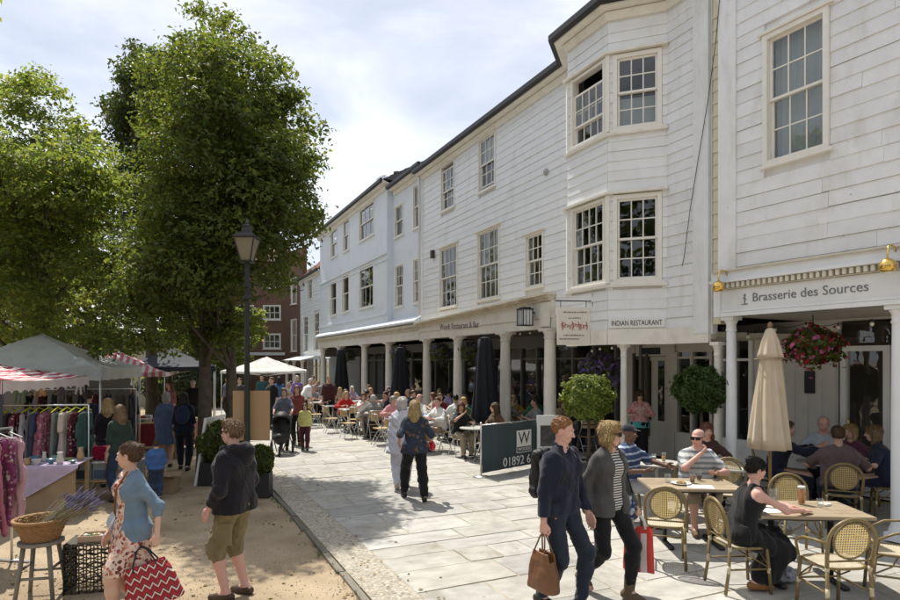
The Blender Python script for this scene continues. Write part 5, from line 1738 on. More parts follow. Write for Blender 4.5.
HAIRS = {}
def hair_tpl(style, res):
 key = (style, res)
 if key in HAIRS: return HAIRS[key]
 s = Sdf()
 top = lambda a=.0: s.ell((0, -.016, .034), (.08 + a, .098 + a, .09 + a))
 sh = style.rstrip('0123456789')
 if sh == 'short':
  top(); s.ell((0, .035, .09), (.05, .035, .03))
  s.cut((0, .052, .06), (0, .8, -.6)); s.cut((0, 0, -.055), (0, .2, -1))
 elif sh == 'crop':
  top(-.004); s.cut((0, .045, .066), (0, .75, -.66)); s.cut((0, 0, -.05), (0, .2, -1))
 elif sh == 'bald':
  top(-.003); s.cut((0, -.03, .05), (0, .75, .66)); s.cut((0, 0, -.05), (0, .2, -1)); s.cut((0, .03, 0), (0, 1, 0))
 elif sh == 'bob':
  top(.006); s.ell((0, -.03, -.04), (.088, .075, .085)).cone((-.07, -.01, 0), (-.072, .01, -.1), .022).cone((.07, -.01, 0), (.072, .01, -.1), .022)
  s.ell((.03, .05, .085), (.05, .03, .035))
  s.cutfn(lambda X, Y, Z: np.sqrt((X / .057) ** 2 + ((Y - .10) / .085) ** 2 + ((Z + .035) / .098) ** 2) * .06 - .06)
  s.cut((0, 0, -.125), (0, 0, -1))
 elif sh == 'long':
  top(.006); s.chain([(-.06, -.02, .0), (-.078, -.02, -.1), (-.08, -.03, -.22)], [.03, .03, .016]).chain([(.06, -.02, .0), (.078, -.02, -.1), (.08, -.03, -.22)], [.03, .03, .016])
  s.chain([(0, -.07, .0), (0, -.085, -.12), (0, -.09, -.27)], [.06, .055, .03]).chain([(-.045, -.06, 0), (-.05, -.08, -.14), (-.045, -.085, -.25)], [.045, .04, .02]).chain([(.045, -.06, 0), (.05, -.08, -.14), (.045, -.085, -.25)], [.045, .04, .02])
  s.cutfn(lambda X, Y, Z: np.sqrt((X / .056) ** 2 + ((Y - .10) / .085) ** 2 + ((Z + .035) / .1) ** 2) * .06 - .06)
 elif sh == 'bun':
  top(.0); s.ell((0, -.108, .05), (.04, .035, .04)).ell((0, -.06, -.03), (.06, .05, .04))
  s.cut((0, .056, .055), (0, .85, -.53)); s.cut((0, -.02, -.06), (0, .55, -1))
 elif sh == 'pony':
  top(.002); s.chain([(0, -.1, .03), (0, -.14, -.02), (0, -.13, -.16)], [.03, .032, .014])
  s.cut((0, .056, .055), (0, .85, -.53)); s.cut((0, -.02, -.07), (0, .55, -1))
  s.p.append(('c', np.array((0, -.12, -.02)), np.array((0, -.12, -.15)), .03, .014, None))
 elif sh == 'cap':
  top(.004); s.ell((0, .085, .052), (.065, .065, .012)); s.cut((0, .03, .04), (0, .12, -1))
 s.noise = (.0016 if res else .0022, waves(len(style) * 7, .022, 3, (1.6, 1.6, .3)))
 h = {0: .0055, 1: .0085, 2: .012}[res]
 V, F = s.mesh(h, .03)
 if res < 2 and sh != 'cap':
  rng = np.random.default_rng(len(style) + 3)
  n = (3200 if res == 0 else 1300) * (2 if sh in ('long', 'bob') else 1)
  A = V[F[:, 0]]; B = V[F[:, 1]]; C = V[F[:, 2]]
  nn = np.cross(B - A, C - A); nn /= np.linalg.norm(nn, axis=1)[:, None] + 1e-9
  i = rng.integers(0, len(F), n)
  w = rng.dirichlet((1, 1, 1, 1), n)
  p = (V[F[i]] * w[:, :, None]).sum(1); m = nn[i]
  fl = (p - np.array((.01, -.035, .125))) if sh not in ('bun', 'pony') else (np.array((0, -.12, .04)) - p)
  if sh in ('long', 'bob'): fl = fl * .3 + np.array((0, 0, -.12))
  fl = fl + rng.normal(0, .022, (n, 3))
  fl -= m * (fl * m).sum(1)[:, None]; fl /= np.linalg.norm(fl, axis=1)[:, None] + 1e-9
  sd = np.cross(m, fl)
  L_ = rng.uniform(.012, .022, (n, 1)) if sh in ('crop', 'bald') else rng.uniform(.02, .045 if sh not in ('long', 'bob') else .075, (n, 1)); wd = rng.uniform(.0011, .0026, (n, 1)) * (1 if res == 0 else 1.6)
  p0 = p - m * .001; p1 = p + fl * L_ * .55 + m * .0035; p2 = p + fl * L_ + m * rng.uniform(-.002, .006, (n, 1))
  SV = np.stack([p0 - sd * wd, p0 + sd * wd, p1 + sd * wd, p1 - sd * wd, p2], 1).reshape(-1, 3)
  o = len(V); k5 = np.arange(n)[:, None] * 5 + o
  SF = np.concatenate([k5 + np.array([[0, 1, 2, 3]]), np.concatenate([k5 + 3, k5 + 2, k5 + 4, k5 + 4], 1)], 0)
  V = np.concatenate([V, SV]); F = np.concatenate([F, SF])
 if sh != 'cap':
  m = MB()
  for sx in (-1, 1): m.tube([(sx * .016, .0905, .024), (sx * .032, .088, .0285), (sx * .048, .076, .024)], [.0022, .0032, .0016], 5)
  mv = np.array([tuple(q) for q in m.v]); mf = np.array([f_ for f_ in m.f if len(f_) == 4]); o = len(V)
  V = np.concatenate([V, mv]); F = np.concatenate([F, mf + o])
 HAIRS[key] = (V, F)
 return HAIRS[key]

# ---------- kinematics
def nrm(v):
 v = np.asarray(v, float); return v / (np.linalg.norm(v) + 1e-9)
def ik(a, t, l1, l2, pole):
 a, t = np.asarray(a, float), np.asarray(t, float)
 d = t - a; L_ = np.linalg.norm(d); L_ = min(max(L_, abs(l1 - l2) + .01), (l1 + l2) * .998)
 u = nrm(d); t = a + u * L_
 x = (l1 * l1 - l2 * l2 + L_ * L_) / (2 * L_)
 y = math.sqrt(max(0, l1 * l1 - x * x))
 p = np.asarray(pole, float); p = nrm(p - u * (p @ u))
 return a + u * x + p * y, t

def basis(z, yh):
 z = nrm(z); y = np.asarray(yh, float); y = nrm(y - z * (y @ z)); x = np.cross(y, z)
 return np.stack([x, y, z], 1)

def skel(H=1.72, sex='m', mode='stand', lean=0.0, lean2=None, roll=0.0, twist=0.0, head=(0, 0, 0), legs=None, arms=None, seat=.46, poles=None, kpole=None, px=0.0):
 k = H / 1.72
 f = sex == 'f'
 lean2 = lean if lean2 is None else lean2
 S = {'k': k, 'sex': sex, 'mode': mode}
 ph = (.93 * k) if mode != 'sit' else (seat + .095 * k)
 if mode == 'walk': ph -= .025 * k
 P = np.array((0, px, ph))
 def up(l): return np.array((math.sin(roll), math.sin(l), math.cos(l) * math.cos(roll)))
 u1, u2 = nrm(up(lean)), nrm(up(lean2))
 W_ = P + u1 * .15 * k; C = W_ + u2 * .205 * k; Sh = C + u2 * .125 * k; N = Sh + u2 * .045 * k
 ct, st = math.cos(twist), math.sin(twist)
 rx = np.array((ct, st, 0)); rx = nrm(rx - u2 * (rx @ u2))
 S.update(P=P, W=W_, C=C, Sh=Sh, N=N, rx=rx, u1=u1, u2=u2, fw=np.cross(u2, rx))
 yaw, pit, rol = head
 Hd = N + u2 * .055 * k + np.array((0, .02 + .03 * math.sin(pit) * -1, .095)) * k
 S['Hd'] = Hd
 S['Hm'] = np.array(Euler((-pit, rol, yaw + twist * .6), 'YXZ').to_matrix()) if False else np.array((Matrix.Rotation(yaw, 3, 'Z') @ Matrix.Rotation(-pit, 3, 'X') @ Matrix.Rotation(rol, 3, 'Y')))
 hw = (.088 if not f else .092) * k
 sw = (.168 if not f else .143) * k
 legs = legs or {}; arms = arms or {}; poles = poles or {}; kpole = kpole or {}
 for s, sx in (('L', -1), ('R', 1)):
  hip = P + np.array((sx * hw, 0, -.02 * k))
  if mode == 'sit':
   ank = np.array(legs.get(s, (sx * .11, .40, .09)), float)
  else:
   ank = np.array(legs.get(s, (sx * .085, 0, .085)), float)
  if s not in legs: ank = ank * np.array((k, k, k if mode != 'sit' else 1))
  kn, ank = ik(hip, ank, .435 * k, .425 * k, kpole.get(s, (sx * .12, 1, .25 if mode == 'sit' else 0)))
  S['hip' + s], S['kn' + s], S['an' + s] = hip, kn, ank
  sh = Sh + rx * sx * sw - u2 * .042 * k
  if s in arms: wr = np.array(arms[s], float)
  else: wr = sh + np.array((sx * .07, .05, -.53)) * k
  el, wr = ik(sh, wr, .29 * k, .255 * k, poles.get(s, (sx * .5, -1, -.35)))
  S['sh' + s], S['el' + s], S['wr' + s] = sh, el, wr
 return S

def torso_prims(s, S, off=0.0, fat=1.0, belly=0.0, bust=0.0, lo='P', rs=1.0):
 k = S['k']; f = S['sex'] == 'f'; rx = S['rx']; fw = np.cross(S['u1'], np.array((1, 0, 0))); fw = np.cross(np.array((1., 0, 0)), S['u1']) * -1
 fw = nrm(np.array((0, 1, 0)) - S['u1'] * S['u1'][1])
 X = np.array((1., 0, 0))
 hh, hr = ((.078, .112) if not f else (.083, .118))
 wh, wr = ((.068, .107) if not f else (.055, .094))
 ch, cr_ = ((.093, .112) if not f else (.074, .100))
 fa = fat
 hr, wr, cr_ = hr * (1 + (fa - 1) * .8) * k + off, wr * fa * k + off, cr_ * (1 + (fa - 1) * .7) * k + off
 P, W_, C, Sh, N = S['P'], S['W'], S['C'], S['Sh'], S['N']
 pts = {-1: [], 1: []}
 for sx in (-1, 1):
  a = P + X * sx * hh * k; b = W_ + X * sx * wh * k; c = C + rx * sx * ch * k
  d = S['shL' if sx < 0 else 'shR'] - rx * sx * .03 * k
  if lo == 'P': s.cone(a, b, hr, wr)
  s.cone(b, c, wr, cr_)
  s.cone(c, Sh + rx * sx * .06 * k - S['u2'] * .02 * k, cr_, .066 * k + off)
  s.cone(N - S['u2'] * .005, d + S['u2'] * .012 * k, .040 * k + off, .040 * k + off)
  s.cone(c + rx * sx * .015, d, .078 * k + off, .050 * k + off)
 if lo == 'P': s.cone(P - X * hh * k, P + X * hh * k, hr)
 s.cone(W_ - X * wh * k, W_ + X * wh * k, wr); s.cone(C - rx * ch * k, C + rx * ch * k, cr_)
 s.cone(P, W_, hr * .9, wr); s.cone(W_, C, wr, cr_)
 if belly: s.ell(W_ + fw * .05 * k * 1.0 - S['u1'] * .03, np.array((.13, .11 + belly, .13)) * k + off)
 if bust:
  for sx in (-1, 1): s.ell(C + rx * sx * .068 * k + fw * .075 * k + S['u2'] * .0, np.array((.06, .05, .06)) * bust * k + off)
 if f: s.cone(P - X * .07 * k - np.array((0, .05 * k, .02)), P + X * .07 * k - np.array((0, .05 * k, .02)), .085 * k + off)
 else: s.cone(P - X * .06 * k - np.array((0, .045 * k, .02)), P + X * .06 * k - np.array((0, .045 * k, .02)), .08 * k + off)

def leg_prims(s, S, off=0.0, frac=1.0, loose=0.0, straight=0.0, sides='LR', fat=1.0):
 k = S['k']
 for sd in sides:
  hip, kn, an = S['hip' + sd], S['kn' + sd], S['an' + sd]
  r0, r1 = (.088 * fat * k + off + loose * .5), (.060 * k + off + loose)
  r2, r3 = .058 * k + off + loose, .038 * k + off + loose
  if straight: r2, r3 = max(r2, r1 * .95), straight
  if frac <= .5:
   e = hip + (kn - hip) * (frac * 2); s.cone(hip, e, r0, r0 + (r1 - r0) * frac * 2)
  else:
   s.cone(hip, kn, r0, r1)
   q = (frac - .5) * 2
   cf = kn + (an - kn) * .3 + nrm(np.cross(np.cross(kn - hip, an - kn), an - kn) + 1e-6) * (.0)
   if q <= .3: s.cone(kn, kn + (an - kn) * q, r1, r2)
   else:
    s.cone(kn, cf, r1 * .97, r2)
    s.cone(cf, kn + (an - kn) * q, r2, r2 + (r3 - r2) * (q - .3) / .7)

def arm_prims(s, S, off=0.0, frac=1.0, loose=0.0, fat=1.0, sides='LR'):
 k = S['k']; f = .88 if S['sex'] == 'f' else 1.0
 for sd in sides:
  a, e, w = S['sh' + sd], S['el' + sd], S['wr' + sd]
  r0, r1, r2 = .048 * f * fat * k + off + loose * .5, .039 * f * fat * k + off + loose * .8, .028 * f * k + off + loose
  if frac <= .5:
   s.cone(a, a + (e - a) * frac * 2, r0, r0 + (r1 - r0) * frac * 2)
  else:
   q = (frac - .5) * 2
   s.cone(a, e, r0, r1); s.cone(e, e + (w - e) * q, r1 * .98, r1 + (r2 - r1) * q)

def foot_dir(S, sd, yaw=0.0):
 kn, an = S['kn' + sd], S['an' + sd]
 return np.array((math.sin(yaw), math.cos(yaw), 0))

SKINS = {'fair': (.60, .375, .285), 'tan': (.50, .30, .21), 'pink': (.62, .36, .29), 'dark': (.16, .085, .055), 'olive': (.44, .27, .185)}
HAIRC = {'blond': (.42, .29, .13), 'brown': (.09, .05, .028), 'black': (.012, .010, .010), 'white': (.62, .60, .56), 'grey': (.30, .29, .28), 'ginger': (.33, .15, .06), 'lightbrown': (.20, .125, .07), 'auburn': (.14, .05, .03)}
def skin_mats(name):
 c = SKINS[name]
 return [M('skin_' + name, c, .5, .06, 14, .06, 160, spec=.35), M('lips_' + name, (c[0] * .85, c[1] * .5, c[2] * .52), .4, .05), M('eye_white', (.75, .73, .70), .25, .02), M('iris', (.03, .025, .02), .15, .05)]
def hair_mat(n): return M('hair_' + n, HAIRC[n], .5, .22, 34, .3, 120, spec=.35, rand=.38)

def stripes_mat(name, c1, c2, freq, thick=.5, axis='Z', rough=.85):
 if name in MATS: return MATS[name]
 m, nt, b = new_mat(name); N, L = nt.nodes.new, nt.links.new
 tc = N('ShaderNodeTexCoord'); sp = N('ShaderNodeSeparateXYZ'); L(tc.outputs['Object'], sp.inputs[0])
 mu = N('ShaderNodeMath'); mu.operation = 'MULTIPLY'; mu.inputs[1].default_value = freq; L(sp.outputs[axis], mu.inputs[0])
 fr = N('ShaderNodeMath'); fr.operation = 'FRACT'; L(mu.outputs[0], fr.inputs[0])
 gt = N('ShaderNodeMath'); gt.operation = 'GREATER_THAN'; gt.inputs[1].default_value = thick; L(fr.outputs[0], gt.inputs[0])
 mi = N('ShaderNodeMixRGB'); mi.inputs['Color1'].default_value = (*c1, 1); mi.inputs['Color2'].default_value = (*c2, 1)
 L(gt.outputs[0], mi.inputs['Fac']); L(mi.outputs['Color'], b.inputs['Base Color']); b.inputs['Roughness'].default_value = rough
 b.inputs['Specular IOR Level'].default_value = .2
 MATS[name] = m; return m

def floral_mat(name, base, cols, scale=22, cover=.42, rough=.85):
 if name in MATS: return MATS[name]
 m, nt, b = new_mat(name); N, L = nt.nodes.new, nt.links.new
 tc = N('ShaderNodeTexCoord')
 no = N('ShaderNodeTexNoise'); no.inputs['Scale'].default_value = scale * 1.4; L(tc.outputs['Object'], no.inputs['Vector'])
 mp = N('ShaderNodeVectorMath'); mp.operation = 'MULTIPLY_ADD'; L(no.outputs['Color'], mp.inputs[0]); mp.inputs[1].default_value = (.03, .03, .03); L(tc.outputs['Object'], mp.inputs[2])
 vo = N('ShaderNodeTexVoronoi'); vo.inputs['Scale'].default_value = scale; L(mp.outputs[0], vo.inputs['Vector'])
 cr = N('ShaderNodeValToRGB'); cr.color_ramp.interpolation = 'CONSTANT'
 el = cr.color_ramp.elements; n = len(cols)
 el[0].color = (*cols[0], 1)
 el[1].position = 1 / n if n > 1 else 1; el[1].color = (*cols[min(1, n - 1)], 1)
 for i in range(2, n): e = el.new(i / n); e.color = (*cols[i], 1)
 sp = N('ShaderNodeSeparateColor'); L(vo.outputs['Color'], sp.inputs[0]); L(sp.outputs[0], cr.inputs['Fac'])
 lt = N('ShaderNodeMath'); lt.operation = 'LESS_THAN'; lt.inputs[1].default_value = cover; L(vo.outputs['Distance'], lt.inputs[0])
 mi = N('ShaderNodeMixRGB'); mi.inputs['Color1'].default_value = (*base, 1); L(lt.outputs[0], mi.inputs['Fac']); L(cr.outputs['Color'], mi.inputs['Color2'])
 L(mi.outputs['Color'], b.inputs['Base Color']); b.inputs['Roughness'].default_value = rough; b.inputs['Specular IOR Level'].default_value = .2
 MATS[name] = m; return m

def cloth(name, rgb, rough=.88): return M('cloth_' + name, rgb, rough, .16, 9, .22, 140, spec=.2, sheen=.15)

class Figure:
 """one person: body (one continuous mesh) with hair, clothing and small accessories as its parts"""
 def __init__(self, loc, rz, S, dist, seed, fat=1.0, belly=0.0, bust=0.0):
  self.loc, self.rz, self.S, self.seed = loc, rz, S, seed
  self.fat, self.belly, self.bust = fat, belly, bust
  self.res = 0 if dist < 7.5 else (1 if dist < 12.5 else 2)
  self.h = .0095 if dist < 7.5 else (.0135 if dist < 11 else (.019 if dist < 16 else .024))
  self.parts = []      # (name, mesh)
 def _mesh(self, name, V, F, mats, mi=None):
  me = mesh_np(name, V, F, mats, True, mi)
  self.parts.append((name, me)); return me
 def body(self, skin='fair', hands=('relaxed', 'relaxed'), thumb=None, feet=True, toe=None):
  S = self.S; k = S['k']
  s = Sdf()
  torso_prims(s, S, -.004, self.fat, self.belly, self.bust); leg_prims(s, S, -.002); arm_prims(s, S, 0, 1.0, 0, self.fat if self.fat < 1.2 else 1.15)
  f = S['sex'] == 'f'
  s.cone(S['N'] - S['u2'] * .02, S['Hd'] + np.array((0, -.012, -.06)) * k, (.058 if not f else .05) * k, (.055 if not f else .047) * k)
  for sd in 'LR':
   an = S['an' + sd]; t = nrm((toe or {}).get(sd, (0.12 if sd == 'R' else -.12, 1, 0)))
   heel = an - t * .045 * k + np.array((0, 0, -.045)) * k
   s.cone(an, heel, .037 * k, .03 * k, k=.02); s.cone(heel + t * .02, an + t * .13 * k + np.array((0, 0, -.055 * k)), .03 * k, .026 * k, k=.02); s.cone(an, an + t * .10 * k + np.array((0, 0, -.05 * k)), .034 * k, .026 * k, k=.02)
  V, F = s.mesh(self.h, .035)
  mi = np.zeros(len(F), int)
  Vs, Fs, Ms = [V], [F], [mi]; n = len(V)
  hv, hf, hm = head_tpl(S['sex'], self.res)
  v2 = (hv * k * 1.0) @ S['Hm'].T + S['Hd']
  Vs.append(v2); Fs.append(hf + n); Ms.append(hm); n += len(v2)
  for i, sd in enumerate('LR'):
   hv, hf = hand_tpl(hands[i], self.res)
   fdir = nrm(S['wr' + sd] - S['el' + sd])
   th = (thumb or {}).get(sd, (0, 1, .2))
   B = basis(-fdir, th)
   q = hv * k * (.95 if f else 1.03)
   flip = sd == 'L'
   if flip: q = q * np.array((-1, 1, 1))
   v2 = q @ B.T + S['wr' + sd]
   Vs.append(v2); Fs.append((hf[:, ::-1] if flip else hf) + n); Ms.append(np.zeros(len(hf), int)); n += len(v2)
  self._mesh('body', np.concatenate(Vs), np.concatenate(Fs), skin_mats(skin), np.concatenate(Ms))
  return self
 def hair(self, style, col):
  V, F = hair_tpl(style, self.res); k = self.S['k']
  me = self._mesh('cap' if style == 'cap' else 'hair', (V * k) @ self.S['Hm'].T + self.S['Hd'], F, hair_mat(col) if isinstance(col, str) else col)
  return self
 def top(self, mat, sleeve=1.0, off=.015, loose=.006, hem=None, neck=.075, name='top', fold=.004, open_=0.0, vneck=0.0, strap=False, flare=0.0):
  S = self.S; k = S['k']; s = Sdf()
  torso_prims(s, S, off, self.fat, self.belly, self.bust)
  if hem is None: hem = .02
  pz = S['P'] - S['u1'] * hem * k
  if hem > .05 and S['mode'] != 'sit':
   X = np.array((1., 0, 0)); e = S['P'] - S['u1'] * (hem + .05) * k
   for sx in (-1, 1): s.cone(S['P'] + X * sx * .08 * k, e + X * sx * (.085 + flare) * k, .122 * k * self.fat + off + .004, .124 * k * self.fat + off + .006 + flare)
  if sleeve > 0: arm_prims(s, S, off * .8, sleeve, loose)
  s.cut(pz, -S['u1'])
  N = S['N']; u2 = S['u2']; fw = S['fw'] if S['fw'][1] > 0 else -S['fw']
  s.cut(N + u2 * .035 * k, u2)
  nc = N + u2 * .05 * k + fw * .02 * k
  if vneck:
   C = S['C']; rx = S['rx']
   def vn(X, Y, Z):
    a = (X - C[0]) * rx[0] + (Y - C[1]) * rx[1] + (Z - C[2]) * rx[2]
    b = (X - C[0]) * u2[0] + (Y - C[1]) * u2[1] + (Z - C[2]) * u2[2]
    c = (X - C[0]) * fw[0] + (Y - C[1]) * fw[1] + (Z - C[2]) * fw[2]
    return np.maximum(np.maximum(np.abs(a) - np.clip((b - (.17 - vneck)) * .55, 0, .2) - .0, -(c - .01)), (.17 - vneck) - b)
   s.cutfn(vn)
  s.cutfn(lambda X, Y, Z: np.sqrt((X - nc[0]) ** 2 + (Y - nc[1]) ** 2 + (Z - nc[2]) ** 2) - neck * k)
  if open_:
   P = S['P']; rx = S['rx']
   def op(X, Y, Z):
    a = (X - P[0]) * rx[0] + (Y - P[1]) * rx[1] + (Z - P[2]) * rx[2]
    c = (X - P[0]) * fw[0] + (Y - P[1]) * fw[1] + (Z - P[2]) * fw[2] - (Z - P[2]) * (S['C'][1] - P[1]) / max(.1, (S['C'][2] - P[2]))
    return np.maximum(np.abs(a) - open_, -(c - .02))
   s.cutfn(op)
  if strap:
   for sd in 'LR':
    q = S['sh' + sd]
    s.cutfn(lambda X, Y, Z, q=q: np.sqrt((X - q[0]) ** 2 + (Y - q[1]) ** 2 + (Z - q[2]) ** 2) - .088 * k)
  s.noise = (fold * .55, waves(self.seed + 3, .10, 6, (1, 1, .75)))
  V, F = s.mesh(self.h, .032)
  self._mesh(name, V, F, mat); return self
 def trousers(self, mat, frac=.97, off=.012, loose=.008, straight=0.0, name='trousers', fold=.004, waist=.06):
  S = self.S; s = Sdf()
  torso_prims(s, S, off * .6, min(self.fat, 1.25), 0, 0)
  leg_prims(s, S, off, frac, loose, straight)
  s.cut(S['P'] + S['u1'] * waist * S['k'], S['u1'])
  s.noise = (fold * .55, waves(self.seed + 5, .09, 6, (1, 1, 1)))
  V, F = s.mesh(self.h, .03)
  self._mesh(name, V, F, mat); return self
 def skirt(self, mat, length=.5, flare=.05, name='skirt', off=.014, fold=.006):
  S = self.S; k = S['k']; s = Sdf()
  X = np.array((1., 0, 0))
  if S['mode'] == 'sit':
   torso_prims(s, S, off, self.fat); leg_prims(s, S, off + .012, min(.95, length), .012)
   kn = (S['knL'] + S['knR']) / 2; hp = S['P'] - np.array((0, 0, .02))
   s.cone(hp, kn, .12 * k, .10 * k)
   if length > .5:
    an = (S['anL'] + S['anR']) / 2
    s.cone(kn, kn + (an - kn) * (length - .5) * 2, .11 * k, .12 * k)
    for sx in (-1, 1): s.cone(kn + np.array((sx * .06, 0, 0)), kn + (an - kn) * (length - .5) * 2 + np.array((sx * .1, .02, 0)), .09 * k, .09 * k)
    s.cut((0, 0, .03), (0, 0, -1))
   s.cut(S['P'] + S['u1'] * .1 * k, S['u1'])
  else:
   torso_prims(s, S, off * .4, self.fat)
   d = S['P'] - np.array((0, 0, length * k))
   for sx in (-1, 0, 1):
    s.cone(S['P'] + X * sx * .07 * k, d + X * sx * (.075 + flare * .6) * k, .110 * k * self.fat + off * .5, .112 * k + off + flare * .5)
   leg_prims(s, S, .02, min(.5, length * 1.05), .014)
   s.cut(d + np.array((0, 0, .02)), (0, 0, -1)); s.cut(S['P'] + S['u1'] * .13 * k, S['u1'])
  s.noise = (fold * .45, waves(self.seed + 9, .1, 5, (1, 1, .25)))
  V, F = s.mesh(self.h, .035)
  self._mesh(name, V, F, mat); return self
 def shoes(self, mat, boot=0.0, toe=None, name='shoe', heel=0.0):
  S = self.S; k = S['k']
  for sd in 'LR':
   s = Sdf(); an = S['an' + sd]; t = nrm((toe or {}).get(sd, (0.12 if sd == 'R' else -.12, 1, 0)))
   hl = an - t * .045 * k + np.array((0, 0, -.045)) * k
   tz = np.array((0, 0, -.052 * k))
   s.cone(hl, an + t * .07 * k + tz, .04 * k, .042 * k); s.cone(an + t * .07 * k + tz, an + t * .155 * k + tz + np.array((0, 0, -.004)), .042 * k, .03 * k)
   s.cone(an + np.array((0, 0, -.03)) * k, hl, .045 * k, .04 * k)
   if boot:
    up = nrm(S['kn' + sd] - an); s.cone(an, an + up * boot * k, .05 * k, .058 * k); s.cut(an + up * boot * k, up)
   else:
    s.cut(an + np.array((0, 0, .0)), (0, -.15, 1))
   s.cut(an + np.array((0, 0, -.083 * k)), (0, 0, -1))
   V, F = s.mesh(min(self.h, .012), .02)
   self._mesh(name, V, F, mat)
  return self
 def shades(self):
  S = self.S; k = S['k']
  mb = MB()
  for sx in (-1, 1):
   mb.cbox((sx * .034, .098, .004), (.056, .008, .04), (0, 0, -sx * .22))
   mb.cbox((sx * .069, .045, .01), (.005, .1, .009), (0, 0, sx * .08))
  mb.cbox((0, .104, .012), (.02, .006, .008))
  V = np.array(mb.v) * k @ S['Hm'].T + S['Hd']
  m2 = MB(); m2.v = [tuple(v) for v in V]; m2.f = mb.f; m2.mi = mb.mi
  me = m2.mesh('sunglasses'); me.materials.append(M('shades', (.012, .011, .012), .12, .1)); self.parts.append(('sunglasses', me)); return self
 def extra(self, name, me): self.parts.append((name, me)); return self
 def emit(self, label, group=None, name='person', cat='person'):
  t = thing(name, label, cat, self.loc, self.rz, group)
  for nme, me in self.parts: place(nme, me, t)
  self.obj = t
  return t
 def world(self, p):
  c, s = math.cos(self.rz), math.sin(self.rz)
  return Vector((self.loc[0] + c * p[0] - s * p[1], self.loc[1] + s * p[0] + c * p[1], self.loc[2] + p[2]))
 def palm(self, sd, d=.075):
  S = self.S; v = nrm(S['wr' + sd] - S['el' + sd])
  return self.world(S['wr' + sd] + v * d * S['k'])
# ================================================================== FURNITURE
def weave_mat(name, c1, hole_t=.35, pitch=.026, axes=('X', 'Z'), trans=.35):
 m, nt, b = new_mat(name); N, L = nt.nodes.new, nt.links.new
 tc = N('ShaderNodeTexCoord'); sp = N('ShaderNodeSeparateXYZ'); L(tc.outputs['Object'], sp.inputs[0])
 def mul(o, v):
  q = N('ShaderNodeMath'); q.operation = 'MULTIPLY'; L(o, q.inputs[0]); q.inputs[1].default_value = v; return q.outputs[0]
 def op(o, a, b_=None):
  q = N('ShaderNodeMath'); q.operation = o; L(a, q.inputs[0])
  if b_ is not None:
   if isinstance(b_, float): q.inputs[1].default_value = b_
   else: L(b_, q.inputs[1])
  return q.outputs[0]
 f = 2 * PI / pitch
 pa = op('ADD', sp.outputs[axes[0]], sp.outputs[axes[1]]); pb2 = op('SUBTRACT', sp.outputs[axes[0]], sp.outputs[axes[1]])
 s1 = op('SINE', mul(pa, f * .8)); s2 = op('SINE', mul(pb2, f * .8))
 pr = op('MULTIPLY', s1, s2)
 hole = op('GREATER_THAN', pr, hole_t)
 no = N('ShaderNodeTexNoise'); no.inputs['Scale'].default_value = 12; L(tc.outputs['Object'], no.inputs['Vector'])
 mr = N('ShaderNodeMapRange'); mr.inputs['To Min'].default_value = .75; mr.inputs['To Max'].default_value = 1.2; L(no.outputs['Fac'], mr.inputs['Value'])
 sc = N('ShaderNodeVectorMath'); sc.operation = 'SCALE'; sc.inputs[0].default_value = c1; L(mr.outputs[0], sc.inputs['Scale'])
 L(sc.outputs[0], b.inputs['Base Color']); b.inputs['Roughness'].default_value = .6
 tl = N('ShaderNodeBsdfTranslucent'); L(sc.outputs[0], tl.inputs['Color'])
 m1 = N('ShaderNodeMixShader'); m1.inputs[0].default_value = trans; L(b.outputs[0], m1.inputs[1]); L(tl.outputs[0], m1.inputs[2])
 tr = N('ShaderNodeBsdfTransparent'); m2 = N('ShaderNodeMixShader'); L(hole, m2.inputs[0]); L(m1.outputs[0], m2.inputs[1]); L(tr.outputs[0], m2.inputs[2])
 L(m2.outputs[0], nt.nodes['Material Output'].inputs['Surface'])
 return m
WEAVE_B = weave_mat('woven_back', (.66, .50, .22), .22, .036)
WEAVE_S = weave_mat('woven_seat', (.62, .56, .42), .45, .036, ('X', 'Y'), .2)
BAMBOO = M('bamboo', (.20, .145, .06), .42, .22, 14, .15, 50)
BINDING = M('cane_binding', (.55, .47, .32), .6, .15, 30)

def arc(cx_, cz_, r, a0, a1, n, y=0, sx=1.0):
 return [(cx_ + r * sx * math.cos(a0 + (a1 - a0) * i / n), y, cz_ + r * math.sin(a0 + (a1 - a0) * i / n)) for i in range(n + 1)]

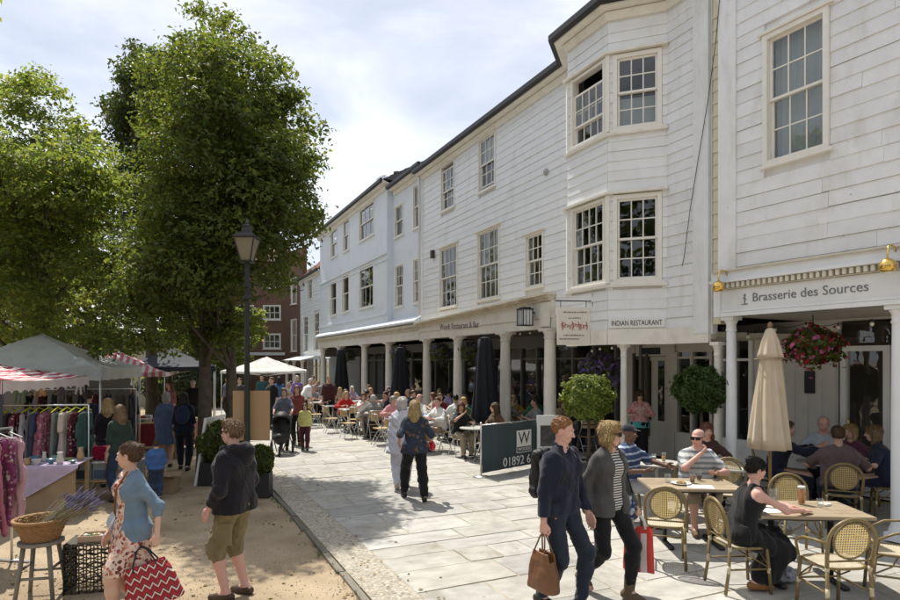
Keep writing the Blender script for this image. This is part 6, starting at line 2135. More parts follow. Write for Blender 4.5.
def make_wicker(label, arms=False):
 t = thing('wicker_chair', label, 'chair', (0, 0, 0), 0, 'wicker bistro chairs')
 # seat
 mb = MB(); n = 20
 ring = []
 for i in range(n):
  a = 2 * PI * i / n
  x = .215 * abs(math.cos(a)) ** .6 * (1 if math.cos(a) > 0 else -1); y = .205 * abs(math.sin(a)) ** .6 * (1 if math.sin(a) > 0 else -1)
  ring.append((x, y))
 mb.prism(ring, .443, .452); mb.build('seat', WEAVE_S, t)
 mb = MB(); mb.tube([(x, y, .447) for x, y in ring], .0135, 8, closed=True); mb.build('seat_frame', BAMBOO, t, True)
 def rec(z): return -.20 - (z - .45) * .16
 # back frame: arch
 pts = [(-.20, rec(.45), .45), (-.212, rec(.56), .56), (-.218, rec(.68), .68)] + [(.218 * math.cos(PI - PI * i / 12), rec(.70 + .20 * math.sin(PI * i / 12)), .70 + .20 * math.sin(PI * i / 12)) for i in range(13)] + [(.218, rec(.68), .68), (.212, rec(.56), .56), (.20, rec(.45), .45)]
 mb = MB(); mb.tube(pts, .0175, 8)
 ov = [(.165 * math.cos(2 * PI * i / 20), rec(.705 + .165 * math.sin(2 * PI * i / 20)) + .002, .705 + .165 * math.sin(2 * PI * i / 20)) for i in range(20)]
 mb.tube(ov, .010, 7, closed=True)
 mb.tube([(-.2, rec(.52), .52), (.2, rec(.52), .52)], .010, 7)
 mb.build('back_frame', BAMBOO, t, True)
 mb = MB(); c0 = (0, rec(.705), .705); vs = [c0] + ov; mb.add(vs, [(0, 1 + i, 1 + (i + 1) % 20) for i in range(20)])
 vs = [(x, y, z) for (x, y, z) in ov] + [(-.2 + .4 * i / 1, 0, 0) for i in range(0)]
 mb.build('backrest', WEAVE_B, t)
 # legs
 for sx in (-1, 1):
  mb = MB(); mb.tube([(sx * .19, .18, .44), (sx * .2, .20, .22), (sx * .205, .215, 0)], .0165, 8); lg = mb.build('leg', BAMBOO, t, True)
  mb = MB(); mb.tube([(sx * .199, .197, .2), (sx * .199, .197, .25)], .018, 8); mb.build('binding', BINDING, lg, True)
  mb = MB(); mb.tube([(sx * .2, -.2, .47), (sx * .205, -.215, .22), (sx * .21, -.25, 0)], .0165, 8); lg = mb.build('leg', BAMBOO, t, True)
  mb = MB(); mb.tube([(sx * .203, -.212, .28), (sx * .205, -.216, .2)], .018, 8); mb.tube([(sx * .2, -.2, .42), (sx * .2, -.2, .47)], .019, 8); mb.build('binding', BINDING, lg, True)
 mb = MB()
 for sx in (-1, 1):
  mb.tube([(sx * .2, .2, .24), (sx * .205, -.215, .24)], .010, 6)
  mb.tube([(sx * .2, .2, .25), (sx * .197, .05, .34), (sx * .19, -.0, .44)], .008, 6)
 mb.tube([(-.2, .2, .24), (.2, .2, .24)], .010, 6); mb.tube([(-.2, .2, .26), (0, .19, .4), (.2, .2, .26)], .008, 6)
 mb.build('stretcher', BAMBOO, t, True)
 if arms:
  for sx in (-1, 1):
   mb = MB(); mb.tube([(sx * .215, rec(.68), .68), (sx * .26, -.12, .69), (sx * .265, .04, .67), (sx * .25, .16, .60), (sx * .21, .18, .46)], .0135, 8); mb.build('arm', BAMBOO, t, True)
 return t

ALU = M('aluminium', (.62, .62, .60), .32, .06, 12, metal=.85)
SLATW = M('pale_wood', (.46, .32, .155), .55, .18, 10, .1, 40)
def make_bistro(label):
 t = thing('bistro_chair', label, 'chair', (0, 0, 0), 0, 'pale wood and metal bistro chairs')
 mb = MB(); n = 18
 ring = [(.2 * abs(math.cos(2 * PI * i / n)) ** .55 * (1 if math.cos(2 * PI * i / n) > 0 else -1), .2 * abs(math.sin(2 * PI * i / n)) ** .55 * (1 if math.sin(2 * PI * i / n) > 0 else -1)) for i in range(n)]
 mb.prism(ring, .44, .458); mb.build('seat', SLATW, t)
 for z0, z1 in ((.66, .73), (.755, .83)):
  mb = MB(); n = 10; vs = []; fs = []
  for i in range(n + 1):
   a = PI * (.1 + .8 * i / n)
   for r in (.215, .228):
    for z in (z0, z1): vs.append((r * math.cos(a), -.06 - r * .85 * math.sin(a), z))
  for i in range(n):
   q = 4 * i
   fs += [(q, q + 4, q + 5, q + 1), (q + 2, q + 3, q + 7, q + 6), (q, q + 2, q + 6, q + 4), (q + 1, q + 5, q + 7, q + 3)]
  fs += [(0, 1, 3, 2), (4 * n, 4 * n + 2, 4 * n + 3, 4 * n + 1)]
  mb.add(vs, fs); mb.build('back_slat', SLATW, t)
 for sx in (-1, 1):
  mb = MB(); mb.tube([(sx * .205, -.13, .85), (sx * .21, -.10, .62), (sx * .2, .02, .45), (sx * .2, .2, 0)], .0115, 7); mb.build('leg', ALU, t, True)
  mb = MB(); mb.tube([(sx * .18, .17, .44), (sx * .185, .0, .40), (sx * .19, -.13, .2), (sx * .2, -.22, 0)], .0115, 7); mb.build('leg', ALU, t, True)
 mb = MB(); mb.tube([(-.205, -.13, .85)] + [(.215 * math.cos(PI * (1 - i / 8)), -.13 - .11 * math.sin(PI * i / 8), .85) for i in range(1, 8)] + [(.205, -.13, .85)], .0115, 7)
 mb.tube([(-.19, -.12, .22), (.19, -.12, .22)], .008, 6)
 mb.build('back_frame', ALU, t, True)
 return t

STEEL = M('dark_steel', (.05, .05, .052), .45, .15, 10, metal=.6)
TOPG = M('grey_tabletop', (.50, .49, .46), .4, .08, 10)
def make_round_table(label):
 t = thing('round_table', label, 'table', (0, 0, 0), 0, 'round cafe tables')
 mb = MB(); mb.lathe([(.355, .715), (.365, .72), (.365, .742), (.355, .745)], 28); mb.build('table_top', TOPG, t)
 mb = MB(); mb.tube([(0, 0, .03), (0, 0, .715)], .028, 12); mb.build('pedestal', ALU, t, True)
 for k in range(4):
  a = PI / 4 + k * PI / 2
  mb = MB(); mb.tube([(0, 0, .07), (.15 * math.cos(a), .15 * math.sin(a), .05), (.29 * math.cos(a), .29 * math.sin(a), .012)], [.02, .016, .012], 7); mb.build('foot', ALU, t, True)
 return t

OAK = M('table_oak', (.33, .26, .175), .55, .16, 7, .12, 40, rand=.12)
def make_wood_table(label, w=1.1, dpt=.72):
 t = thing('wooden_table', label, 'table', (0, 0, 0), 0)
 n = 5
 for k in range(n):
  mb = MB(); y0 = -dpt / 2 + dpt * k / n; mb.bevbox(-w / 2, w / 2, y0 + .002, y0 + dpt / n - .002, .715, .747, .004); mb.build('plank', OAK, t)
 mb = MB(); mb.box(-w / 2 + .05, w / 2 - .05, -dpt / 2 + .05, dpt / 2 - .05, .69, .713); mb.build('apron', STEEL, t)
 for sx in (-1, 1):
  mb = MB(); mb.tube([(sx * .3, 0, .03), (sx * .3, 0, .69)], .03, 10); mb.box(sx * .3 - .03, sx * .3 + .03, -dpt / 2 + .06, dpt / 2 - .06, .002, .03); mb.build('pedestal', STEEL, t, True)
 return t

# ---- brasserie tables and chairs
G3 = 'wicker bistro chairs'
wick = make_wicker('wicker bistro chair')
wick_a = make_wicker('wicker bistro chair', True)
used = {'w': False, 'a': False}
def wicker(x, y, rz, label, arms=False):
 src, key = (wick_a, 'a') if arms else (wick, 'w')
 z = .008
 if not used[key]:
  used[key] = True; src.location = (x, y, z); src.rotation_euler = (0, 0, rz); src['label'] = label; return src
 return copy_tree(src, (x, y, z), rz, label, G3)

TA = (3.66, 6.42); TBk = (3.0, 7.72)
ta = make_wood_table('oak plank table with a pint of beer and an open menu'); ta.location = (*TA, .008); ta.rotation_euler = (0, 0, R(-4))
tb = copy_tree(ta, (*TBk, .008), R(-3), 'oak plank table with drinks in front of the bald man in stripes')
rt = make_round_table('round cafe table between the man in a cap and the restaurant door'); rt.location = (3.15, 9.35, .008)
rt2 = copy_tree(rt, (5.72, 9.42, .01), 0, 'round cafe table under the brasserie sign amid the shaded group'); 
rt3 = copy_tree(rt, (4.15, 9.0, .008), 0, 'round cafe table beside the cream parasol')
wicker(2.92, 6.22, R(-86), 'wicker chair with the woman in black sitting on it')
wicker(3.50, 5.62, R(4), 'empty wicker armchair pushed up to the table with the pint of beer', True)
wicker(4.30, 5.95, R(64), 'empty wicker armchair turned side on beside the oak table', True)
wicker(4.10, 7.28, R(172), 'empty wicker chair facing the street across the oak table with the beer')
wicker(2.44, 6.98, R(-18), 'empty wicker chair with its round back to the walk at the bald man\'s table')
wicker(3.38, 8.42, R(178), 'wicker chair under the bald man in stripes')
wicker(2.50, 8.78, R(-105), 'wicker chair under the man in the cap')
wicker(3.85, 8.55, R(150), 'wicker chair with a cream back beside the bald man\'s table')
wicker(5.42, 8.52, R(-24), 'wicker chair in the shade under the man in the brown shirt')
wicker(4.0, 9.62, R(170), 'wicker chair under the brown haired woman by the restaurant window')
wicker(6.45, 9.02, R(64), 'wicker chair under the person in navy beside the white column')
wicker(6.12, 10.12, R(150), 'wicker chair under the grey haired man with glasses')
wicker(5.08, 9.72, R(-116), 'wicker chair behind the parasol under the man in navy')
wicker(6.45, 9.78, R(110), 'wicker chair under the fair haired woman in the shade')

# ---- things on the tables
GLASSC = glass_mat('drinking_glass', (.93, .95, .95), 1.45)
BEER = M('beer', (.80, .36, .03), .25, .06, 6, trans=.55)
FOAM = M('foam', (.85, .80, .70), .8, .05)
PAPER = M('paper', (.82, .80, .76), .8, .04, 8)
def glass(loc, h, r, label, fill=None, fh=.8, group=None):
 t = thing('glass', label, 'glass', loc, 0, group)
 mb = MB(); mb.lathe([(r * .78, 0), (r * .8, .004), (r * .95, h * .6), (r, h), (r * .94, h), (r * .88, h * .6), (r * .72, .012)], 16); mb.build('tumbler', GLASSC, t, True)
 if fill:
  mb = MB(); mb.lathe([(r * .70, .013), (r * .84, h * fh * .7), (r * .88, h * fh)], 16); mb.build('drink', fill, t, True)
  if fill is BEER:
   mb = MB(); mb.lathe([(r * .88, h * fh + .001), (r * .9, h * fh + .02), (r * .7, h * fh + .026)], 16); mb.build('foam', FOAM, t, True)
 return t
tz = .757
glass((TA[0] + .10, TA[1] + .16, tz), .205, .046, 'full pint of amber beer standing on the oak table', BEER, .82)
glass((TA[0] - .16, TA[1] + .22, tz), .15, .05, 'empty glass jug beside the pint of beer')
glass((TA[0] + .22, TA[1] + .02, tz), .09, .035, 'small water glass near the edge of the oak table')
glass((TBk[0] + .05, TBk[1] + .02, tz), .13, .038, 'glass of red drink in front of the bald man', M('red_drink', (.35, .06, .03), .3, .1, trans=.4), .7)
glass((TBk[0] - .25, TBk[1] + .05, tz), .11, .038, 'clear water glass to the side of the red drink')
glass((TBk[0] + .2, TBk[1] + .18, tz), .11, .038, 'glass of cola by the bald man\'s hand', M('cola', (.05, .02, .01), .3, .1), .6)
glass((3.05, 9.2, .755), .15, .035, 'glass of pale ale on the round table', BEER, .6)
glass((3.25, 9.35, .755), .15, .035, 'glass of orange juice on the round table', M('juice', (.7, .35, .05), .4, .1, trans=.3), .6)
def sheet(loc, rz, w, d, label, cat='menu', th=.003, name='menu', mat=None):
 t = thing(name, label, cat, loc, rz)
 mb = MB(); mb.box(-w / 2, w / 2, -d / 2, d / 2, 0, th); mb.build('page', mat or PAPER, t)
 mb = MB()
 g = random.Random(int(w * 1000))
 for k in range(9):
  x = -w / 2 + .02
  while x < w / 2 - .05:
   q = g.uniform(.015, .04); mb.box(x, x + q, d / 2 - .03 - k * d * .09, d / 2 - .026 - k * d * .09, th, th + .0006); x += q + .008
 mb.build('print', M('ink', (0, 0, 0)), t); return t
sheet((TA[0] - .28, TA[1] - .05, tz), R(10), .42, .3, 'open white menu under the reading woman\'s arms')
sheet((TBk[0] + .05, TBk[1] - .22, tz), R(-14), .30, .21, 'white menu lying at the street edge of the bald man\'s table')
sheet((TA[0] + .32, TA[1] + .12, tz), R(30), .12, .09, 'crumpled white paper napkin on the oak table', 'napkin', .02, 'napkin')
def plate(loc, label):
 t = thing('plate', label, 'plate', loc)
 mb = MB(); mb.lathe([(.07, 0), (.075, .004), (.12, .016), (.125, .019), (.118, .017), (.07, .008)], 20); mb.build('dish', M('china', (.82, .82, .80), .2, .02), t, True)
 mb = MB(); mb.ell((0, .01, .02), (.06, .045, .02)); mb.ell((.03, -.03, .02), (.03, .025, .018)); mb.build('food', M('food', (.30, .19, .07), .7, .4, 30), t, True)
plate((5.66, 9.38, .757), 'white plate of food on the shaded round table')
plate((TBk[0] - .12, TBk[1] - .05, tz), 'white plate of food on the bald man\'s table')

# ---- cream parasol, folded
def parasol(label, base, h, z0, r, mat, pole, seed, cap=True, group=None, n=8):
 t = thing('folded_parasol', label, 'parasol', base, 0, group)
 mb = MB(); mb.tube([(0, 0, .05), (0, 0, h)], .022, 10); mb.build('pole', pole, t, True)
 mb = MB(); mb.lathe([(.26, 0), (.26, .05), (.22, .07), (.05, .08), (.045, .3), (.03, .3)], 20); mb.build('base', M('parasol_base', (.12, .12, .12), .7, .15, 10), t)
 seg = 112
 hb = h - .35 if cap else h - .06
 prof = [(r, z0), (r * .97, z0 + .03), (r * .82, z0 + (hb - z0) * .45), (r * .60, z0 + (hb - z0) * .8), (r * .5, hb)]
 g = random.Random(seed); ph = g.uniform(0, 6)
 fn = lambda a, i: 1 + (.16 - .022 * i) * math.sin(n * a + ph) + .05 * math.sin(3 * a + 1.3 * i) + (.05 * math.sin(2 * n * a + i) if i < 3 else 0)
 mb = MB()
 big = [];
 N_ = 9
 pf = []
 for i in range(N_ + 1):
  q = i / N_
  zz = z0 + (hb - z0) * q
  rr = r * (1 - .52 * q ** 1.15)
  pf.append((rr, zz))
 mb.lathe(pf, seg, fn=lambda a, i: 1 + (.30 - .018 * i) * (abs(math.sin(n * .5 * a + ph + .05 * i)) ** .8 - .6) + .06 * math.sin(3 * a + .35 * i) + .03 * math.sin(17 * a + i * .5))
 if not cap:
  mb.lathe([(r * .48, hb), (r * .3, hb + .04), (.03, h - .0)], seg)
 mb.build('canopy', mat, t, True)
 if cap:
  mb = MB(); mb.lathe([(r * .66, hb - .06), (r * .60, hb), (r * .42, hb + .18), (r * .22, h - .03), (.03, h - .005)], seg, fn=lambda a, i: 1 + (.10 - .015 * i) * math.sin(n * a + ph + .4)); mb.build('canopy_top', mat, t, True)
 mb = MB(); mb.lathe([(.02, h), (.035, h + .03), (.025, h + .06), (.01, h + .08)], 10); mb.build('finial', pole, t, True)
 mb = MB(); zt = z0 + (hb - z0) * .55; mb.tube([(r * .80 * math.cos(2 * PI * i / 24), r * .80 * math.sin(2 * PI * i / 24), hb - .075 + .004 * math.sin(i)) for i in range(24)], .007, 5, closed=True) if cap else None
 if cap: mb.build('tie', M('tie', (.25, .2, .13), .8, .1), t, True)
 return t
CREAM = M('parasol_cream', (.66, .56, .42), .85, .06, 6, .1, 60, trans=.18)
NAVY = M('parasol_navy', (.010, .012, .017), .85, .15, 8, .1, 60)
WOODP = M('parasol_wood', (.24, .15, .07), .5, .15, 10)
pp = at(770, 325, 8.35)
parasol('closed cream parasol standing between the brasserie tables', (pp.x, pp.y, .005), 2.74, 1.1, .245, CREAM, WOODP, 1)
for i, (px, top, lab, yy) in enumerate(((485, 337, 'tallest closed navy parasol in front of the lettered arcade', .75), (400, 347, 'closed navy parasol between the plain house columns', .7), (341, 349, 'closed navy parasol at the far end of the terrace tables', .7))):
 q = FM.world(FM.u(px, yy), yy, 0)
 zt = FM.z(px, top, yy)
 parasol(lab, (q.x, q.y, .005), zt, .75, .34, NAVY, STEEL, 4 + i, False, 'closed navy parasols')

# ---- cafe screen with lettering
CANV = M('screen_canvas', (.055, .075, .085), .8, .1, 5, .1, 40)
b0 = ground_at(481, 477); ang = math.atan2(.687, .726)
bar = thing('cafe_screen', 'dark slate canvas cafe screen with a white W panel and phone number', 'screen', (b0.x, b0.y, .004), ang)
LB_ = 1.93
mb = MB(); nseg = 24; vs = []; fs = []
for i in range(nseg + 1):
 x = .03 + (LB_ - .06) * i / nseg; yy = .010 * math.sin(i * .7) + .006 * math.sin(i * 1.9)
 sag = .012 * math.sin(PI * i / nseg)
 vs += [(x, yy, .06 + sag), (x, yy + .004, 1.01 - sag * .6)]
for i in range(nseg): fs.append((2 * i, 2 * i + 2, 2 * i + 3, 2 * i + 1))
mb.add(vs, fs); cv = mb.build('canvas', CANV, bar, True)
for x in (0, LB_):
 mb = MB(); mb.tube([(x, 0, .02), (x, 0, 1.05)], .018, 10); mb.lathe([(.16, 0), (.16, .012), (.03, .025)], 20, (x, 0, 0)); mb.ell((x, 0, 1.06), (.024, .024, .024)); mb.build('post', ALU, bar, True)
mb = MB(); mb.tube([(0, 0, 1.02), (LB_, 0, 1.02)], .010, 8); mb.build('rail', ALU, bar, True)
mb = MB(); mb.box(1.06, 1.54, -.022, -.018, .485, .83); pw = mb.build('logo_panel', M('sign_white', (0, 0, 0)), bar)
mb = MB(); mb.box(1.06, 1.54, -.022, -.018, .36, .375); mb.box(1.06, 1.075, -.022, -.018, .376, .484); mb.box(1.525, 1.54, -.022, -.018, .376, .484); mb.build('logo_border', M('sign_white', (0, 0, 0)), bar)
o = place('lettering', TEXTS['W'], pw, (1.30, -.024, .655), (R(90), 0, 0)); o.data.materials.append(CANV)
o = place('lettering', TEXTS['WOODS'], pw, (1.30, -.026, .43), (R(90), 0, 0), (1.35, 1.2, 1)); o.data.materials.append(M('sign_white', (0, 0, 0)))
o = place('lettering', TEXTS['tel'], pw, (1.14, -.024, .20), (R(90), 0, 0), (1.0, 1, 1)); o.data.materials.append(M('sign_white', (0, 0, 0)))
# white menu board beyond the screen
ab = thing('menu_board', 'white framed menu easel beside the dark canvas screen', 'menu board', (2.12, 13.35, .004), R(8))
mb = MB(); mb.box(-.24, .24, -.02, .02, .1, 1.12); mb.build('board', M('sign_white', (0, 0, 0)), ab)
mb = MB(); mb.box(-.17, .17, -.026, -.0205, .45, .9); mb.build('picture', M('menu_ink', (.08, .08, .08), .7, .5, 12), ab)
mb = MB(); mb.tube([(-.2, 0, 0), (-.2, 0, .1)], .015, 6); mb.tube([(.2, 0, 0), (.2, 0, .1)], .015, 6); mb.tube([(0, .35, 0), (0, .02, 1.0)], .015, 6); mb.build('leg', SLATW, ab)

# ---- lamp post with board and lantern
lp = ground_at(247, 506, -.035)
lamp = thing('lamp_post', 'black lamp post with a four sided glass lantern', 'street lamp', (lp.x, lp.y, -.04))
IRON = M('iron_black', (.016, .019, .018), .4, .2, 12)
mb = MB(); mb.lathe([(.15, 0), (.15, .12), (.12, .16), (.11, .5), (.13, .54), (.13, .6), (.085, .66), (.055, .74), (.046, 1.2), (.042, 2.6), (.038, 3.5), (.06, 3.52), (.06, 3.56), (.04, 3.6), (.035, 3.92)], 16); o = mb.build('post', IRON, lamp); smooth_by_angle(o.data, 40)
mb = MB(); mb.lathe([(.05, 3.3), (.075, 3.33), (.075, 3.36), (.045, 3.4)], 12); mb.build('collar', IRON, lamp, True)
zb_ = 3.93
def sq(w, z):
 w *= .84; z = zb_ + (z - zb_) * .80
 return [(-w, -w, z), (w, -w, z), (w, w, z), (-w, w, z)]
mb = MB(); mb.cbox((0, 0, zb_), (.2, .2, .03))
for a in range(4):
 p0_, p1_ = sq(.09, zb_ + .01)[a], sq(.19, zb_ + .47)[a]
 mb.tube([p0_, p1_], .011, 6)
 mb.tube([sq(.19, zb_ + .47)[a], sq(.19, zb_ + .47)[(a + 1) % 4]], .014, 6)
mb.build('lantern_frame', IRON, lamp)
mb = MB(); mb.add(sq(.20, zb_ + .48) + sq(.21, zb_ + .50) + sq(.08, zb_ + .60) + sq(.075, zb_ + .70) + sq(.10, zb_ + .71) + sq(.03, zb_ + .76), [(3, 2, 1, 0)] + [(4 * k + i, 4 * k + (i + 1) % 4, 4 * k + 4 + (i + 1) % 4, 4 * k + 4 + i) for k in range(5) for i in range(4)] + [(20, 21, 22, 23)])
mb.lathe([(.02, zb_ + .60), (.03, zb_ + .63), (.01, zb_ + .70)], 8); mb.build('lantern_roof', M('lantern_roof', (.05, .055, .055), .35, .2, 10), lamp)
for a in range(4):
 b_ = (a + 1) % 4
 mb = MB(); mb.add([sq(.088, zb_ + .015)[a], sq(.088, zb_ + .015)[b_], sq(.186, zb_ + .465)[b_], sq(.186, zb_ + .465)[a]], [(0, 1, 2, 3)]); mb.build('pane', M('lantern_glass', (.42, .38, .28), .25, .1, 5, trans=.55), lamp)
mb = MB(); mb.lathe([(.03, zb_ + .02), (.03, zb_ + .16), (.045, zb_ + .24), (.02, zb_ + .31)], 10); mb.build('burner', M('burner', (.5, .34, .08), .4, .1), lamp)
PLY = M('plywood', (.40, .26, .14), .7, .08, 3, .05, 30)
pb = thing('plywood_board', 'tan plywood board tied to the lamp post', 'board', (lp.x + .06, lp.y + .08, 0), R(2))
mb = MB(); z0_, z1_ = HC - (441 - HY) / FPX * lp.y, HC - (391 - HY) / FPX * lp.y
mb.box(-.31, .28, -.009, .009, z0_, z1_); mb.build('sheet', PLY, pb)
for sx in (-.24, .22):
 mb = MB(); mb.box(sx - .025, sx + .025, .0095, .04, z0_ + .03, z1_ - .03); mb.build('batten', SLATW, pb)
# leaning white notice board seen edge on
a0, a1 = ground_at(195, 486, -.03), None
nb_ = thing('notice_board', 'white leaning notice board seen edge on beside the shrub', 'board', (a0.x, a0.y, -.03), 0)
mb = MB(); mb.add([(-.02, 0, 0), (.02, 0, 0), (.06, .9, 0), (.02, .9, 0), (.17, 0, 1.26), (.21, 0, 1.26), (.25, .9, 1.26), (.21, .9, 1.26)], [(0, 3, 2, 1), (4, 5, 6, 7), (0, 1, 5, 4), (1, 2, 6, 5), (2, 3, 7, 6), (3, 0, 4, 7)]); mb.build('panel', M('notice_white', (.75, .74, .72), .6, .08, 4), nb_)
mb = MB(); mb.tube([(.2, .1, 1.2), (.62, .1, .0)], .015, 6); mb.tube([(.22, .8, 1.2), (.65, .8, .0)], .015, 6); mb.build('prop', SLATW, nb_)
# ================================================================== PEOPLE
def bag(name, label, top_pts, w, h, dep, mat, strap, rz, tilt=0.0, cat='bag', taper=.85, strap_h=.2):
 """soft open bag hanging below a hand; top_pts = palm position"""
 loc = Vector(top_pts)
 t = thing(name, label, cat, (loc.x, loc.y, loc.z - strap_h - h), rz)
 s = Sdf()
 n = 5
 for i in range(n):
  q = i / (n - 1)
  hw = (w / 2) * (1 + (taper - 1) * q) - dep * .45; d = dep * .5 * (1 - .45 * q)
  z = .03 + (h - .04) * q
  s.cone((-hw, 0, z), (hw, 0, z), d, k=.03)
  if i:
   q0 = (i - 1) / (n - 1); hw0 = (w / 2) * (1 + (taper - 1) * q0) - dep * .45; z0 = .03 + (h - .04) * q0; d0 = dep * .5 * (1 - .45 * q0)
   for sx in (-1, -.33, .33, 1): s.cone((sx * hw0, 0, z0), (sx * hw, 0, z), d0, d, k=.03)
 s.cut((0, 0, h), (0, 0, 1)); s.cut((0, 0, .0), (0, 0, -1))
 s.cutfn(lambda X, Y, Z: np.maximum(np.maximum(np.abs(X) - w * taper / 2 + .02, np.abs(Y) - dep * .18), (h - .12) - Z))
 s.noise = (.0022, waves(5, .1, 4))
 V, F = s.mesh(.0085, .03)
 V[:, 0] += V[:, 2] * math.tan(tilt) * 0
 place('bag_body', mesh_np('bag_body', V, F, mat, True), t)
 for sy in (-1, 1):
  mb = MB(); mb.tube([(-w * .22, sy * dep * .28, h - .06), (-w * .21, sy * dep * .29, h), (-w * .10, sy * .012, h + strap_h * .75), (0, sy * .010, h + strap_h), (w * .10, sy * .012, h + strap_h * .75), (w * .21, sy * dep * .29, h), (w * .22, sy * dep * .28, h - .06)], .0075, 6); mb.build('handle', strap, t, True)
 t.rotation_euler = (0, tilt, rz)
 return t

def zigzag_mat():
 m, nt, b = new_mat('zigzag'); N, L = nt.nodes.new, nt.links.new
 tc = N('ShaderNodeTexCoord'); sp = N('ShaderNodeSeparateXYZ'); L(tc.outputs['Object'], sp.inputs[0])
 def mt(op, a, v):
  q = N('ShaderNodeMath'); q.operation = op
  if hasattr(a, 'node'): L(a, q.inputs[0])
  else: q.inputs[0].default_value = a
  if hasattr(v, 'node'): L(v, q.inputs[1])
  else: q.inputs[1].default_value = v
  return q.outputs[0]
 x = mt('FRACT', mt('MULTIPLY', sp.outputs['X'], 15.), 0.)
 tri = mt('ABSOLUTE', mt('SUBTRACT', x, .5), 0.)
 z = mt('FRACT', mt('ADD', mt('MULTIPLY', sp.outputs['Z'], 13.), mt('MULTIPLY', tri, 1.1)), 0.)
 cr = N('ShaderNodeValToRGB'); cr.color_ramp.interpolation = 'CONSTANT'; e = cr.color_ramp.elements
 e[0].color = (.28, .012, .02, 1); e[1].position = .42; e[1].color = (.70, .62, .55, 1)
 q = e.new(.62); q.color = (.12, .01, .02, 1); q = e.new(.8); q.color = (.42, .02, .03, 1)
 L(z, cr.inputs['Fac']); L(cr.outputs['Color'], b.inputs['Base Color']); b.inputs['Roughness'].default_value = .7
 return m
JEAN = cloth('dark_denim', (.022, .028, .042)); BLK = cloth('black', (.012, .012, .013)); NVY = cloth('navy', (.014, .017, .032))
LEATHER = M('tan_leather', (.17, .075, .032), .5, .15, 8, .2, 60)
SUEDE = M('brown_suede', (.13, .085, .05), .8, .15, 14, .1, 60)

# ---- woman in the floral dress
S = skel(1.63, 'f', 'walk', lean=.03, head=(-.75, .12, 0), legs={'L': (-.075, .16, .085), 'R': (.08, -.13, .11)}, arms={'L': (-.27, -.10, .82), 'R': (.24, .10, .80)})
F1 = Figure((-2.80, 5.42, -.035), R(138), S, 5.4, 11, fat=.93, bust=1.0)
F1.body('fair', ('grip', 'relaxed'), {'L': (0, 1, 0), 'R': (-.5, 1, .2)}).hair('bun', 'brown')
FLOR = floral_mat('floral_dress', (.66, .50, .42), [(.30, .06, .06), (.42, .16, .10), (.16, .05, .05), (.55, .30, .22), (.72, .58, .5)], 30, .5)
F1.top(FLOR, 0, .010, hem=.06, neck=.10, name='dress_bodice', strap=True).skirt(FLOR, .40, .03, name='dress_skirt')
F1.top(cloth('blue_cardigan', (.15, .22, .30)), .62, .016, .004, hem=.09, neck=.085, name='cardigan', open_=.085, fold=.004)
mb = MB(); pts = [S['Sh'] + np.array((-.10, .06, .06)), S['C'] + np.array((-.03, .135, .02)), S['W'] + np.array((.08, .115, .0)), S['P'] + np.array((.15, .05, .0))]
mb.tube([tuple(p) for p in pts], .008, 6); me = mb.mesh('strap', True); me.materials.append(LEATHER); F1.extra('bag_strap', me)
F1.shoes(M('blue_shoe', (.10, .10, .28), .6, .1))
F1.emit('woman in floral dress and blue cardigan carrying a red patterned bag')
bag('shopping_bag', 'red and white zigzag patterned shopping bag held low by the woman in florals', F1.palm('L'), .44, .36, .15, zigzag_mat(), M('strap_navy', (.02, .02, .04), .7, .1), R(14), R(-14), strap_h=.15)

# ---- man in the black hooded top
S = skel(1.74, 'm', 'stand', lean=-.02, lean2=.03, head=(.05, .02, 0), legs={'L': (-.11, .02, .085), 'R': (.11, -.05, .085)}, arms={'L': (-.225, .13, .90), 'R': (.225, .13, .90)}, poles={'L': (-.6, -1, 0), 'R': (.6, -1, 0)})
F2 = Figure((-2.12, 6.05, -.035), R(74), S, 6, 21, fat=1.12, belly=.03)
F2.body('pink', ('relaxed', 'relaxed'), {'L': (.3, 1, 0), 'R': (-.3, 1, 0)}).hair('short', 'lightbrown').shades()
HOOD = cloth('hoodie_black', (.013, .012, .017))
F2.top(HOOD, .80, .022, .012, hem=.08, neck=.082, name='hooded_top', fold=.006)
s = Sdf(); s.chain([(-.10, -.07, 1.47), (0, -.15, 1.45), (.10, -.07, 1.47)], [.045, .06, .045]); s.ell((0, -.14, 1.38), (.10, .045, .09)); s.chain([(-.10, -.06, 1.48), (-.085, .06, 1.47), (-.05, .12, 1.42)], [.035, .03, .022]); s.chain([(.10, -.06, 1.48), (.085, .06, 1.47), (.05, .12, 1.42)], [.035, .03, .022])
V, Fq = s.mesh(.0095, .04); F2.extra('hood', mesh_np('hood', V, Fq, HOOD, True))
F2.trousers(cloth('khaki', (.20, .165, .085)), .57, .014, .012, name='shorts', fold=.007)
for sx in (-1,):
 mb = MB(); mb.cbox((sx * .172, -.01, .66), (.025, .15, .19)); mb.cbox((sx * .180, -.01, .745), (.018, .16, .045)); me = mb.mesh('pocket'); me.materials.append(cloth('khaki', (0, 0, 0))); F2.extra('pocket', me)
F2.shoes(M('brown_loafer', (.06, .035, .02), .5, .15))
F2.emit('man in black hooded top and khaki cargo shorts wearing sunglasses')

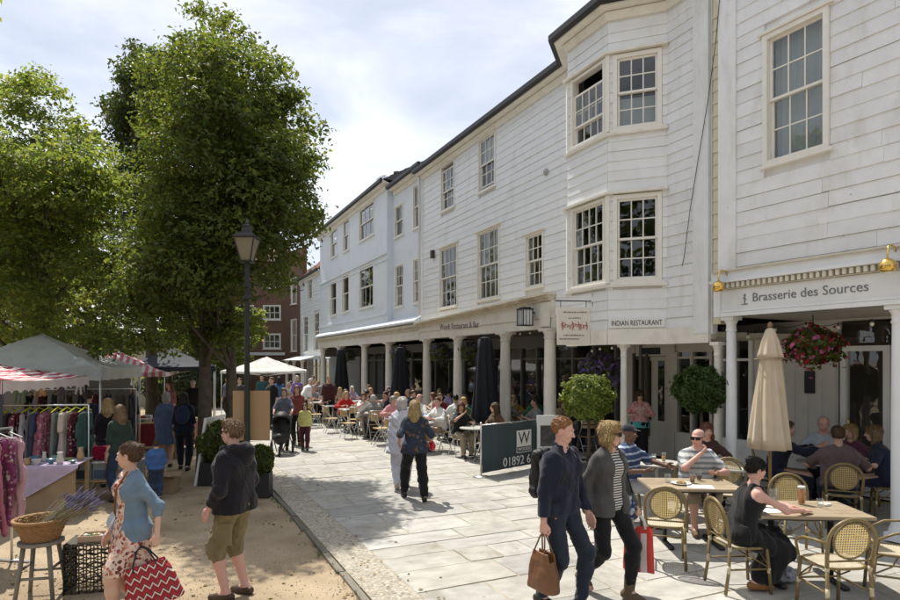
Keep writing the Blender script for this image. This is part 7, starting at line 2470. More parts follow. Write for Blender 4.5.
# ---- walking couple
HDG = R(-136)
S = skel(1.79, 'm', 'walk', lean=.04, head=(.42, .24, 0), legs={'L': (-.09, .17, .088), 'R': (.09, -.14, .10)}, arms={'R': (.27, .02, .84), 'L': (-.28, .12, .86)}, poles={'R': (.5, -1, 0)})
F3 = Figure((1.02, 5.72, .003), HDG, S, 5.7, 31)
F3.body('pink', ('relaxed', 'grip'), {'R': (0, 1, 0)}, toe={'R': (0, 1, -.12)}).hair('crop', 'ginger')
F3.top(NVY, .96, .014, .012, hem=.05, neck=.07, name='shirt', fold=.006).trousers(JEAN, .98, .010, .004, .056, name='jeans', fold=.006).shoes(M('black_shoe', (.02, .018, .016), .4, .1), toe={'R': (0, 1, -.12)})
s = Sdf(); s.chain([(-.045, .035, 1.475), (0, .05, 1.468), (.045, .035, 1.475)], [.012, .012, .012]); s.chain([(-.05, .03, 1.48), (-.06, -.03, 1.50), (0, -.06, 1.515), (.06, -.03, 1.50), (.05, .03, 1.48)], [.014] * 5)
V, Fq = s.mesh(.007, .02); V[:, 1] += (S['N'][1]) ; V[:, 2] += S['N'][2] - 1.47; F3.extra('collar', mesh_np('collar', V, Fq, NVY, True))
F3.emit('man in navy shirt and dark jeans walking with a brown leather bag')
bag('leather_bag', 'tan leather tote bag held in the walking man\'s hand', F3.palm('R', .085), .34, .34, .16, LEATHER, LEATHER, R(-60), 0, strap_h=.17)
# rucksack on his back
s = Sdf(); s.ell((0, 0, .22), (.14, .085, .22)).ell((0, -.05, .14), (.11, .06, .12)).cone((-.09, .0, .05), (.09, 0, .05), .07).cone((-.085, 0, .38), (.085, 0, .38), .055)
s.noise = (.003, waves(8, .07, 4)); V, Fq = s.mesh(.0095, .05)
bk = F3.world(S['C'] + np.array((0, -.215, -.30))); ruck = thing('rucksack', 'black rucksack worn on the back of the man in navy', 'rucksack', bk, HDG)
place('rucksack_body', mesh_np('rucksack_body', V, Fq, M('rucksack_black', (.012, .012, .013), .6, .2, 20), True), ruck)
for sx in (-1, 1):
 mb = MB(); mb.tube([(sx * .08, .05, .38), (sx * .10, .16, .47), (sx * .115, .30, .42), (sx * .12, .355, .28), (sx * .15, .30, .12), (sx * .13, .10, .06)], .014, 6); mb.build('strap', M('rucksack_black', (0, 0, 0)), ruck, True)
mb = MB(); mb.ell((.03, -.105, .16), (.03, .01, .025)); mb.build('badge', M('sign_white', (0, 0, 0)), ruck, True)
# glasses pushed up on his head
S = skel(1.72, 'f', 'walk', lean=.03, head=(.5, .04, 0), legs={'L': (-.07, .20, .095), 'R': (.08, -.26, .15)}, arms={'R': (.255, -.02, .84), 'L': (-.27, .10, .86)})
F4 = Figure((1.54, 6.0, .003), R(-146), S, 6, 41, bust=1.0)
F4.body('fair', ('grip', 'relaxed'), {'L': (0, 1, 0)}, toe={'R': (0, 1, -.45)}).hair('bob', 'blond').shades()
F4.top(stripes_mat('striped_top', (.66, .64, .58), (.03, .03, .05), 42), 0, .010, hem=.05, neck=.085, name='striped_top', fold=.003)
F4.top(cloth('grey_blazer', (.075, .072, .072)), .95, .022, .008, hem=.10, neck=.08, name='blazer', open_=.062, vneck=.14, fold=.005)
F4.trousers(BLK, .90, .009, .003, name='trousers', fold=.004).shoes(SUEDE, .13, toe={'R': (0, 1, -.45)}, name='boot')
F4.emit('woman in grey blazer over striped top wearing sunglasses and carrying a red bag')
cb = F4.palm('L', .085); t = thing('carrier_bag', 'red and white plastic carrier bag in the hand of the woman in grey', 'bag', (cb.x, cb.y, cb.z - .56), R(-30))
mb = MB(); nz_ = 7; nx_ = 11; vs = []; fs = []
for j in range(nz_ + 1):
 q = j / nz_
 for i in range(nx_ * 2):
  side = 1 if i < nx_ else -1
  x = (-.15 + .30 * (i % nx_) / (nx_ - 1)) * side * (1 - .12 * q)
  y = side * (.05 * (1 - .6 * q) * (1 - (abs(x) / .16) ** 4) + .006 * math.sin(x * 40 + j * 1.3)) 
  vs.append((x, y, .0 + .43 * q + .01 * math.sin(x * 25)))
w2 = nx_ * 2
for j in range(nz_):
 for i in range(w2):
  fs.append((j * w2 + i, j * w2 + (i + 1) % w2, (j + 1) * w2 + (i + 1) % w2, (j + 1) * w2 + i))
fs.append(tuple(range(w2)))
for f_ in fs:
 cxx = sum(vs[i][0] for i in f_) / len(f_); czz = sum(vs[i][2] for i in f_) / len(f_)
 mb.mi.append(1 if (.03 < abs(cxx) < .085 and czz < .4) else 0)
mb.v = vs; mb.f = fs
mb.build('bag_body', [M('carrier_red', (.62, .06, .045), .45, .08, 6, trans=.25), M('carrier_white', (.75, .73, .72), .45, .05, 6, trans=.25)], t, True)
for sy in (-1, 1):
 mb = MB(); mb.tube([(-.07, sy * .02, .42), (-.05, sy * .015, .5), (0, sy * .008, .56), (.05, sy * .015, .5), (.07, sy * .02, .42)], .012, 6); mb.build('handle', M('carrier_white', (0, 0, 0)), t, True)
# her second, patterned bag on the shoulder
cb = F4.world(S['shL'] + np.array((-.10, -.02, -.42))); t = thing('shoulder_bag', 'dark flowered shoulder bag at the elbow of the woman in grey', 'bag', (cb.x, cb.y, cb.z - .2), R(-146))
s = Sdf(); s.ell((0, 0, .15), (.06, .14, .14)).cone((0, -.1, .05), (0, .1, .05), .055); s.noise = (.004, waves(2, .08, 4)); V, Fq = s.mesh(.01, .04)
place('bag_body', mesh_np('bag_body', V, Fq, floral_mat('flowered_bag', (.04, .06, .12), [(.5, .5, .55), (.2, .25, .45), (.1, .3, .25), (.05, .05, .1)], 22, .5), True), t)
mb = MB(); mb.tube([(0, -.11, .26), (.03, -.06, .45), (.07, 0, .635), (.03, .06, .45), (0, .11, .26)], .008, 6); mb.build('handle', BLK, t, True)

# ---- three women walking away up the walk
p = ground_at(415, 500)
S = skel(1.66, 'f', 'walk', lean=.02, head=(-.25, .03, 0), legs={'L': (-.15, .22, .09), 'R': (.13, -.16, .085)}, arms={'L': (-.26, .06, .95), 'R': (.27, .10, .92)})
F5 = Figure((p.x, p.y, .003), R(12), S, 10, 51, fat=.98)
F5.body('fair').hair('long', 'blond')
F5.top(floral_mat('floral_blouse', (.032, .040, .060), [(.16, .08, .05), (.06, .05, .05), (.05, .07, .10), (.13, .09, .05), (.04, .05, .07)], 15, .42), .5, .020, .016, hem=.10, neck=.085, flare=.012, name='blouse', fold=.009)
F5.trousers(BLK, .95, .014, .012, .068, fold=.006).shoes(M('black_shoe', (0, 0, 0)))
F5.emit('woman with long blond hair in dark floral blouse and black trousers')
p = ground_at(402, 488)
S = skel(1.66, 'f', 'walk', lean=.02, head=(.1, .05, 0), legs={'L': (-.09, -.12, .09), 'R': (.09, .15, .085)})
F6 = Figure((p.x, p.y, .003), R(6), S, 10.8, 61, fat=1.1)
F6.body('fair').hair('bob', 'white').top(cloth('pale_lilac', (.58, .57, .64)), .9, .026, .02, hem=.25, neck=.08, flare=.03, name='tunic', fold=.008).trousers(cloth('pale_lilac', (0, 0, 0)), .95, .018, .018, .07).shoes(M('beige_shoe', (.4, .33, .25), .5, .1))
F6.emit('white haired woman in long pale lilac tunic beside the blond walker')
t = thing('handbag', 'bright red handbag under the arm of the blond walker', 'bag', F5.world((.30, .10, .80)), R(12))
mb = MB(); s = Sdf(); s.ell((0, 0, .08), (.05, .11, .08)); s.cone((0, -.07, .05), (0, .07, .05), .05); V, Fq = s.mesh(.012, .03); place('bag_body', mesh_np('bag_body', V, Fq, M('bag_red', (.55, .02, .04), .4, .1), True), t)
mb.tube([(0, -.08, .13), (-.01, 0, .26), (0, .08, .13)], .007, 6); mb.build('handle', M('bag_red', (0, 0, 0)), t, True)

# ---- brasserie diners
def seat_arms(z=.80, y=.42, x=.16): return {'L': (-x, y, z), 'R': (x, y, z)}
S = skel(1.66, 'f', 'sit', lean=.14, lean2=.34, head=(0, .6, 0), arms={'L': (-.10, .54, .79), 'R': (.13, .56, .79)}, poles={'L': (-1, -.2, -.5), 'R': (1, -.2, -.5)}, legs={'L': (-.10, .30, .085), 'R': (.10, .10, .085)})
F8 = Figure((2.94, 6.22, .008), R(-86), S, 6.2, 81, bust=.9)
F8.body('pink', ('flat', 'flat'), {'L': (.8, .3, 0), 'R': (-.8, .3, 0)}).hair('bun2', 'black')
F8.top(BLK, 0, .010, hem=.1, neck=.10, name='vest_dress', strap=True).skirt(BLK, .93, .03, fold=.01).shoes(M('tan_sandal', (.28, .13, .05), .6, .1))
F8.emit('woman in sleeveless black dress reading a menu at the oak table')
t = thing('plastic_bag', 'crumpled grey plastic bag on the ground under the reading woman\'s chair', 'bag', (3.45, 6.35, .008), R(20))
s = Sdf(); s.ell((0, 0, .08), (.15, .11, .08)).ell((.1, .02, .06), (.09, .09, .06)); s.noise = (.006, waves(4, .08, 6)); s.cut((0, 0, .003), (0, 0, -1)); V, Fq = s.mesh(.012, .04); place('bag_body', mesh_np('bag_body', V, Fq, floral_mat('bag_grey', (.35, .37, .40), [(.15, .16, .2), (.5, .5, .52)], 18, .35), True), t)

S = skel(1.76, 'm', 'sit', lean=.10, lean2=.16, head=(-.55, .06, 0), arms={'L': (-.16, .42, .82), 'R': (.02, .30, 1.04)}, poles={'L': (-1, -.2, -.6), 'R': (1, -.1, -.8)})
F9 = Figure((3.38, 8.46, .008), R(172), S, 8.4, 91, fat=1.15, belly=.03)
F9.body('pink', ('relaxed', 'hold')).hair('bald', 'grey').shades().top(stripes_mat('polo_stripe', (.50, .51, .50), (.22, .25, .27), 14, .55), .42, .018, .014, neck=.072, fold=.006, name='polo_shirt').trousers(cloth('tan_shorts', (.30, .24, .17)), .55, .014, .014, name='shorts').shoes(SUEDE)
F9.emit('bald man in grey striped polo shirt wearing sunglasses at the oak table')
S = skel(1.78, 'm', 'sit', lean=.05, lean2=.10, head=(.2, .1, 0), arms={'R': (.22, .36, .78), 'L': (-.30, .48, .80)}, poles={'L': (-1, -.2, -.6)})
F10 = Figure((2.50, 8.80, .008), R(-128), S, 8.8, 101, fat=1.25, belly=.05)
F10.body('dark', ('relaxed', 'relaxed')).hair('cap', cloth('cap_dark', (.02, .025, .03))).top(stripes_mat('blue_stripe_shirt', (.05, .075, .16), (.40, .46, .55), 11, .72), .5, .02, .018, neck=.07, fold=.008, name='shirt').trousers(cloth('stone', (.32, .32, .33)), .95, .014, .012, .075).shoes(M('black_shoe', (0, 0, 0)))
F10.emit('heavy man in blue striped shirt and dark cap sitting by the bay tree')
S = skel(1.64, 'f', 'stand', head=(.35, .12, 0), arms={'L': (-.10, .26, 1.10), 'R': (.12, .26, 1.10)}, poles={'L': (-1, -.5, -.4), 'R': (1, -.5, -.4)})
F11 = Figure((4.2, 13.6, .02), R(160), S, 11, 111, fat=1.1, bust=1.1)
F11.body('fair', ('hold', 'hold')).hair('long', 'brown').shades().top(floral_mat('pink_top', (.62, .34, .34), [(.7, .55, .5), (.5, .15, .18)], 14, .4), .45, .022, .02, hem=-.06, neck=.09, fold=.007).skirt(cloth('turquoise', (.10, .42, .42)), .10, .02, name='tunic_hem').trousers(BLK).shoes(M('black_shoe', (0, 0, 0)))
F11.emit('woman in pink floral top and turquoise hem standing at the restaurant door')
def diner(pos, rz, dist, seed, sex, skin, hair, topm, trm, label, H=1.70, lean=.12, lean2=.2, head=(0, .1, 0), arms=None, fat=1.0, sleeve=.45, shades=False, group=None, z=.008):
 S = skel(H, sex, 'sit', lean=lean, lean2=lean2, head=head, arms=arms or {'L': (-.18, .40, .80), 'R': (.18, .38, .80)}, poles={'L': (-1, -.2, -.6), 'R': (1, -.2, -.6)})
 f = Figure((pos[0], pos[1], z), rz, S, dist, seed, fat, 0, .9 if sex == 'f' else 0)
 f.body(skin).hair(*hair)
 if shades: f.shades()
 f.top(topm, sleeve, .016, .014, neck=.078, fold=.006).trousers(trm, .95, .012, .01).shoes(M('black_shoe', (0, 0, 0)))
 f.emit(label, group); return f
diner((4.0, 9.66), R(175), 9.6, 121, 'f', 'fair', ('long', 'auburn'), cloth('dark_brown', (.06, .03, .03)), BLK, 'brown haired woman seated behind the bald man by the restaurant window')
diner((5.42, 8.56), R(-24), 8.6, 131, 'm', 'olive', ('short', 'brown'), cloth('mauve_brown', (.11, .075, .08)), JEAN, 'man in brown shirt seated with his back to the walk in the shade', 1.78, .12, .22, fat=1.15)
diner((6.12, 10.08), R(150), 10, 141, 'm', 'pink', ('bald', 'grey'), cloth('pale_blue_shirt', (.42, .47, .54)), JEAN, 'grey haired man in pale blue shirt facing the walk in the shade', 1.80, .08, .12, fat=1.1, sleeve=.9)
diner((5.12, 9.70), R(-112), 9.8, 151, 'm', 'tan', ('short', 'brown'), NVY, JEAN, 'man in navy long sleeves reaching over the shaded table behind the parasol', 1.76, .2, .3, arms={'L': (-.1, .55, .95), 'R': (.15, .58, .98)}, sleeve=.95)
diner((6.42, 9.02), R(62), 9, 161, 'f', 'fair', ('bob', 'lightbrown'), cloth('navy_tee', (.02, .025, .05)), NVY, 'person in navy tee leaning on the shaded table beside the white column', 1.74, .2, .3, fat=1.1)
diner((6.43, 9.75), R(112), 10, 171, 'f', 'fair', ('bob', 'blond'), cloth('plum', (.12, .04, .07)), BLK, 'fair haired woman in plum top at the back of the shaded group', 1.62)
# ================================================================== TERRACE CROWD
bis = make_bistro('empty or occupied pale wood and metal bistro chair at a terrace table')
LABC = 'empty pale wood bistro chair with metal legs on the walk side of a terrace table'
bis['label'] = LABC
bistro_used = [False]
def bistro(p, rz, label=None):
 label = label or LABC
 if not bistro_used[0]:
  bistro_used[0] = True; bis['label'] = label; bis.location = (p[0], p[1], .008); bis.rotation_euler = (0, 0, rz); return bis
 return copy_tree(bis, (p[0], p[1], .008), rz, label, 'pale wood and metal bistro chairs')

# seated body templates reused with other clothes colours (material slots set on the object)
SEATED = []
def seated_template(sex, variant, dist):
 g = random.Random(variant * 13 + (5 if sex == 'f' else 0))
 hd = (g.uniform(-.7, .7), g.uniform(-.05, .25), 0)
 l1 = g.uniform(0, .22)
 ar = [{'L': (-.18, .36, .82), 'R': (.18, .34, .82)}, {'L': (-.16, .34, .82), 'R': (.06, .26, 1.02)}, {'L': (-.2, .2, .70), 'R': (.2, .22, .70)}, {'L': (-.05, .34, .86), 'R': (.16, .38, .83)}][variant % 4]
 S = skel(1.66 if sex == 'f' else 1.76, sex, 'sit', lean=l1, lean2=l1 + g.uniform(.02, .14), head=hd, arms=ar, poles={'L': (-1, -.2, -.6), 'R': (1, -.2, -.6)})
 f = Figure((0, 0, 0), 0, S, dist, variant, g.uniform(.95, 1.2), 0, .9 if sex == 'f' else 0)
 f.body('fair'); f.top(BLK, .45 if variant % 2 else .8, .016, .014, neck=.08, fold=.006); f.trousers(BLK, .95); f.shoes(M('black_shoe', (0, 0, 0)))
 return f
TPL = {}
for sx_ in 'mf':
 for v in range(4):
  for lod, dd in ((0, 12), (1, 18)):
   TPL[(sx_, v, lod)] = seated_template(sx_, v, dd)
def swap(o, mats):
 for i, m in enumerate(mats):
  if i < len(o.material_slots):
   o.material_slots[i].link = 'OBJECT'; o.material_slots[i].material = m
HAIRMESH = {}
def hair_mesh(f, style, k):
 key = (id(f), style)
 if key not in HAIRMESH:
  V, F_ = hair_tpl(style, f.res)
  HAIRMESH[key] = mesh_np('hair', (V * f.S['k']) @ f.S['Hm'].T + f.S['Hd'], F_, BLK, True)
 return HAIRMESH[key]
COLS = {'white': (.72, .71, .69), 'red': (.45, .02, .02), 'pale blue': (.34, .45, .60), 'black': (.013, .013, .014), 'pink': (.62, .30, .33), 'navy': (.016, .02, .05), 'cream': (.62, .55, .42), 'green': (.06, .15, .06), 'grey': (.22, .22, .22), 'maroon': (.12, .015, .025), 'lilac': (.36, .29, .47), 'yellow': (.58, .46, .09), 'teal': (.03, .18, .19), 'orange': (.52, .18, .04), 'beige': (.42, .33, .23), 'brown': (.10, .055, .03)}
HAIRN = {'blond': 'blond', 'brown': 'brown', 'dark': 'black', 'white': 'white', 'grey': 'grey', 'auburn': 'auburn'}
combos = [(c, h) for h in HAIRN for c in COLS]
random.Random(5).shuffle(combos)
taken = set()
def sit(p, rz, d, sex, colour, hair, style, variant, skin, shades=False):
 if (colour, hair, sex) in taken:
  for c, h in combos:
   if (c, h, sex) not in taken: colour, hair = c, h; break
 taken.add((colour, hair, sex))
 f = TPL[(sex, variant, 0 if d < 15.5 else 1)]
 who = 'woman' if sex == 'f' else 'man'
 t = thing('person', 'seated %s with %s hair in a %s top at a terrace table' % (who, hair, colour), 'person', (p[0], p[1], .008), rz, 'people at the terrace tables')
 for nme, me in f.parts:
  o = place(nme, me, t)
  if nme == 'body': swap(o, skin_mats(skin))
  elif nme == 'top': swap(o, [cloth('t_' + colour, COLS[colour])])
  elif nme == 'trousers': swap(o, [random.Random(len(colour) * 7 + len(hair)).choice([BLK, JEAN, cloth('stone', (0, 0, 0)), cloth('tan_shorts', (0, 0, 0))])])
 o = place('hair', hair_mesh(f, style, 1), t); swap(o, [hair_mat(HAIRN[hair])])
 return t

rtm = rt
def rtable(u, y, label):
 p = FM.world(u, y)
 return copy_tree(rt, (p.x, p.y, .008), .3 * u, label, 'round terrace tables')
gk = random.Random(77)
def seat_at(u, y, du, dy, occ, j=0):
 """chair at table (u, y) + offset, facing the table"""
 cu, cy = u + du, y + dy
 p = FM.world(cu, cy)
 q = FM.world(u, y)
 rz = math.atan2(q.y - p.y, q.x - p.x) - PI / 2 + gk.uniform(-.2, .2)
 bistro(p, rz, ('bistro chair under the %s with %s hair in a %s top' % ('woman' if occ[0] == 'f' else 'man', occ[2], occ[1])) if occ else None)
 if occ:
  sex, colour, hair, style, skin = occ
  back = (q - p).normalized() * -.0
  sit((p.x + back.x, p.y + back.y), rz, p.y, sex, colour, hair, style, gk.randrange(4), skin)
# (table u, y, [(du, dy, occupant or None)...])
W_ = .62
TABLES = [
 # behind the canvas screen
 (12.75, 1.55, [(0, -W_, ('f', 'brown', 'brown', 'long', 'fair')), (W_, .1, ('f', 'black', 'auburn', 'long', 'tan')), (-W_, 0, None)]),
 (13.2, .15, [(0, -W_, ('m', 'grey', 'dark', 'short', 'olive')), (-.5, .4, None)]),
 (14.45, 2.25, [(.15, W_, None), (-.45, .5, None), (.1, -W_, ('m', 'white', 'brown', 'short', 'pink')), (W_, 0, ('m', 'pale blue', 'dark', 'crop', 'pink'))]),
 (14.4, .75, [(0, -W_, ('m', 'navy', 'grey', 'crop', 'fair')), (W_, 0, ('f', 'green', 'blond', 'bob', 'fair')), (-W_, 0, ('f', 'lilac', 'dark', 'bun', 'tan'))]),
 (16.15, 2.1, [(0, W_, None), (W_, .1, ('f', 'pink', 'grey', 'bob', 'fair')), (0, -W_, ('m', 'white', 'grey', 'bald', 'pink')), (-.6, .25, None)]),
 (16.1, .7, [(0, -W_, ('f', 'teal', 'brown', 'long', 'fair')), (W_, 0, ('m', 'maroon', 'brown', 'short', 'fair')), (-W_, 0, ('m', 'white', 'dark', 'short', 'olive'))]),
 (17.9, 2.5, [(0, W_, None), (-.6, 0, ('f', 'grey', 'white', 'bob', 'fair')), (W_, 0, ('f', 'white', 'brown', 'bob', 'fair')), (0, -W_, ('m', 'black', 'dark', 'short', 'tan'))]),
 (17.8, .9, [(0, -W_, ('f', 'cream', 'auburn', 'bob', 'fair')), (W_, 0, ('m', 'navy', 'brown', 'short', 'pink'))]),
 (19.6, 2.6, [(0, W_, None), (W_, 0, ('f', 'red', 'blond', 'long', 'fair')), (-.6, 0, None), (0, -W_, ('m', 'beige', 'dark', 'short', 'tan'))]),
 (19.7, 1.0, [(0, -W_, ('m', 'brown', 'grey', 'bald', 'fair')), (W_, 0, ('f', 'maroon', 'dark', 'long', 'fair'))]),
 (21.4, 2.7, [(0, W_, None), (W_, 0, ('f', 'white', 'blond', 'bob', 'fair')), (0, -W_, ('f', 'orange', 'brown', 'long', 'tan'))]),
 (21.6, 1.1, [(0, -W_, ('m', 'pale blue', 'grey', 'crop', 'pink')), (W_, 0, ('f', 'navy', 'blond', 'bob', 'fair'))]),
 (23.4, 2.8, [(0, W_, ('f', 'black', 'brown', 'pony', 'fair')), (W_, 0, ('m', 'white', 'brown', 'short', 'pink')), (0, -W_, ('f', 'pink', 'dark', 'long', 'fair'))]),
 (23.6, 1.2, [(0, -W_, ('m', 'grey', 'brown', 'short', 'fair')), (W_, 0, ('f', 'lilac', 'white', 'bob', 'fair'))]),
 (25.5, 2.9, [(0, W_, None), (W_, 0, ('f', 'teal', 'dark', 'bob', 'fair')), (0, -W_, ('m', 'maroon', 'grey', 'crop', 'pink'))]),
 (27.6, 3.0, [(0, W_, ('f', 'navy', 'auburn', 'long', 'fair')), (W_, 0, ('m', 'white', 'white', 'crop', 'pink')), (0, -W_, ('f', 'cream', 'blond', 'bob', 'fair'))]),
 (27.8, 1.3, [(0, -W_, ('m', 'black', 'brown', 'short', 'fair')), (W_, 0, ('f', 'pale blue', 'brown', 'long', 'fair'))]),
 (30.0, 3.0, [(0, W_, ('m', 'brown', 'dark', 'short', 'tan')), (W_, 0, ('f', 'red', 'dark', 'long', 'fair')), (0, -W_, ('m', 'pale blue', 'brown', 'short', 'fair'))]),
 # tables inside the arcade
 (12.9, -1.3, [(W_, 0, ('f', 'beige', 'brown', 'bob', 'fair')), (-W_, 0, ('m', 'black', 'grey', 'crop', 'fair'))]),
 (15.0, -1.2, [(W_, 0, ('f', 'yellow', 'blond', 'long', 'fair')), (-W_, 0, ('m', 'green', 'brown', 'short', 'tan')), (0, W_, ('f', 'grey', 'auburn', 'bob', 'fair'))]),
 (17.0, -1.2, [(W_, 0, ('m', 'teal', 'grey', 'bald', 'pink')), (-W_, 0, ('f', 'white', 'auburn', 'long', 'fair'))]),
 (18.9, -1.2, [(W_, 0, ('f', 'pale blue', 'blond', 'bob', 'fair')), (0, W_, ('m', 'lilac', 'dark', 'short', 'olive'))]),
 (21.0, -1.0, [(W_, 0, ('m', 'cream', 'brown', 'short', 'fair')), (-W_, 0, ('f', 'black', 'blond', 'long', 'fair'))]),
 (23.5, -1.0, [(W_, 0, ('f', 'maroon', 'blond', 'bob', 'fair')), (-W_, 0, ('m', 'grey', 'dark', 'short', 'fair'))]),
 (18.75, 1.75, [(.1, W_, ('m', 'green', 'dark', 'short', 'tan')), (0, -W_, ('f', 'pink', 'blond', 'long', 'fair'))]),
 (22.5, 2.0, [(.1, W_, ('m', 'navy', 'dark', 'short', 'pink')), (W_, 0, ('f', 'beige', 'blond', 'bob', 'fair'))]),
 (24.6, 1.9, [(.1, W_, ('f', 'black', 'auburn', 'bob', 'fair')), (W_, -.1, ('m', 'white', 'brown', 'crop', 'fair'))]),
 (26.5, 2.2, [(.1, W_, ('m', 'grey', 'grey', 'crop', 'fair')), (0, -W_, ('f', 'red', 'brown', 'long', 'fair'))]),
 (29.0, 2.0, [(.1, W_, ('f', 'lilac', 'brown', 'long', 'fair')), (0, -W_, ('m', 'maroon', 'brown', 'short', 'fair'))]),
 (32.4, 3.0, [(0, W_, ('f', 'white', 'dark', 'bob', 'fair')), (W_, 0, ('m', 'navy', 'white', 'crop', 'pink'))]),
]
gt = random.Random(4)
for i, (u, y, seats) in enumerate(TABLES):
 oc = [q[2] for q in seats if q[2]]
 rtable(u, y, 'round grey terrace table of the ' + ''.join('%s haired %s in a %s top' % (q[2], 'woman' if q[0] == 'f' else 'man', q[1]) for q in oc[:1]))
 for (du, dy, occ) in seats: seat_at(u, y, du, dy, occ)
 if u < 22:
  for k in range(gt.randrange(1, 4)):
   p = FM.world(u + gt.uniform(-.2, .2), y + gt.uniform(-.2, .2))
   if k < 2:
    glass((p.x, p.y, .755), .12, .035, 'small drinking glass on a terrace table by the arcade', BEER if gt.random() < .4 else None, .7, 'glasses on the terrace tables')
   else:
    t = thing('cup', 'white coffee cup on a saucer on a terrace table', 'cup', (p.x, p.y, .755), 0, 'coffee cups on the terrace tables')
    mb = MB(); mb.lathe([(.025, .008), (.04, .06), (.037, .06), (.02, .012)], 12); mb.build('cup_body', M('china', (0, 0, 0)), t, True)
    mb = MB(); mb.lathe([(.04, 0), (.07, .01), (.065, .01)], 12); mb.build('saucer', M('china', (0, 0, 0)), t, True)

# ---- people standing along the terrace and the far walk
def stander(px, py_feet, H, rz, seed, sex, skin, hair, topm, label, low=None, walk=False, sleeve=.5, skirt=None, arms=None, z=0.0, fat=1.0, lean=0.0, head=(0, 0, 0), d=None, hem=.04):
 p = ground_at(px, py_feet, z) if d is None else Vector(((px - CX) / FPX * d, d, z))
 k = H / 1.72
 legs = {'L': (-.09 * k, .14 * k, .088 * k), 'R': (.09 * k, -.13 * k, .09 * k)} if walk else None
 S = skel(H, sex, 'walk' if walk else 'stand', lean=lean, head=head, legs=legs, arms=arms)
 f = Figure((p.x, p.y, z), rz, S, p.y, seed, fat, 0, .9 if sex == 'f' and H > 1.4 else 0)
 f.body(skin).hair(*hair)
 if skirt: f.top(topm, sleeve, .018, .012, hem=.03, neck=.08, name='dress_bodice', fold=.005).skirt(topm, skirt, .05, name='dress_skirt')
 else: f.top(topm, sleeve, .018, .012, hem=hem, neck=.08, fold=.005).trousers(low or JEAN, .95, .012, .008)
 f.shoes(M('black_shoe', (0, 0, 0)))
 f.emit(label); return f
fs_ = stander(284, 449.5, 1.62, R(190), 201, 'f', 'fair', ('bob', 'lightbrown'), cloth('slate_top', (.13, .14, .18)), 'woman in slate blue top pushing a black pushchair', BLK, True, arms={'L': (-.22, .38, .98), 'R': (.22, .38, .98)})
stander(305, 450, 1.22, R(188), 202, 'f', 'fair', ('long', 'brown'), cloth('lemon', (.62, .58, .22)), 'girl in yellow top and dark leggings walking beside the pushchair', cloth('maroon_leg', (.08, .02, .03)), True)
stander(297, 445, 1.66, R(185), 203, 'f', 'fair', ('long', 'auburn'), cloth('rust', (.20, .05, .05)), 'woman in rust red top walking between the pushchair and the girl', BLK, True, d=16.9)
stander(303, 425, 1.75, R(-60), 204, 'm', 'fair', ('crop', 'white'), cloth('white_shirt', (.72, .72, .72)), 'white haired waiter in white shirt bending over a far table', BLK, lean=.5, d=22.5)
stander(329, 425, 1.78, R(200), 205, 'm', 'tan', ('crop', 'brown'), cloth('dark_maroon', (.06, .02, .025)), 'man in dark maroon shirt standing by the far folded parasol', BLK, d=22)
stander(272, 425, 1.76, R(150), 206, 'm', 'fair', ('short', 'brown'), BLK, 'man in black standing by the far white canopy', BLK, d=21)
stander(279, 420, 1.70, R(30), 207, 'f', 'fair', ('long', 'black'), cloth('blue_bright', (.04, .14, .34)), 'woman in bright blue top at the edge of the white canopy', BLK, d=24)
stander(297, 420, 1.72, R(200), 208, 'f', 'fair', ('bob', 'white'), cloth('violet', (.24, .16, .42)), 'woman in violet top near the far shop fronts', JEAN, d=25)
stander(262, 420, 1.74, R(180), 209, 'm', 'fair', ('short', 'black'), cloth('teal_dark', (.03, .09, .09)), 'man in dark teal shirt below the white canopy', JEAN, d=26)
stander(240, 420, 1.7, R(170), 210, 'm', 'fair', ('short', 'brown'), cloth('charcoal', (.04, .04, .045)), 'man in charcoal walking past the lime trunks', BLK, True, d=23)
stander(313, 420, 1.7, R(180), 211, 'f', 'fair', ('pony', 'brown'), cloth('peach', (.5, .26, .18)), 'woman in peach top walking down the far walk', JEAN, True, d=27)
stander(228, 420, 1.7, R(160), 212, 'f', 'fair', ('long', 'brown'), cloth('dusk', (.10, .10, .14)), 'woman in dusky blue strolling behind the lime trunks', BLK, True, d=25)
# pushchair
pc = thing('pushchair', 'black three wheeled pushchair in front of the woman in slate blue', 'pushchair', (fs_.loc[0] + .14, fs_.loc[1] - .78, .004), R(190))
PCB = M('pushchair_black', (.014, .014, .015), .6, .2, 12)
for (x, y) in ((-.26, -.28), (.26, -.28), (0, .42)):
 r_ = .14 if y < 0 else .11
 mb = MB(); mb.tube([(x, y + r_ * math.cos(a * PI / 8), r_ + r_ * math.sin(a * PI / 8)) for a in range(16)], .022, 8, closed=True); w_ = mb.build('wheel', PCB, pc, True)
 mb = MB(); mb.tube([(x - .015, y, r_), (x + .015, y, r_)], .03, 8)
 for a in range(5): mb.tube([(x, y, r_), (x, y + r_ * math.cos(a * 1.257), r_ + r_ * math.sin(a * 1.257))], .006, 5)
 mb.build('spokes', ALU, w_)
mb = MB()
for sx in (-1, 1): mb.tube([(sx * .26, -.28, .14), (sx * .2, .0, .45), (sx * .06, .42, .11)], .013, 7); mb.tube([(sx * .2, .2, .3), (sx * .22, -.2, .75), (sx * .22, -.42, 1.0)], .013, 7)
mb.tube([(-.22, -.42, 1.0), (.22, -.42, 1.0)], .016, 8); mb.build('chassis', M('pushchair_frame', (.10, .10, .11), .4, .1, metal=.6), pc, True)
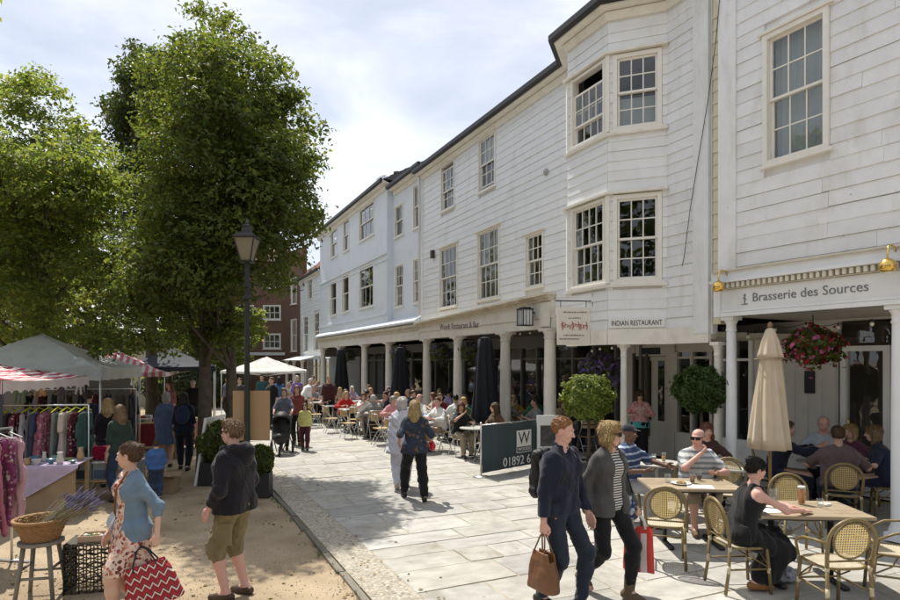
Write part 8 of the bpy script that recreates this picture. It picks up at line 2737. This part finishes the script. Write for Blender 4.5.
s = Sdf(); s.chain([(0, .24, .40), (0, -.02, .42), (0, -.2, .78)], [.15, .17, .14]); s.chain([(-.12, .2, .42), (-.14, -.02, .45), (-.13, -.2, .78)], [.07, .07, .06]); s.chain([(.12, .2, .42), (.14, -.02, .45), (.13, -.2, .78)], [.07, .07, .06]); V, Fq = s.mesh(.018, .04); place('seat', mesh_np('seat', V, Fq, PCB, True), pc)
s = Sdf(); s.ell((0, -.1, .80), (.22, .26, .24)); s.cutfn(lambda X, Y, Z: np.sqrt(X ** 2 + (Y - .02) ** 2 + (Z - .72) ** 2) - .22); s.cut((0, -.1, .72), (0, -.2, -1)); V, Fq = s.mesh(.018, .03); place('hood', mesh_np('hood', V, Fq, PCB, True), pc)
# ================================================================== MARKET
def canopy_mat(name, rgb, tr=.3): return M(name, rgb, .8, .12, 2.5, .25, 9, trans=tr, stain=tuple(q * .6 for q in rgb), stain_amt=.5, stain_scale=3)
def gazebo(label, c, size, rz, z_eave, z_top, mat, val=.22, leg=None, scallop=False, val_mat=None, group='market tents'):
 t = thing('market_tent', label, 'tent', (c[0], c[1], -.035), rz, group)
 h = size / 2
 # roof: four curved faces
 N_ = 10
 for k in range(4):
  mb = MB(); vs = []; fs = []
  a0 = k * PI / 2
  for i in range(N_ + 1):
   q = i / N_
   r = h * (1 - q)
   z = z_eave + (z_top - z_eave) * (q ** 1.25)
   for j in range(N_ + 1):
    s = -1 + 2 * j / N_
    x, y = r * s, -r
    zz = z - .05 * (1 - s * s) * (1 - q) * (1 + .4 * math.sin(3 * i)) + .012 * math.sin(j * 2.2 + i * 1.7 + k) * (.3 + abs(s)) + .010 * math.sin(j * .9 - i * 2.6)
    ca, sa = math.cos(a0), math.sin(a0)
    vs.append((x * ca - y * sa, x * sa + y * ca, zz))
  for i in range(N_):
   for j in range(N_):
    fs.append((i * (N_ + 1) + j, i * (N_ + 1) + j + 1, (i + 1) * (N_ + 1) + j + 1, (i + 1) * (N_ + 1) + j))
  mb.add(vs, fs); mb.build('roof_panel', mat, t, True)
  mb = MB(); vs = []; fs = []; n = 36
  for j in range(n + 1):
   s = -1 + 2 * j / n; x, y = h * s, -h - .006
   low = z_eave - val + (.05 * abs(math.sin(j * PI / 3)) if scallop else .006 * math.sin(j))
   ca, sa = math.cos(a0), math.sin(a0)
   y2 = y - .012 * math.sin(j * 1.1)
   vs += [(x * ca - y * sa, x * sa + y * ca, z_eave - .035 * (1 - s * s)), (x * ca - y2 * sa, x * sa + y2 * ca, low)]
  for j in range(n): fs.append((2 * j, 2 * j + 1, 2 * j + 3, 2 * j + 2))
  mb.add(vs, fs); mb.build('valance', val_mat or mat, t, True)
 for sx in (-1, 1):
  for sy in (-1, 1):
   mb = MB(); mb.tube([(sx * (h - .03), sy * (h - .03), 0), (sx * (h - .03), sy * (h - .03), z_eave)], .02, 8); mb.build('leg', leg or ALU, t, True)
 mb = MB(); mb.tube([(0, 0, z_eave - .3), (0, 0, z_top - .02)], .02, 6)
 for sx in (-1, 1):
  mb.tube([(sx * (h - .03), -h + .03, z_eave - .05), (0, 0, z_eave - .25)], .012, 5); mb.tube([(sx * (h - .03), h - .03, z_eave - .05), (0, 0, z_eave - .25)], .012, 5)
 mb.build('frame', leg or ALU, t, True)
 return t
GREYC = canopy_mat('tent_grey', (.60, .65, .65), .4)
gazebo('pale grey market tent with a peaked roof over the clothes stall', (-8.55, 12.9), 3.1, R(14), 2.22, 2.90, GREYC, .26)
REDW = stripes_mat('awning_stripe', (.68, .60, .58), (.42, .06, .10), 7.5, .55, 'X'); 
gazebo('red and white striped tent with a scalloped edge at the market corner', (-7.75, 9.7), 2.7, R(8), 2.06, 2.36, REDW, .2, scallop=True, leg=STEEL)
gazebo('pink and white striped tent behind the pale grey one', (-9.5, 17.6), 2.7, R(20), 2.05, 2.62, stripes_mat('pink_stripe', (.62, .52, .52), (.48, .13, .17), 5.5, .5, 'X'), .14)
gazebo('navy blue market tent beside the lime trunks', (-8.75, 19.3), 2.6, R(20), 2.2, 2.75, canopy_mat('tent_navy', (.022, .026, .04), .02), .16)
gazebo('white canopy tent far down the walk beyond the plywood board', (-8.2, 27.5), 3.4, R(12), 1.95, 2.55, canopy_mat('tent_bright', (.78, .77, .74), .35), .12)
# back sheet hanging inside the grey tent
mb = MB(); mb.box(-1.35, 1.35, 1.38, 1.39, .3, 1.95); o = mb.build('tent_backdrop', M('sheet_grey', (.22, .21, .20), .9, .1, 3), None, loc=(-8.55, 12.9, -.03), rot=(0, 0, R(14))); tag(o, 'dull grey sheet hung at the back of the pale grey tent', 'backdrop')

# ---- clothes rails
def garment(parent, x, y, z, h, w, mat, g, name='garment'):
 s = Sdf()
 dp = g.uniform(.022, .04)
 s.cone((0, -w * .30, z - .05), (0, w * .30, z - .05), dp * .8)
 fl = g.uniform(.34, .6)
 for q in (-1, -.4, .4, 1):
  s.cone((0, q * w * .30, z - .06), (g.uniform(-.02, .02), q * w * fl, z - h * g.uniform(.9, 1.04)), dp, dp * g.uniform(.8, 1.3))
 s.cone((0, 0, z - .06), (0, 0, z - h * .97), dp, dp)
 if g.random() < .7:
  for q in (-1, 1):
   s.cone((0, q * w * .40, z - .07), (g.uniform(-.03, .03), q * w * .52, z - h * g.uniform(.38, .62)), .034, .03)
 s.noise = (.007, waves(g.randrange(999), .075, 5, (1, 1, .22)))
 V, F_ = s.mesh(.017, .025)
 return place(name, mesh_np(name, V, F_, mat, True), parent)
CLO = [(.10, .02, .03), (.03, .08, .07), (.22, .13, .08), (.62, .60, .57), (.42, .30, .22), (.03, .03, .04), (.14, .03, .06), (.35, .36, .38), (.05, .06, .12), (.30, .10, .14), (.18, .22, .20), (.5, .42, .36)]
NAMES = {3: ['wine red dress', 'dark teal coat', 'tan jacket', 'white blouse', 'beige cardigan', 'black coat', 'plum skirt', 'pale grey shirt', 'navy dress', 'rose top', 'sage shirt', 'cream knit', 'wine red coat at the end', 'dark teal dress at the end'],
         5: ['rose pink dress', 'plum dress', 'pale pink dress', 'deep plum dress', 'berry red dress', 'long rose dress', 'long plum dress', 'long pale pink dress'],
         7: ['black coat', 'maroon coat', 'charcoal coat', 'brown coat', 'long black coat', 'long maroon coat', 'long charcoal coat', 'long brown coat', 'black cape']}
WHERE = {3: 'rail with yellow green hangers', 5: 'market corner rail', 7: 'rail at the back of the grey tent'}
def rail(label, c, rz, L_, z, n, seed, hang=(.7, 1.1), hanger=None, cols=None):
 t = thing('clothes_rail', label, 'clothes rail', (c[0], c[1], -.03), rz)
 mb = MB(); mb.tube([(-L_ / 2, 0, z), (L_ / 2, 0, z)], .014, 8); mb.build('bar', ALU, t, True)
 for sx in (-1, 1):
  mb = MB(); mb.tube([(sx * L_ / 2, 0, 0), (sx * L_ / 2, 0, z)], .014, 8); mb.tube([(sx * L_ / 2, -.25, .02), (sx * L_ / 2, .25, .02)], .014, 8); mb.build('upright', ALU, t, True)
 g = random.Random(seed)
 for k in range(n):
  x = -L_ / 2 + .06 + (L_ - .12) * k / (n - 1)
  ct = thing('garment', 'hanging %s on the %s' % (NAMES[seed][k], WHERE[seed]), 'garment', (c[0] + math.cos(rz) * x, c[1] + math.sin(rz) * x, -.03), rz + g.uniform(-.12, .12), 'clothes hanging on rails')
  hh = g.uniform(*hang)
  col = (cols or CLO)[k % len(cols or CLO)]
  garment(ct, 0, 0, z - .09, hh, g.uniform(.38, .48), (cloth('g_%d_%d' % (seed, k % len(cols or CLO)), col) if k % 3 else floral_mat('gf_%d_%d' % (seed, k % len(cols or CLO)), col, [tuple(min(1, q * 1.7 + .03) for q in col), tuple(q * .5 for q in col), (.45, .40, .36)], 24, .4)), g, 'cloth')
  mb = MB(); mb.tube([(.01, -.2, z - .10), (.01, 0, z - .035), (.01, .2, z - .10)], .009, 5); mb.tube([(.01, 0, z - .035), (.01, 0, z + .025)], .005, 5); mb.build('hanger', hanger or BLACK, ct)
 return t
rail('clothes rail with yellow green hangers under the striped tent', (-6.75, 9.75), R(8), 1.9, 1.62, 14, 3, hanger=M('hanger_lime', (.48, .50, .03), .5, .1))
rail('clothes rail of pink and plum dresses at the market corner', (-5.15, 6.55), R(80), 1.1, 1.55, 8, 5, (.95, 1.15), cols=[(.42, .14, .20), (.20, .05, .12), (.50, .30, .33), (.16, .04, .10), (.36, .10, .16)])
# dark clothes at the back of the grey tent
rail('clothes rail of dark coats at the back of the grey tent', (-8.2, 13.7), R(14), 2.2, 1.7, 9, 7, cols=[(.03, .03, .035), (.12, .03, .04), (.05, .05, .06), (.1, .08, .06)])

# ---- stall tables
def drape_table(label, p, w, d, h, rz, cmat):
 t = thing('stall_table', label, 'table', (p[0], p[1], -.03), rz)
 mb = MB(); mb.box(-w / 2, w / 2, -d / 2, d / 2, h - .025, h); mb.build('table_top', SLATW, t)
 for sx in (-1, 1):
  for sy in (-1, 1):
   mb = MB(); mb.box(sx * (w / 2 - .06) - .02, sx * (w / 2 - .06) + .02, sy * (d / 2 - .06) - .02, sy * (d / 2 - .06) + .02, 0, h - .026); mb.build('leg', SLATW, t)
 # cloth: a rectangle laid over, pulled to one corner so that it hangs as a triangle
 mb = MB(); n = 22; vs = []; fs = []
 for i in range(n + 1):
  for j in range(n + 1):
   u_, v_ = -w / 2 - .02 + (w + .04) * i / n, -d / 2 - .62 + (d + .66) * j / n
   z = h + .006; x, y = u_, v_
   if v_ < -d / 2 - .006:
    dr_ = (-d / 2 - .006) - v_
    hang = max(.05, .60 - .62 * max(0, (u_ + w * .22)) / w * 1.2)
    dr_ = min(dr_, hang)
    y = -d / 2 - .012 - .018 * math.sin(u_ * 16) * dr_ / .4; z = h + .004 - dr_
   vs.append((x, y, z))
 for i in range(n):
  for j in range(n): fs.append((i * (n + 1) + j, (i + 1) * (n + 1) + j, (i + 1) * (n + 1) + j + 1, i * (n + 1) + j + 1))
 mb.add(vs, fs); mb.build('cloth', cmat, t, True)
 return t
LIL = cloth('lilac_cloth', (.46, .38, .50))
DT = (-6.25, 9.35)
drape_table('stall table under a lilac cloth set with crockery', DT, 1.25, .7, .78, R(14), LIL)
# boarded front below the cloth
mb = MB(); mb.box(-.60, .60, -.33, -.31, .02, .74); o = mb.build('cardboard_sheet', M('cardboard', (.30, .215, .13), .85, .1, 5), None, loc=(DT[0], DT[1], -.03), rot=(0, 0, R(14))); tag(o, 'brown cardboard sheet closing the front of the lilac draped table', 'cardboard')
g = random.Random(9)
CROCK = [M('crock_%d' % i, c, .25, .15, 20) for i, c in enumerate([(.62, .60, .54), (.16, .28, .24), (.30, .36, .14), (.42, .30, .16), (.55, .55, .58), (.10, .22, .30)])]
for k in range(16):
 x, y = -.55 + 1.1 * (k % 8) / 7 + g.uniform(-.03, .03), -.24 + .3 * (k // 8) + g.uniform(-.03, .03)
 r_, h_ = g.uniform(.04, .075), g.uniform(.06, .15)
 c, s_ = math.cos(R(14)), math.sin(R(14))
 nm, lab = (('bowl', 'glazed bowl for sale on the lilac stall table') if k % 3 else ('vase', 'small glazed vase for sale on the lilac stall table'))
 mb = MB()
 if k % 3: mb.lathe([(r_ * .5, 0), (r_ * .6, .01), (r_ * 1.1, h_ * .5), (r_ * 1.25, h_ * .6), (r_ * 1.15, h_ * .6), (r_ * .6, .02)], 14)
 else: mb.lathe([(r_ * .6, 0), (r_ * .9, h_ * .4), (r_ * .5, h_ * 1.1), (r_ * .65, h_ * 1.4), (r_ * .5, h_ * 1.4)], 14)
 o = mb.build(nm, CROCK[k % 6], None, True, loc=(DT[0] + x * c - y * s_, DT[1] + x * s_ + y * c, .757)); tag(o, lab, nm, 'crockery on the lilac table')
# trestle with clear boxes
TT = (-5.75, 10.4)
tr = thing('trestle_table', 'low pine trestle table carrying clear plastic boxes', 'table', (TT[0], TT[1], -.03), R(6))
mb = MB(); mb.box(-.55, .55, -.28, .28, .33, .36); mb.build('table_top', SLATW, tr)
for sx in (-1, 1):
 for sy in (-1, 1):
  mb = MB(); mb.tube([(sx * .3, sy * .24, .33), (sx * .3 + sx * .14 * sy, sy * .26, 0)], .022, 6); mb.build('leg', SLATW, tr, True)
CLR = M('clear_box', (.42, .45, .46), .3, .15, 8, trans=.3)
for k in range(3):
 x = TT[0] - .37 + .36 * k
 t = thing('plastic_box', ['clear plastic box of dark cloth on the trestle', 'clear plastic box of blue cloth on the trestle', 'clear plastic box of tan cloth on the trestle'][k], 'box', (x, TT[1] + .04 * (k - 1), .332), R(6))
 mb = MB(); mb.box(-.165, .165, -.22, .22, 0, .26); mb.build('tub', CLR, t)
 mb = MB(); mb.box(-.175, .175, -.23, .23, .262, .285); mb.build('lid', M('lid_grey', (.5, .5, .5), .5, .1), t)
 mb = MB(); mb.box(-.15, .15, -.225, -.222, .02, .16); mb.build('contents', cloth('box_%d' % k, [(.05, .05, .06), (.10, .14, .22), (.26, .17, .10)][k]), t)
t = thing('tote_bag', 'crimson shopping tote standing on the plastic boxes', 'bag', (TT[0] - .12, TT[1] + .02, .62), R(10))
s = Sdf(); s.cone((-.13, 0, .08), (.13, 0, .08), .085); s.cone((-.13, 0, .2), (.13, 0, .2), .06); s.ell((0, 0, .14), (.2, .09, .14)); s.cut((0, 0, .004), (0, 0, -1)); s.cut((0, 0, .24), (0, 0, 1)); V, Fq = s.mesh(.015, .05); place('bag_body', mesh_np('bag_body', V, Fq, floral_mat('crimson', (.32, .01, .05), [(.5, .4, .42), (.2, .01, .04)], 14, .3), True), t)
mb = MB(); mb.tube([(-.1, .02, .22), (-.06, .02, .34), (.06, .02, .34), (.1, .02, .22)], .008, 6); mb.build('handle', BLACK, t, True)
t = thing('folded_linen', 'pile of folded pale linen on the plastic boxes', 'linen', (TT[0] + .3, TT[1] + .03, .62), R(4))
for k in range(5):
 mb = MB(); mb.bevbox(-.14 + .01 * k, .14, -.12, .12 - .008 * k, .034 * k, .034 * k + .032, .01); mb.build('fold', cloth('linen_%d' % k, [(.5, .46, .42), (.34, .2, .24), (.55, .55, .5), (.3, .34, .4), (.6, .56, .5)][k]), t)
# more goods on stalls behind
for k, (x, y, lab, c) in enumerate(((-7.3, 12.0, 'table heaped with folded cloth inside the grey tent', (.28, .24, .17)), (-7.6, 16.2, 'table with a red cloth in front of the pink tent', (.22, .03, .035)))):
 t = thing('stall_table', lab, 'table', (x, y, -.03), R(15))
 mb = MB(); mb.box(-.85, .85, -.4, .4, .72, .75); mb.build('table_top', SLATW, t)
 mb = MB(); mb.box(-.86, .86, -.41, .41, .15, .715); mb.build('cloth', cloth('stall_%d' % k, c), t)
 g = random.Random(k)
 for j in range(12):
  xx, yy = g.uniform(-.75, .75), g.uniform(-.3, .3)
  a = R(15)
  o = MB().bevbox(-.12, .12, -.09, .09, 0, g.uniform(.05, .16), .02).build('folded_cloth', cloth('fold_%d' % (j % 7), [(.3, .05, .06), (.5, .46, .4), (.08, .1, .15), (.35, .3, .2), (.55, .5, .46), (.2, .08, .06), (.1, .16, .12)][j % 7]), None, loc=(x + xx * math.cos(a) - yy * math.sin(a), y + xx * math.sin(a) + yy * math.cos(a), .722), rot=(0, 0, g.uniform(0, 3)))
  tag(o, 'small pile of folded cloth on the %s' % ('stall in the grey tent' if k == 0 else 'red draped stall'), 'cloth', 'folded cloth on stalls')

# ---- stool with basket of lavender
st = ground_at(33, 601, -.035)
stool = thing('wooden_stool', 'weathered grey wooden stool under the wicker basket', 'stool', (st.x, st.y + .12, -.035), R(12))
GW = M('grey_wood', (.22, .20, .17), .85, .2, 9, .3, 40)
HS = .56
mb = MB(); mb.lathe([(.19, HS - .035), (.20, HS - .03), (.20, HS - .005), (.19, HS)], 24); mb.build('seat', GW, stool)
lgs = []
for sx in (-1, 1):
 for sy in (-1, 1):
  mb = MB(); mb.tube([(sx * .11, sy * .11, HS - .03), (sx * .165, sy * .165, 0)], [.024, .02], 8); mb.build('leg', GW, stool, True)
for (a, b, z) in (((-1, -1), (1, -1), .22), ((-1, 1), (1, 1), .22), ((-1, -1), (-1, 1), .3), ((1, -1), (1, 1), .3)):
 e = .165 - .055 * z / HS
 mb = MB(); mb.tube([(a[0] * e, a[1] * e, z), (b[0] * e, b[1] * e, z)], .014, 6); mb.build('stretcher', GW, stool, True)
WICK = M('wicker', (.30, .17, .07), .7, .25, 25, .4, 60)
bk_ = thing('wicker_basket', 'round wicker basket of lavender standing on the stool', 'basket', (st.x, st.y + .12, -.035 + HS), 0)
mb = MB()
for k in range(13):
 q = k / 12; r_ = .15 + .075 * q; z = .012 + .19 * q
 mb.tube([(r_ * math.cos(a * PI / 16) * (1 + .03 * (-1) ** (a + k)), r_ * math.sin(a * PI / 16) * (1 + .03 * (-1) ** (a + k)), z) for a in range(32)], .0105, 6, closed=True)
mb.lathe([(.145, 0), (.145, .01)], 20)
for a in range(16):
 an_ = a * PI / 8; mb.tube([(.15 * math.cos(an_), .15 * math.sin(an_), .01), (.225 * math.cos(an_), .225 * math.sin(an_), .2)], .008, 5)
mb.build('weave', WICK, bk_, True)
mb = MB(); mb.tube([(.235 * math.cos(a * PI / 16), .235 * math.sin(a * PI / 16), .205) for a in range(32)], .016, 8, closed=True); mb.build('rim', WICK, bk_, True)
lv = thing('lavender_bunch', 'bunch of dried lavender stems leaning out of the basket', 'lavender', (st.x, st.y + .12, -.035 + HS), 0)
g = random.Random(3); mb = MB(); m2 = MB()
for k in range(150):
 a = (g.uniform(-.12, .10), g.uniform(-.1, .1), .06)
 e = (a[0] + .42 + g.gauss(0, .05), a[1] + g.gauss(0, .07), .40 + g.gauss(0, .05) - .25 * abs(a[1]))
 mb.tube([a, ((a[0] + e[0]) / 2, (a[1] + e[1]) / 2, (a[2] + e[2]) / 2 + .03), e], .0022, 4, caps=False)
 d_ = (Vector(e) - Vector(a)).normalized()
 m2.tube([Vector(e) - d_ * .05, Vector(e) - d_ * .0, Vector(e) + d_ * .03], [.005, .009, .003], 5)
mb.build('stems', M('dry_stem', (.30, .27, .17), .8, .2), lv); m2.build('flower_heads', M('lavender', (.15, .14, .22), .8, .25), lv)

# ---- dark lattice crate with tray and plate
cp = ground_at(88, 594, -.035)
cr_ = thing('lattice_crate', 'dark woven lattice crate standing beside the stool', 'crate', (cp.x, cp.y + .2, -.035), R(14))
DW = M('dark_wicker', (.05, .042, .03), .7, .3, 25, .3, 60)
Wc, Dc, Hc = .54, .36, .50
def lattice(p0, p1, name):
 mb = MB(); L_ = (Vector(p1) - Vector(p0)).length; d_ = (Vector(p1) - Vector(p0)) / L_
 n = 8
 for k in range(n + 1):
  q = Vector(p0) + d_ * L_ * k / n; mb.tube([(q.x, q.y, 0), (q.x, q.y, Hc)], .010 if k in (0, n) else .007, 5)
 nn = d_.cross(Vector((0, 0, 1)))
 for j in range(11):
  z = .02 + (Hc - .04) * j / 10
  mb.tube([Vector(p0) + d_ * L_ * k / (2 * n) + nn * .008 * (1 if (k + j) % 2 else -1) + Vector((0, 0, z + .012 * math.sin(k * 1.7 + j * 2))) for k in range(2 * n + 1)], .007 + .003 * (j % 3 == 0), 5)
 mb.build(name, DW, cr_, True)
co = [(-Wc / 2, -Dc / 2, 0), (Wc / 2, -Dc / 2, 0), (Wc / 2, Dc / 2, 0), (-Wc / 2, Dc / 2, 0)]
for k in range(4): lattice(co[k], co[(k + 1) % 4], 'side')
mb = MB(); mb.box(-Wc / 2, Wc / 2, -Dc / 2, Dc / 2, Hc - .012, Hc); mb.build('lid', DW, cr_)
a = R(14)
def on_crate(x, y): return (cp.x + x * math.cos(a) - y * math.sin(a), cp.y + .2 + x * math.sin(a) + y * math.cos(a), -.035 + Hc)
t = thing('tray', 'pale wooden tray of trinkets on the lattice crate', 'tray', on_crate(.0, -.04), a)
mb = MB(); mb.box(-.16, .16, -.1, .1, 0, .012); mb.box(-.16, .16, -.1, -.09, .012, .06); mb.box(-.16, .16, .09, .1, .012, .06); mb.box(-.16, -.15, -.089, .089, .012, .06); mb.box(.15, .16, -.089, .089, .012, .06); mb.build('tray_box', M('tray_wood', (.5, .36, .25), .7, .1, 8), t)
g = random.Random(12)
for k in range(7):
 o = MB().ell((0, 0, .02), (g.uniform(.02, .04), g.uniform(.02, .035), .02)).build('trinket', CROCK[k % 6], t, True, loc=(-.12 + .04 * k, g.uniform(-.05, .05), .02))
t = thing('plate', 'pale blue china plate propped up on the lattice crate', 'plate', on_crate(.19, .06), a + R(25))
mb = MB(); mb.lathe([(.10, 0), (.105, .004), (.135, .012), (.14, .016), (.13, .014), (.1, .008)], 28); o = mb.build('dish', M('china_blue', (.42, .53, .60), .2, .06, 5), t, True, loc=(0, 0, .135), rot=(R(72), 0, 0))
mb = MB(); mb.tube([(-.05, -.03, 0), (-.04, .03, .12), (0, .06, 0)], .005, 5); mb.tube([(.05, -.03, 0), (.04, .03, .12)], .005, 5); mb.build('stand', BLACK, t)
# boards lying on the ground by the crate
for k, (x, y, rz_, lab) in enumerate(((-3.1, 5.55, 14, 'weathered plank lying on the gravel in front of the lattice crate'), (-3.35, 5.75, 18, 'second weathered plank lying on the gravel against the lattice crate'))):
 o = MB().bevbox(-.5, .5, -.07, .07, 0, .025, .004).build('plank', GW, None, loc=(x, y - .1, -.03), rot=(0, 0, R(rz_))); tag(o, lab, 'plank')

# ---- market people
MS = {'z': -.035}
stander(88, 480, 1.76, R(10), 301, 'm', 'fair', ('short', 'brown'), cloth('navy_tee', (0, 0, 0)), 'man in navy tee with his back turned at the grey tent', JEAN, **MS, fat=1.1)
stander(108, 487, 1.64, R(25), 302, 'f', 'fair', ('long', 'blond'), BLK, 'blond woman in black top browsing the plastic boxes', cloth('blue_jeans', (.035, .06, .11)), **MS)
stander(120, 495, 1.60, R(60), 303, 'f', 'fair', ('long', 'lightbrown'), cloth('dark_green', (.03, .05, .04)), 'woman with light brown hair in dark green browsing behind the floral dress', cloth('blue_jeans', (0, 0, 0)), **MS, d=10.2)
stander(166, 467, 1.64, R(20), 304, 'f', 'fair', ('bob', 'grey'), cloth('denim_dress', (.10, .14, .25)), 'grey haired woman in loose denim blue dress by the red stall', **MS, skirt=.42, fat=1.15)
f_ = stander(184, 470, 1.68, R(15), 305, 'f', 'fair', ('long', 'black'), cloth('navy_coat', (.015, .02, .04)), 'dark haired woman in navy carrying a navy rucksack on her back', NVY, **MS, walk=True)
s = Sdf(); s.ell((0, 0, .2), (.14, .09, .2)); s.ell((0, -.05, .12), (.11, .06, .1)); V, Fq = s.mesh(.018, .04); t = thing('rucksack', 'navy rucksack on the dark haired woman by the lime tree', 'rucksack', f_.world((0, -.22, 1.0)), R(15)); place('rucksack_body', mesh_np('rucksack_body', V, Fq, cloth('ruck_navy', (.02, .03, .07)), True), t)
for sx in (-1, 1):
 mb = MB(); mb.tube([(sx * .07, .06, .36), (sx * .09, .2, .44), (sx * .10, .34, .32), (sx * .12, .26, .08), (sx * .1, .08, .04)], .012, 5); mb.build('strap', cloth('ruck_navy', (0, 0, 0)), t, True)
stander(156, 500, 1.0, R(30), 306, 'm', 'fair', ('short', 'brown'), cloth('child_blue', (.06, .13, .32)), 'small child in blue top standing behind the floral dress', cloth('blue_jeans', (0, 0, 0)), **MS, d=10.3)
stander(130, 470, 1.66, R(200), 307, 'f', 'tan', ('long', 'brown'), cloth('wine', (.14, .02, .04)), 'stallholder in wine red top under the pink tent', BLK, **MS, d=16.9)
stander(170, 440, 1.72, R(150), 308, 'f', 'fair', ('long', 'brown'), cloth('dusty', (.28, .12, .13)), 'woman in dusty pink near the navy tent', BLK, **MS, d=19)
stander(193, 440, 1.74, R(20), 309, 'm', 'fair', ('short', 'grey'), BLK, 'man in black with grey hair by the lime trunks', BLK, **MS, d=20)

# ---- string of festoon bulbs under the arcades
def festoon(F, pxs, pys, y, label):
 t = thing('festoon_lights', label, 'string lights', F.world(F.u(pxs[0], y), y, F.z(pxs[0], pys[0], y)), 0, 'festoon lights')
 o0 = t.location.copy()
 P = [F.world(F.u(a, y), y, F.z(a, b, y)) - o0 for a, b in zip(pxs, pys)]
 mb = MB(); pts = []
 for i in range(len(P) - 1):
  for k in range(5): pts.append(P[i].lerp(P[i + 1], k / 5) + Vector((0, 0, -.05 * math.sin(PI * k / 5) + .07)))
 pts.append(P[-1] + Vector((0, 0, .07))); mb.tube(pts, .005, 5); mb.build('cable', BLACK, t, True)
 for p in P:
  mb = MB(); mb.tube([p + Vector((0, 0, .07)), p + Vector((0, 0, .025))], .012, 6); mb.build('socket', BLACK, t)
  mb = MB(); mb.ell(p, (.028, .028, .032), 10, 6); mb.build('bulb', M('lamp_glass', (.8, .78, .7), .3, .02), t, True)
festoon(FR, [748, 775, 806, 838, 872], [337, 330, 327, 328, 324], -.5, 'string of clear bulbs under the brasserie sign')
festoon(FM, [592, 600, 612], [351, 349, 348], -.2, 'string of clear bulbs below the bay window')
festoon(FM, [512, 520, 530, 540], [336, 334, 333, 331], -.25, 'string of clear bulbs between the last two arcade columns')

# ---- clutter about the stalls
g = random.Random(51)
CARD = M('cardboard', (0, 0, 0))
for k, (x, y, w, d, h, lab) in enumerate(((-6.0, 11.6, .5, .36, .32, 'open cardboard box on the ground beside the grey tent leg'), (-5.05, 10.9, .42, .3, .26, 'cardboard box on the gravel behind the child in blue'), (-7.0, 10.9, .5, .4, .4, 'tall cardboard box under the grey tent'), (-6.7, 14.9, .45, .35, .3, 'cardboard box in front of the red draped stall'))):
 t = thing('cardboard_box', lab, 'box', (x, y, -.032), g.uniform(-.4, .6))
 mb = MB(); mb.box(-w / 2, w / 2, -d / 2, d / 2, 0, .012)
 for s_ in (-1, 1):
  mb.box(min(s_ * w / 2, s_ * (w / 2 - .008)), max(s_ * w / 2, s_ * (w / 2 - .008)), -d / 2, d / 2, .012, h); mb.box(-w / 2 + .008, w / 2 - .008, min(s_ * d / 2, s_ * (d / 2 - .008)), max(s_ * d / 2, s_ * (d / 2 - .008)), .012, h)
 mb.build('carton', CARD, t)
 for s_ in (-1, 1):
  mb = MB(); mb.add([(-w / 2, s_ * d / 2, h), (w / 2, s_ * d / 2, h), (w / 2, s_ * (d / 2 + .10), h + .06), (-w / 2, s_ * (d / 2 + .10), h + .06), (-w / 2, s_ * (d / 2 - .006), h), (w / 2, s_ * (d / 2 - .006), h), (w / 2, s_ * (d / 2 + .095), h + .066), (-w / 2, s_ * (d / 2 + .095), h + .066)], [(0, 1, 2, 3), (4, 7, 6, 5), (2, 6, 7, 3), (0, 3, 7, 4), (1, 5, 6, 2)]); mb.build('flap', CARD, t)
 s2 = Sdf(); s2.ell((0, 0, h * .7), (w * .36, d * .36, h * .35)); s2.noise = (.012, waves(k, .09, 5)); V, Fq = s2.mesh(.02, .03); place('contents', mesh_np('contents', V, Fq, cloth('fold_%d' % k, (.3, .1, .1)), True), t)
# scarves and bags hung along the front of the tents
SC_ = [(.45, .10, .14), (.50, .42, .34), (.08, .16, .24), (.34, .20, .36), (.18, .26, .14), (.55, .30, .12), (.10, .08, .09), (.60, .55, .52)]
SN = ['rose red', 'sand coloured', 'petrol blue', 'mauve', 'moss green', 'amber', 'charcoal', 'ivory']
for k in range(8):
 a = R(14); lx, ly = -1.2 + .34 * k, -1.50
 t = thing('scarf', '%s scarf hung from the front edge of the grey tent' % SN[k], 'scarf', (-8.55 + lx * math.cos(a) - ly * math.sin(a), 12.9 + lx * math.sin(a) + ly * math.cos(a), -.035), a, 'scarves hung from the tent')
 s2 = Sdf(); h_ = g.uniform(.35, .75)
 for q in (-1, 0, 1): s2.cone((q * .03, 0, 2.1), (q * g.uniform(.05, .09), g.uniform(-.02, .02), 2.1 - h_), .018, .022)
 s2.noise = (.004, waves(k + 60, .06, 4, (1, 1, .2))); V, Fq = s2.mesh(.016, .02); place('cloth', mesh_np('cloth', V, Fq, cloth('scarf_%d' % k, SC_[k]), True), t)
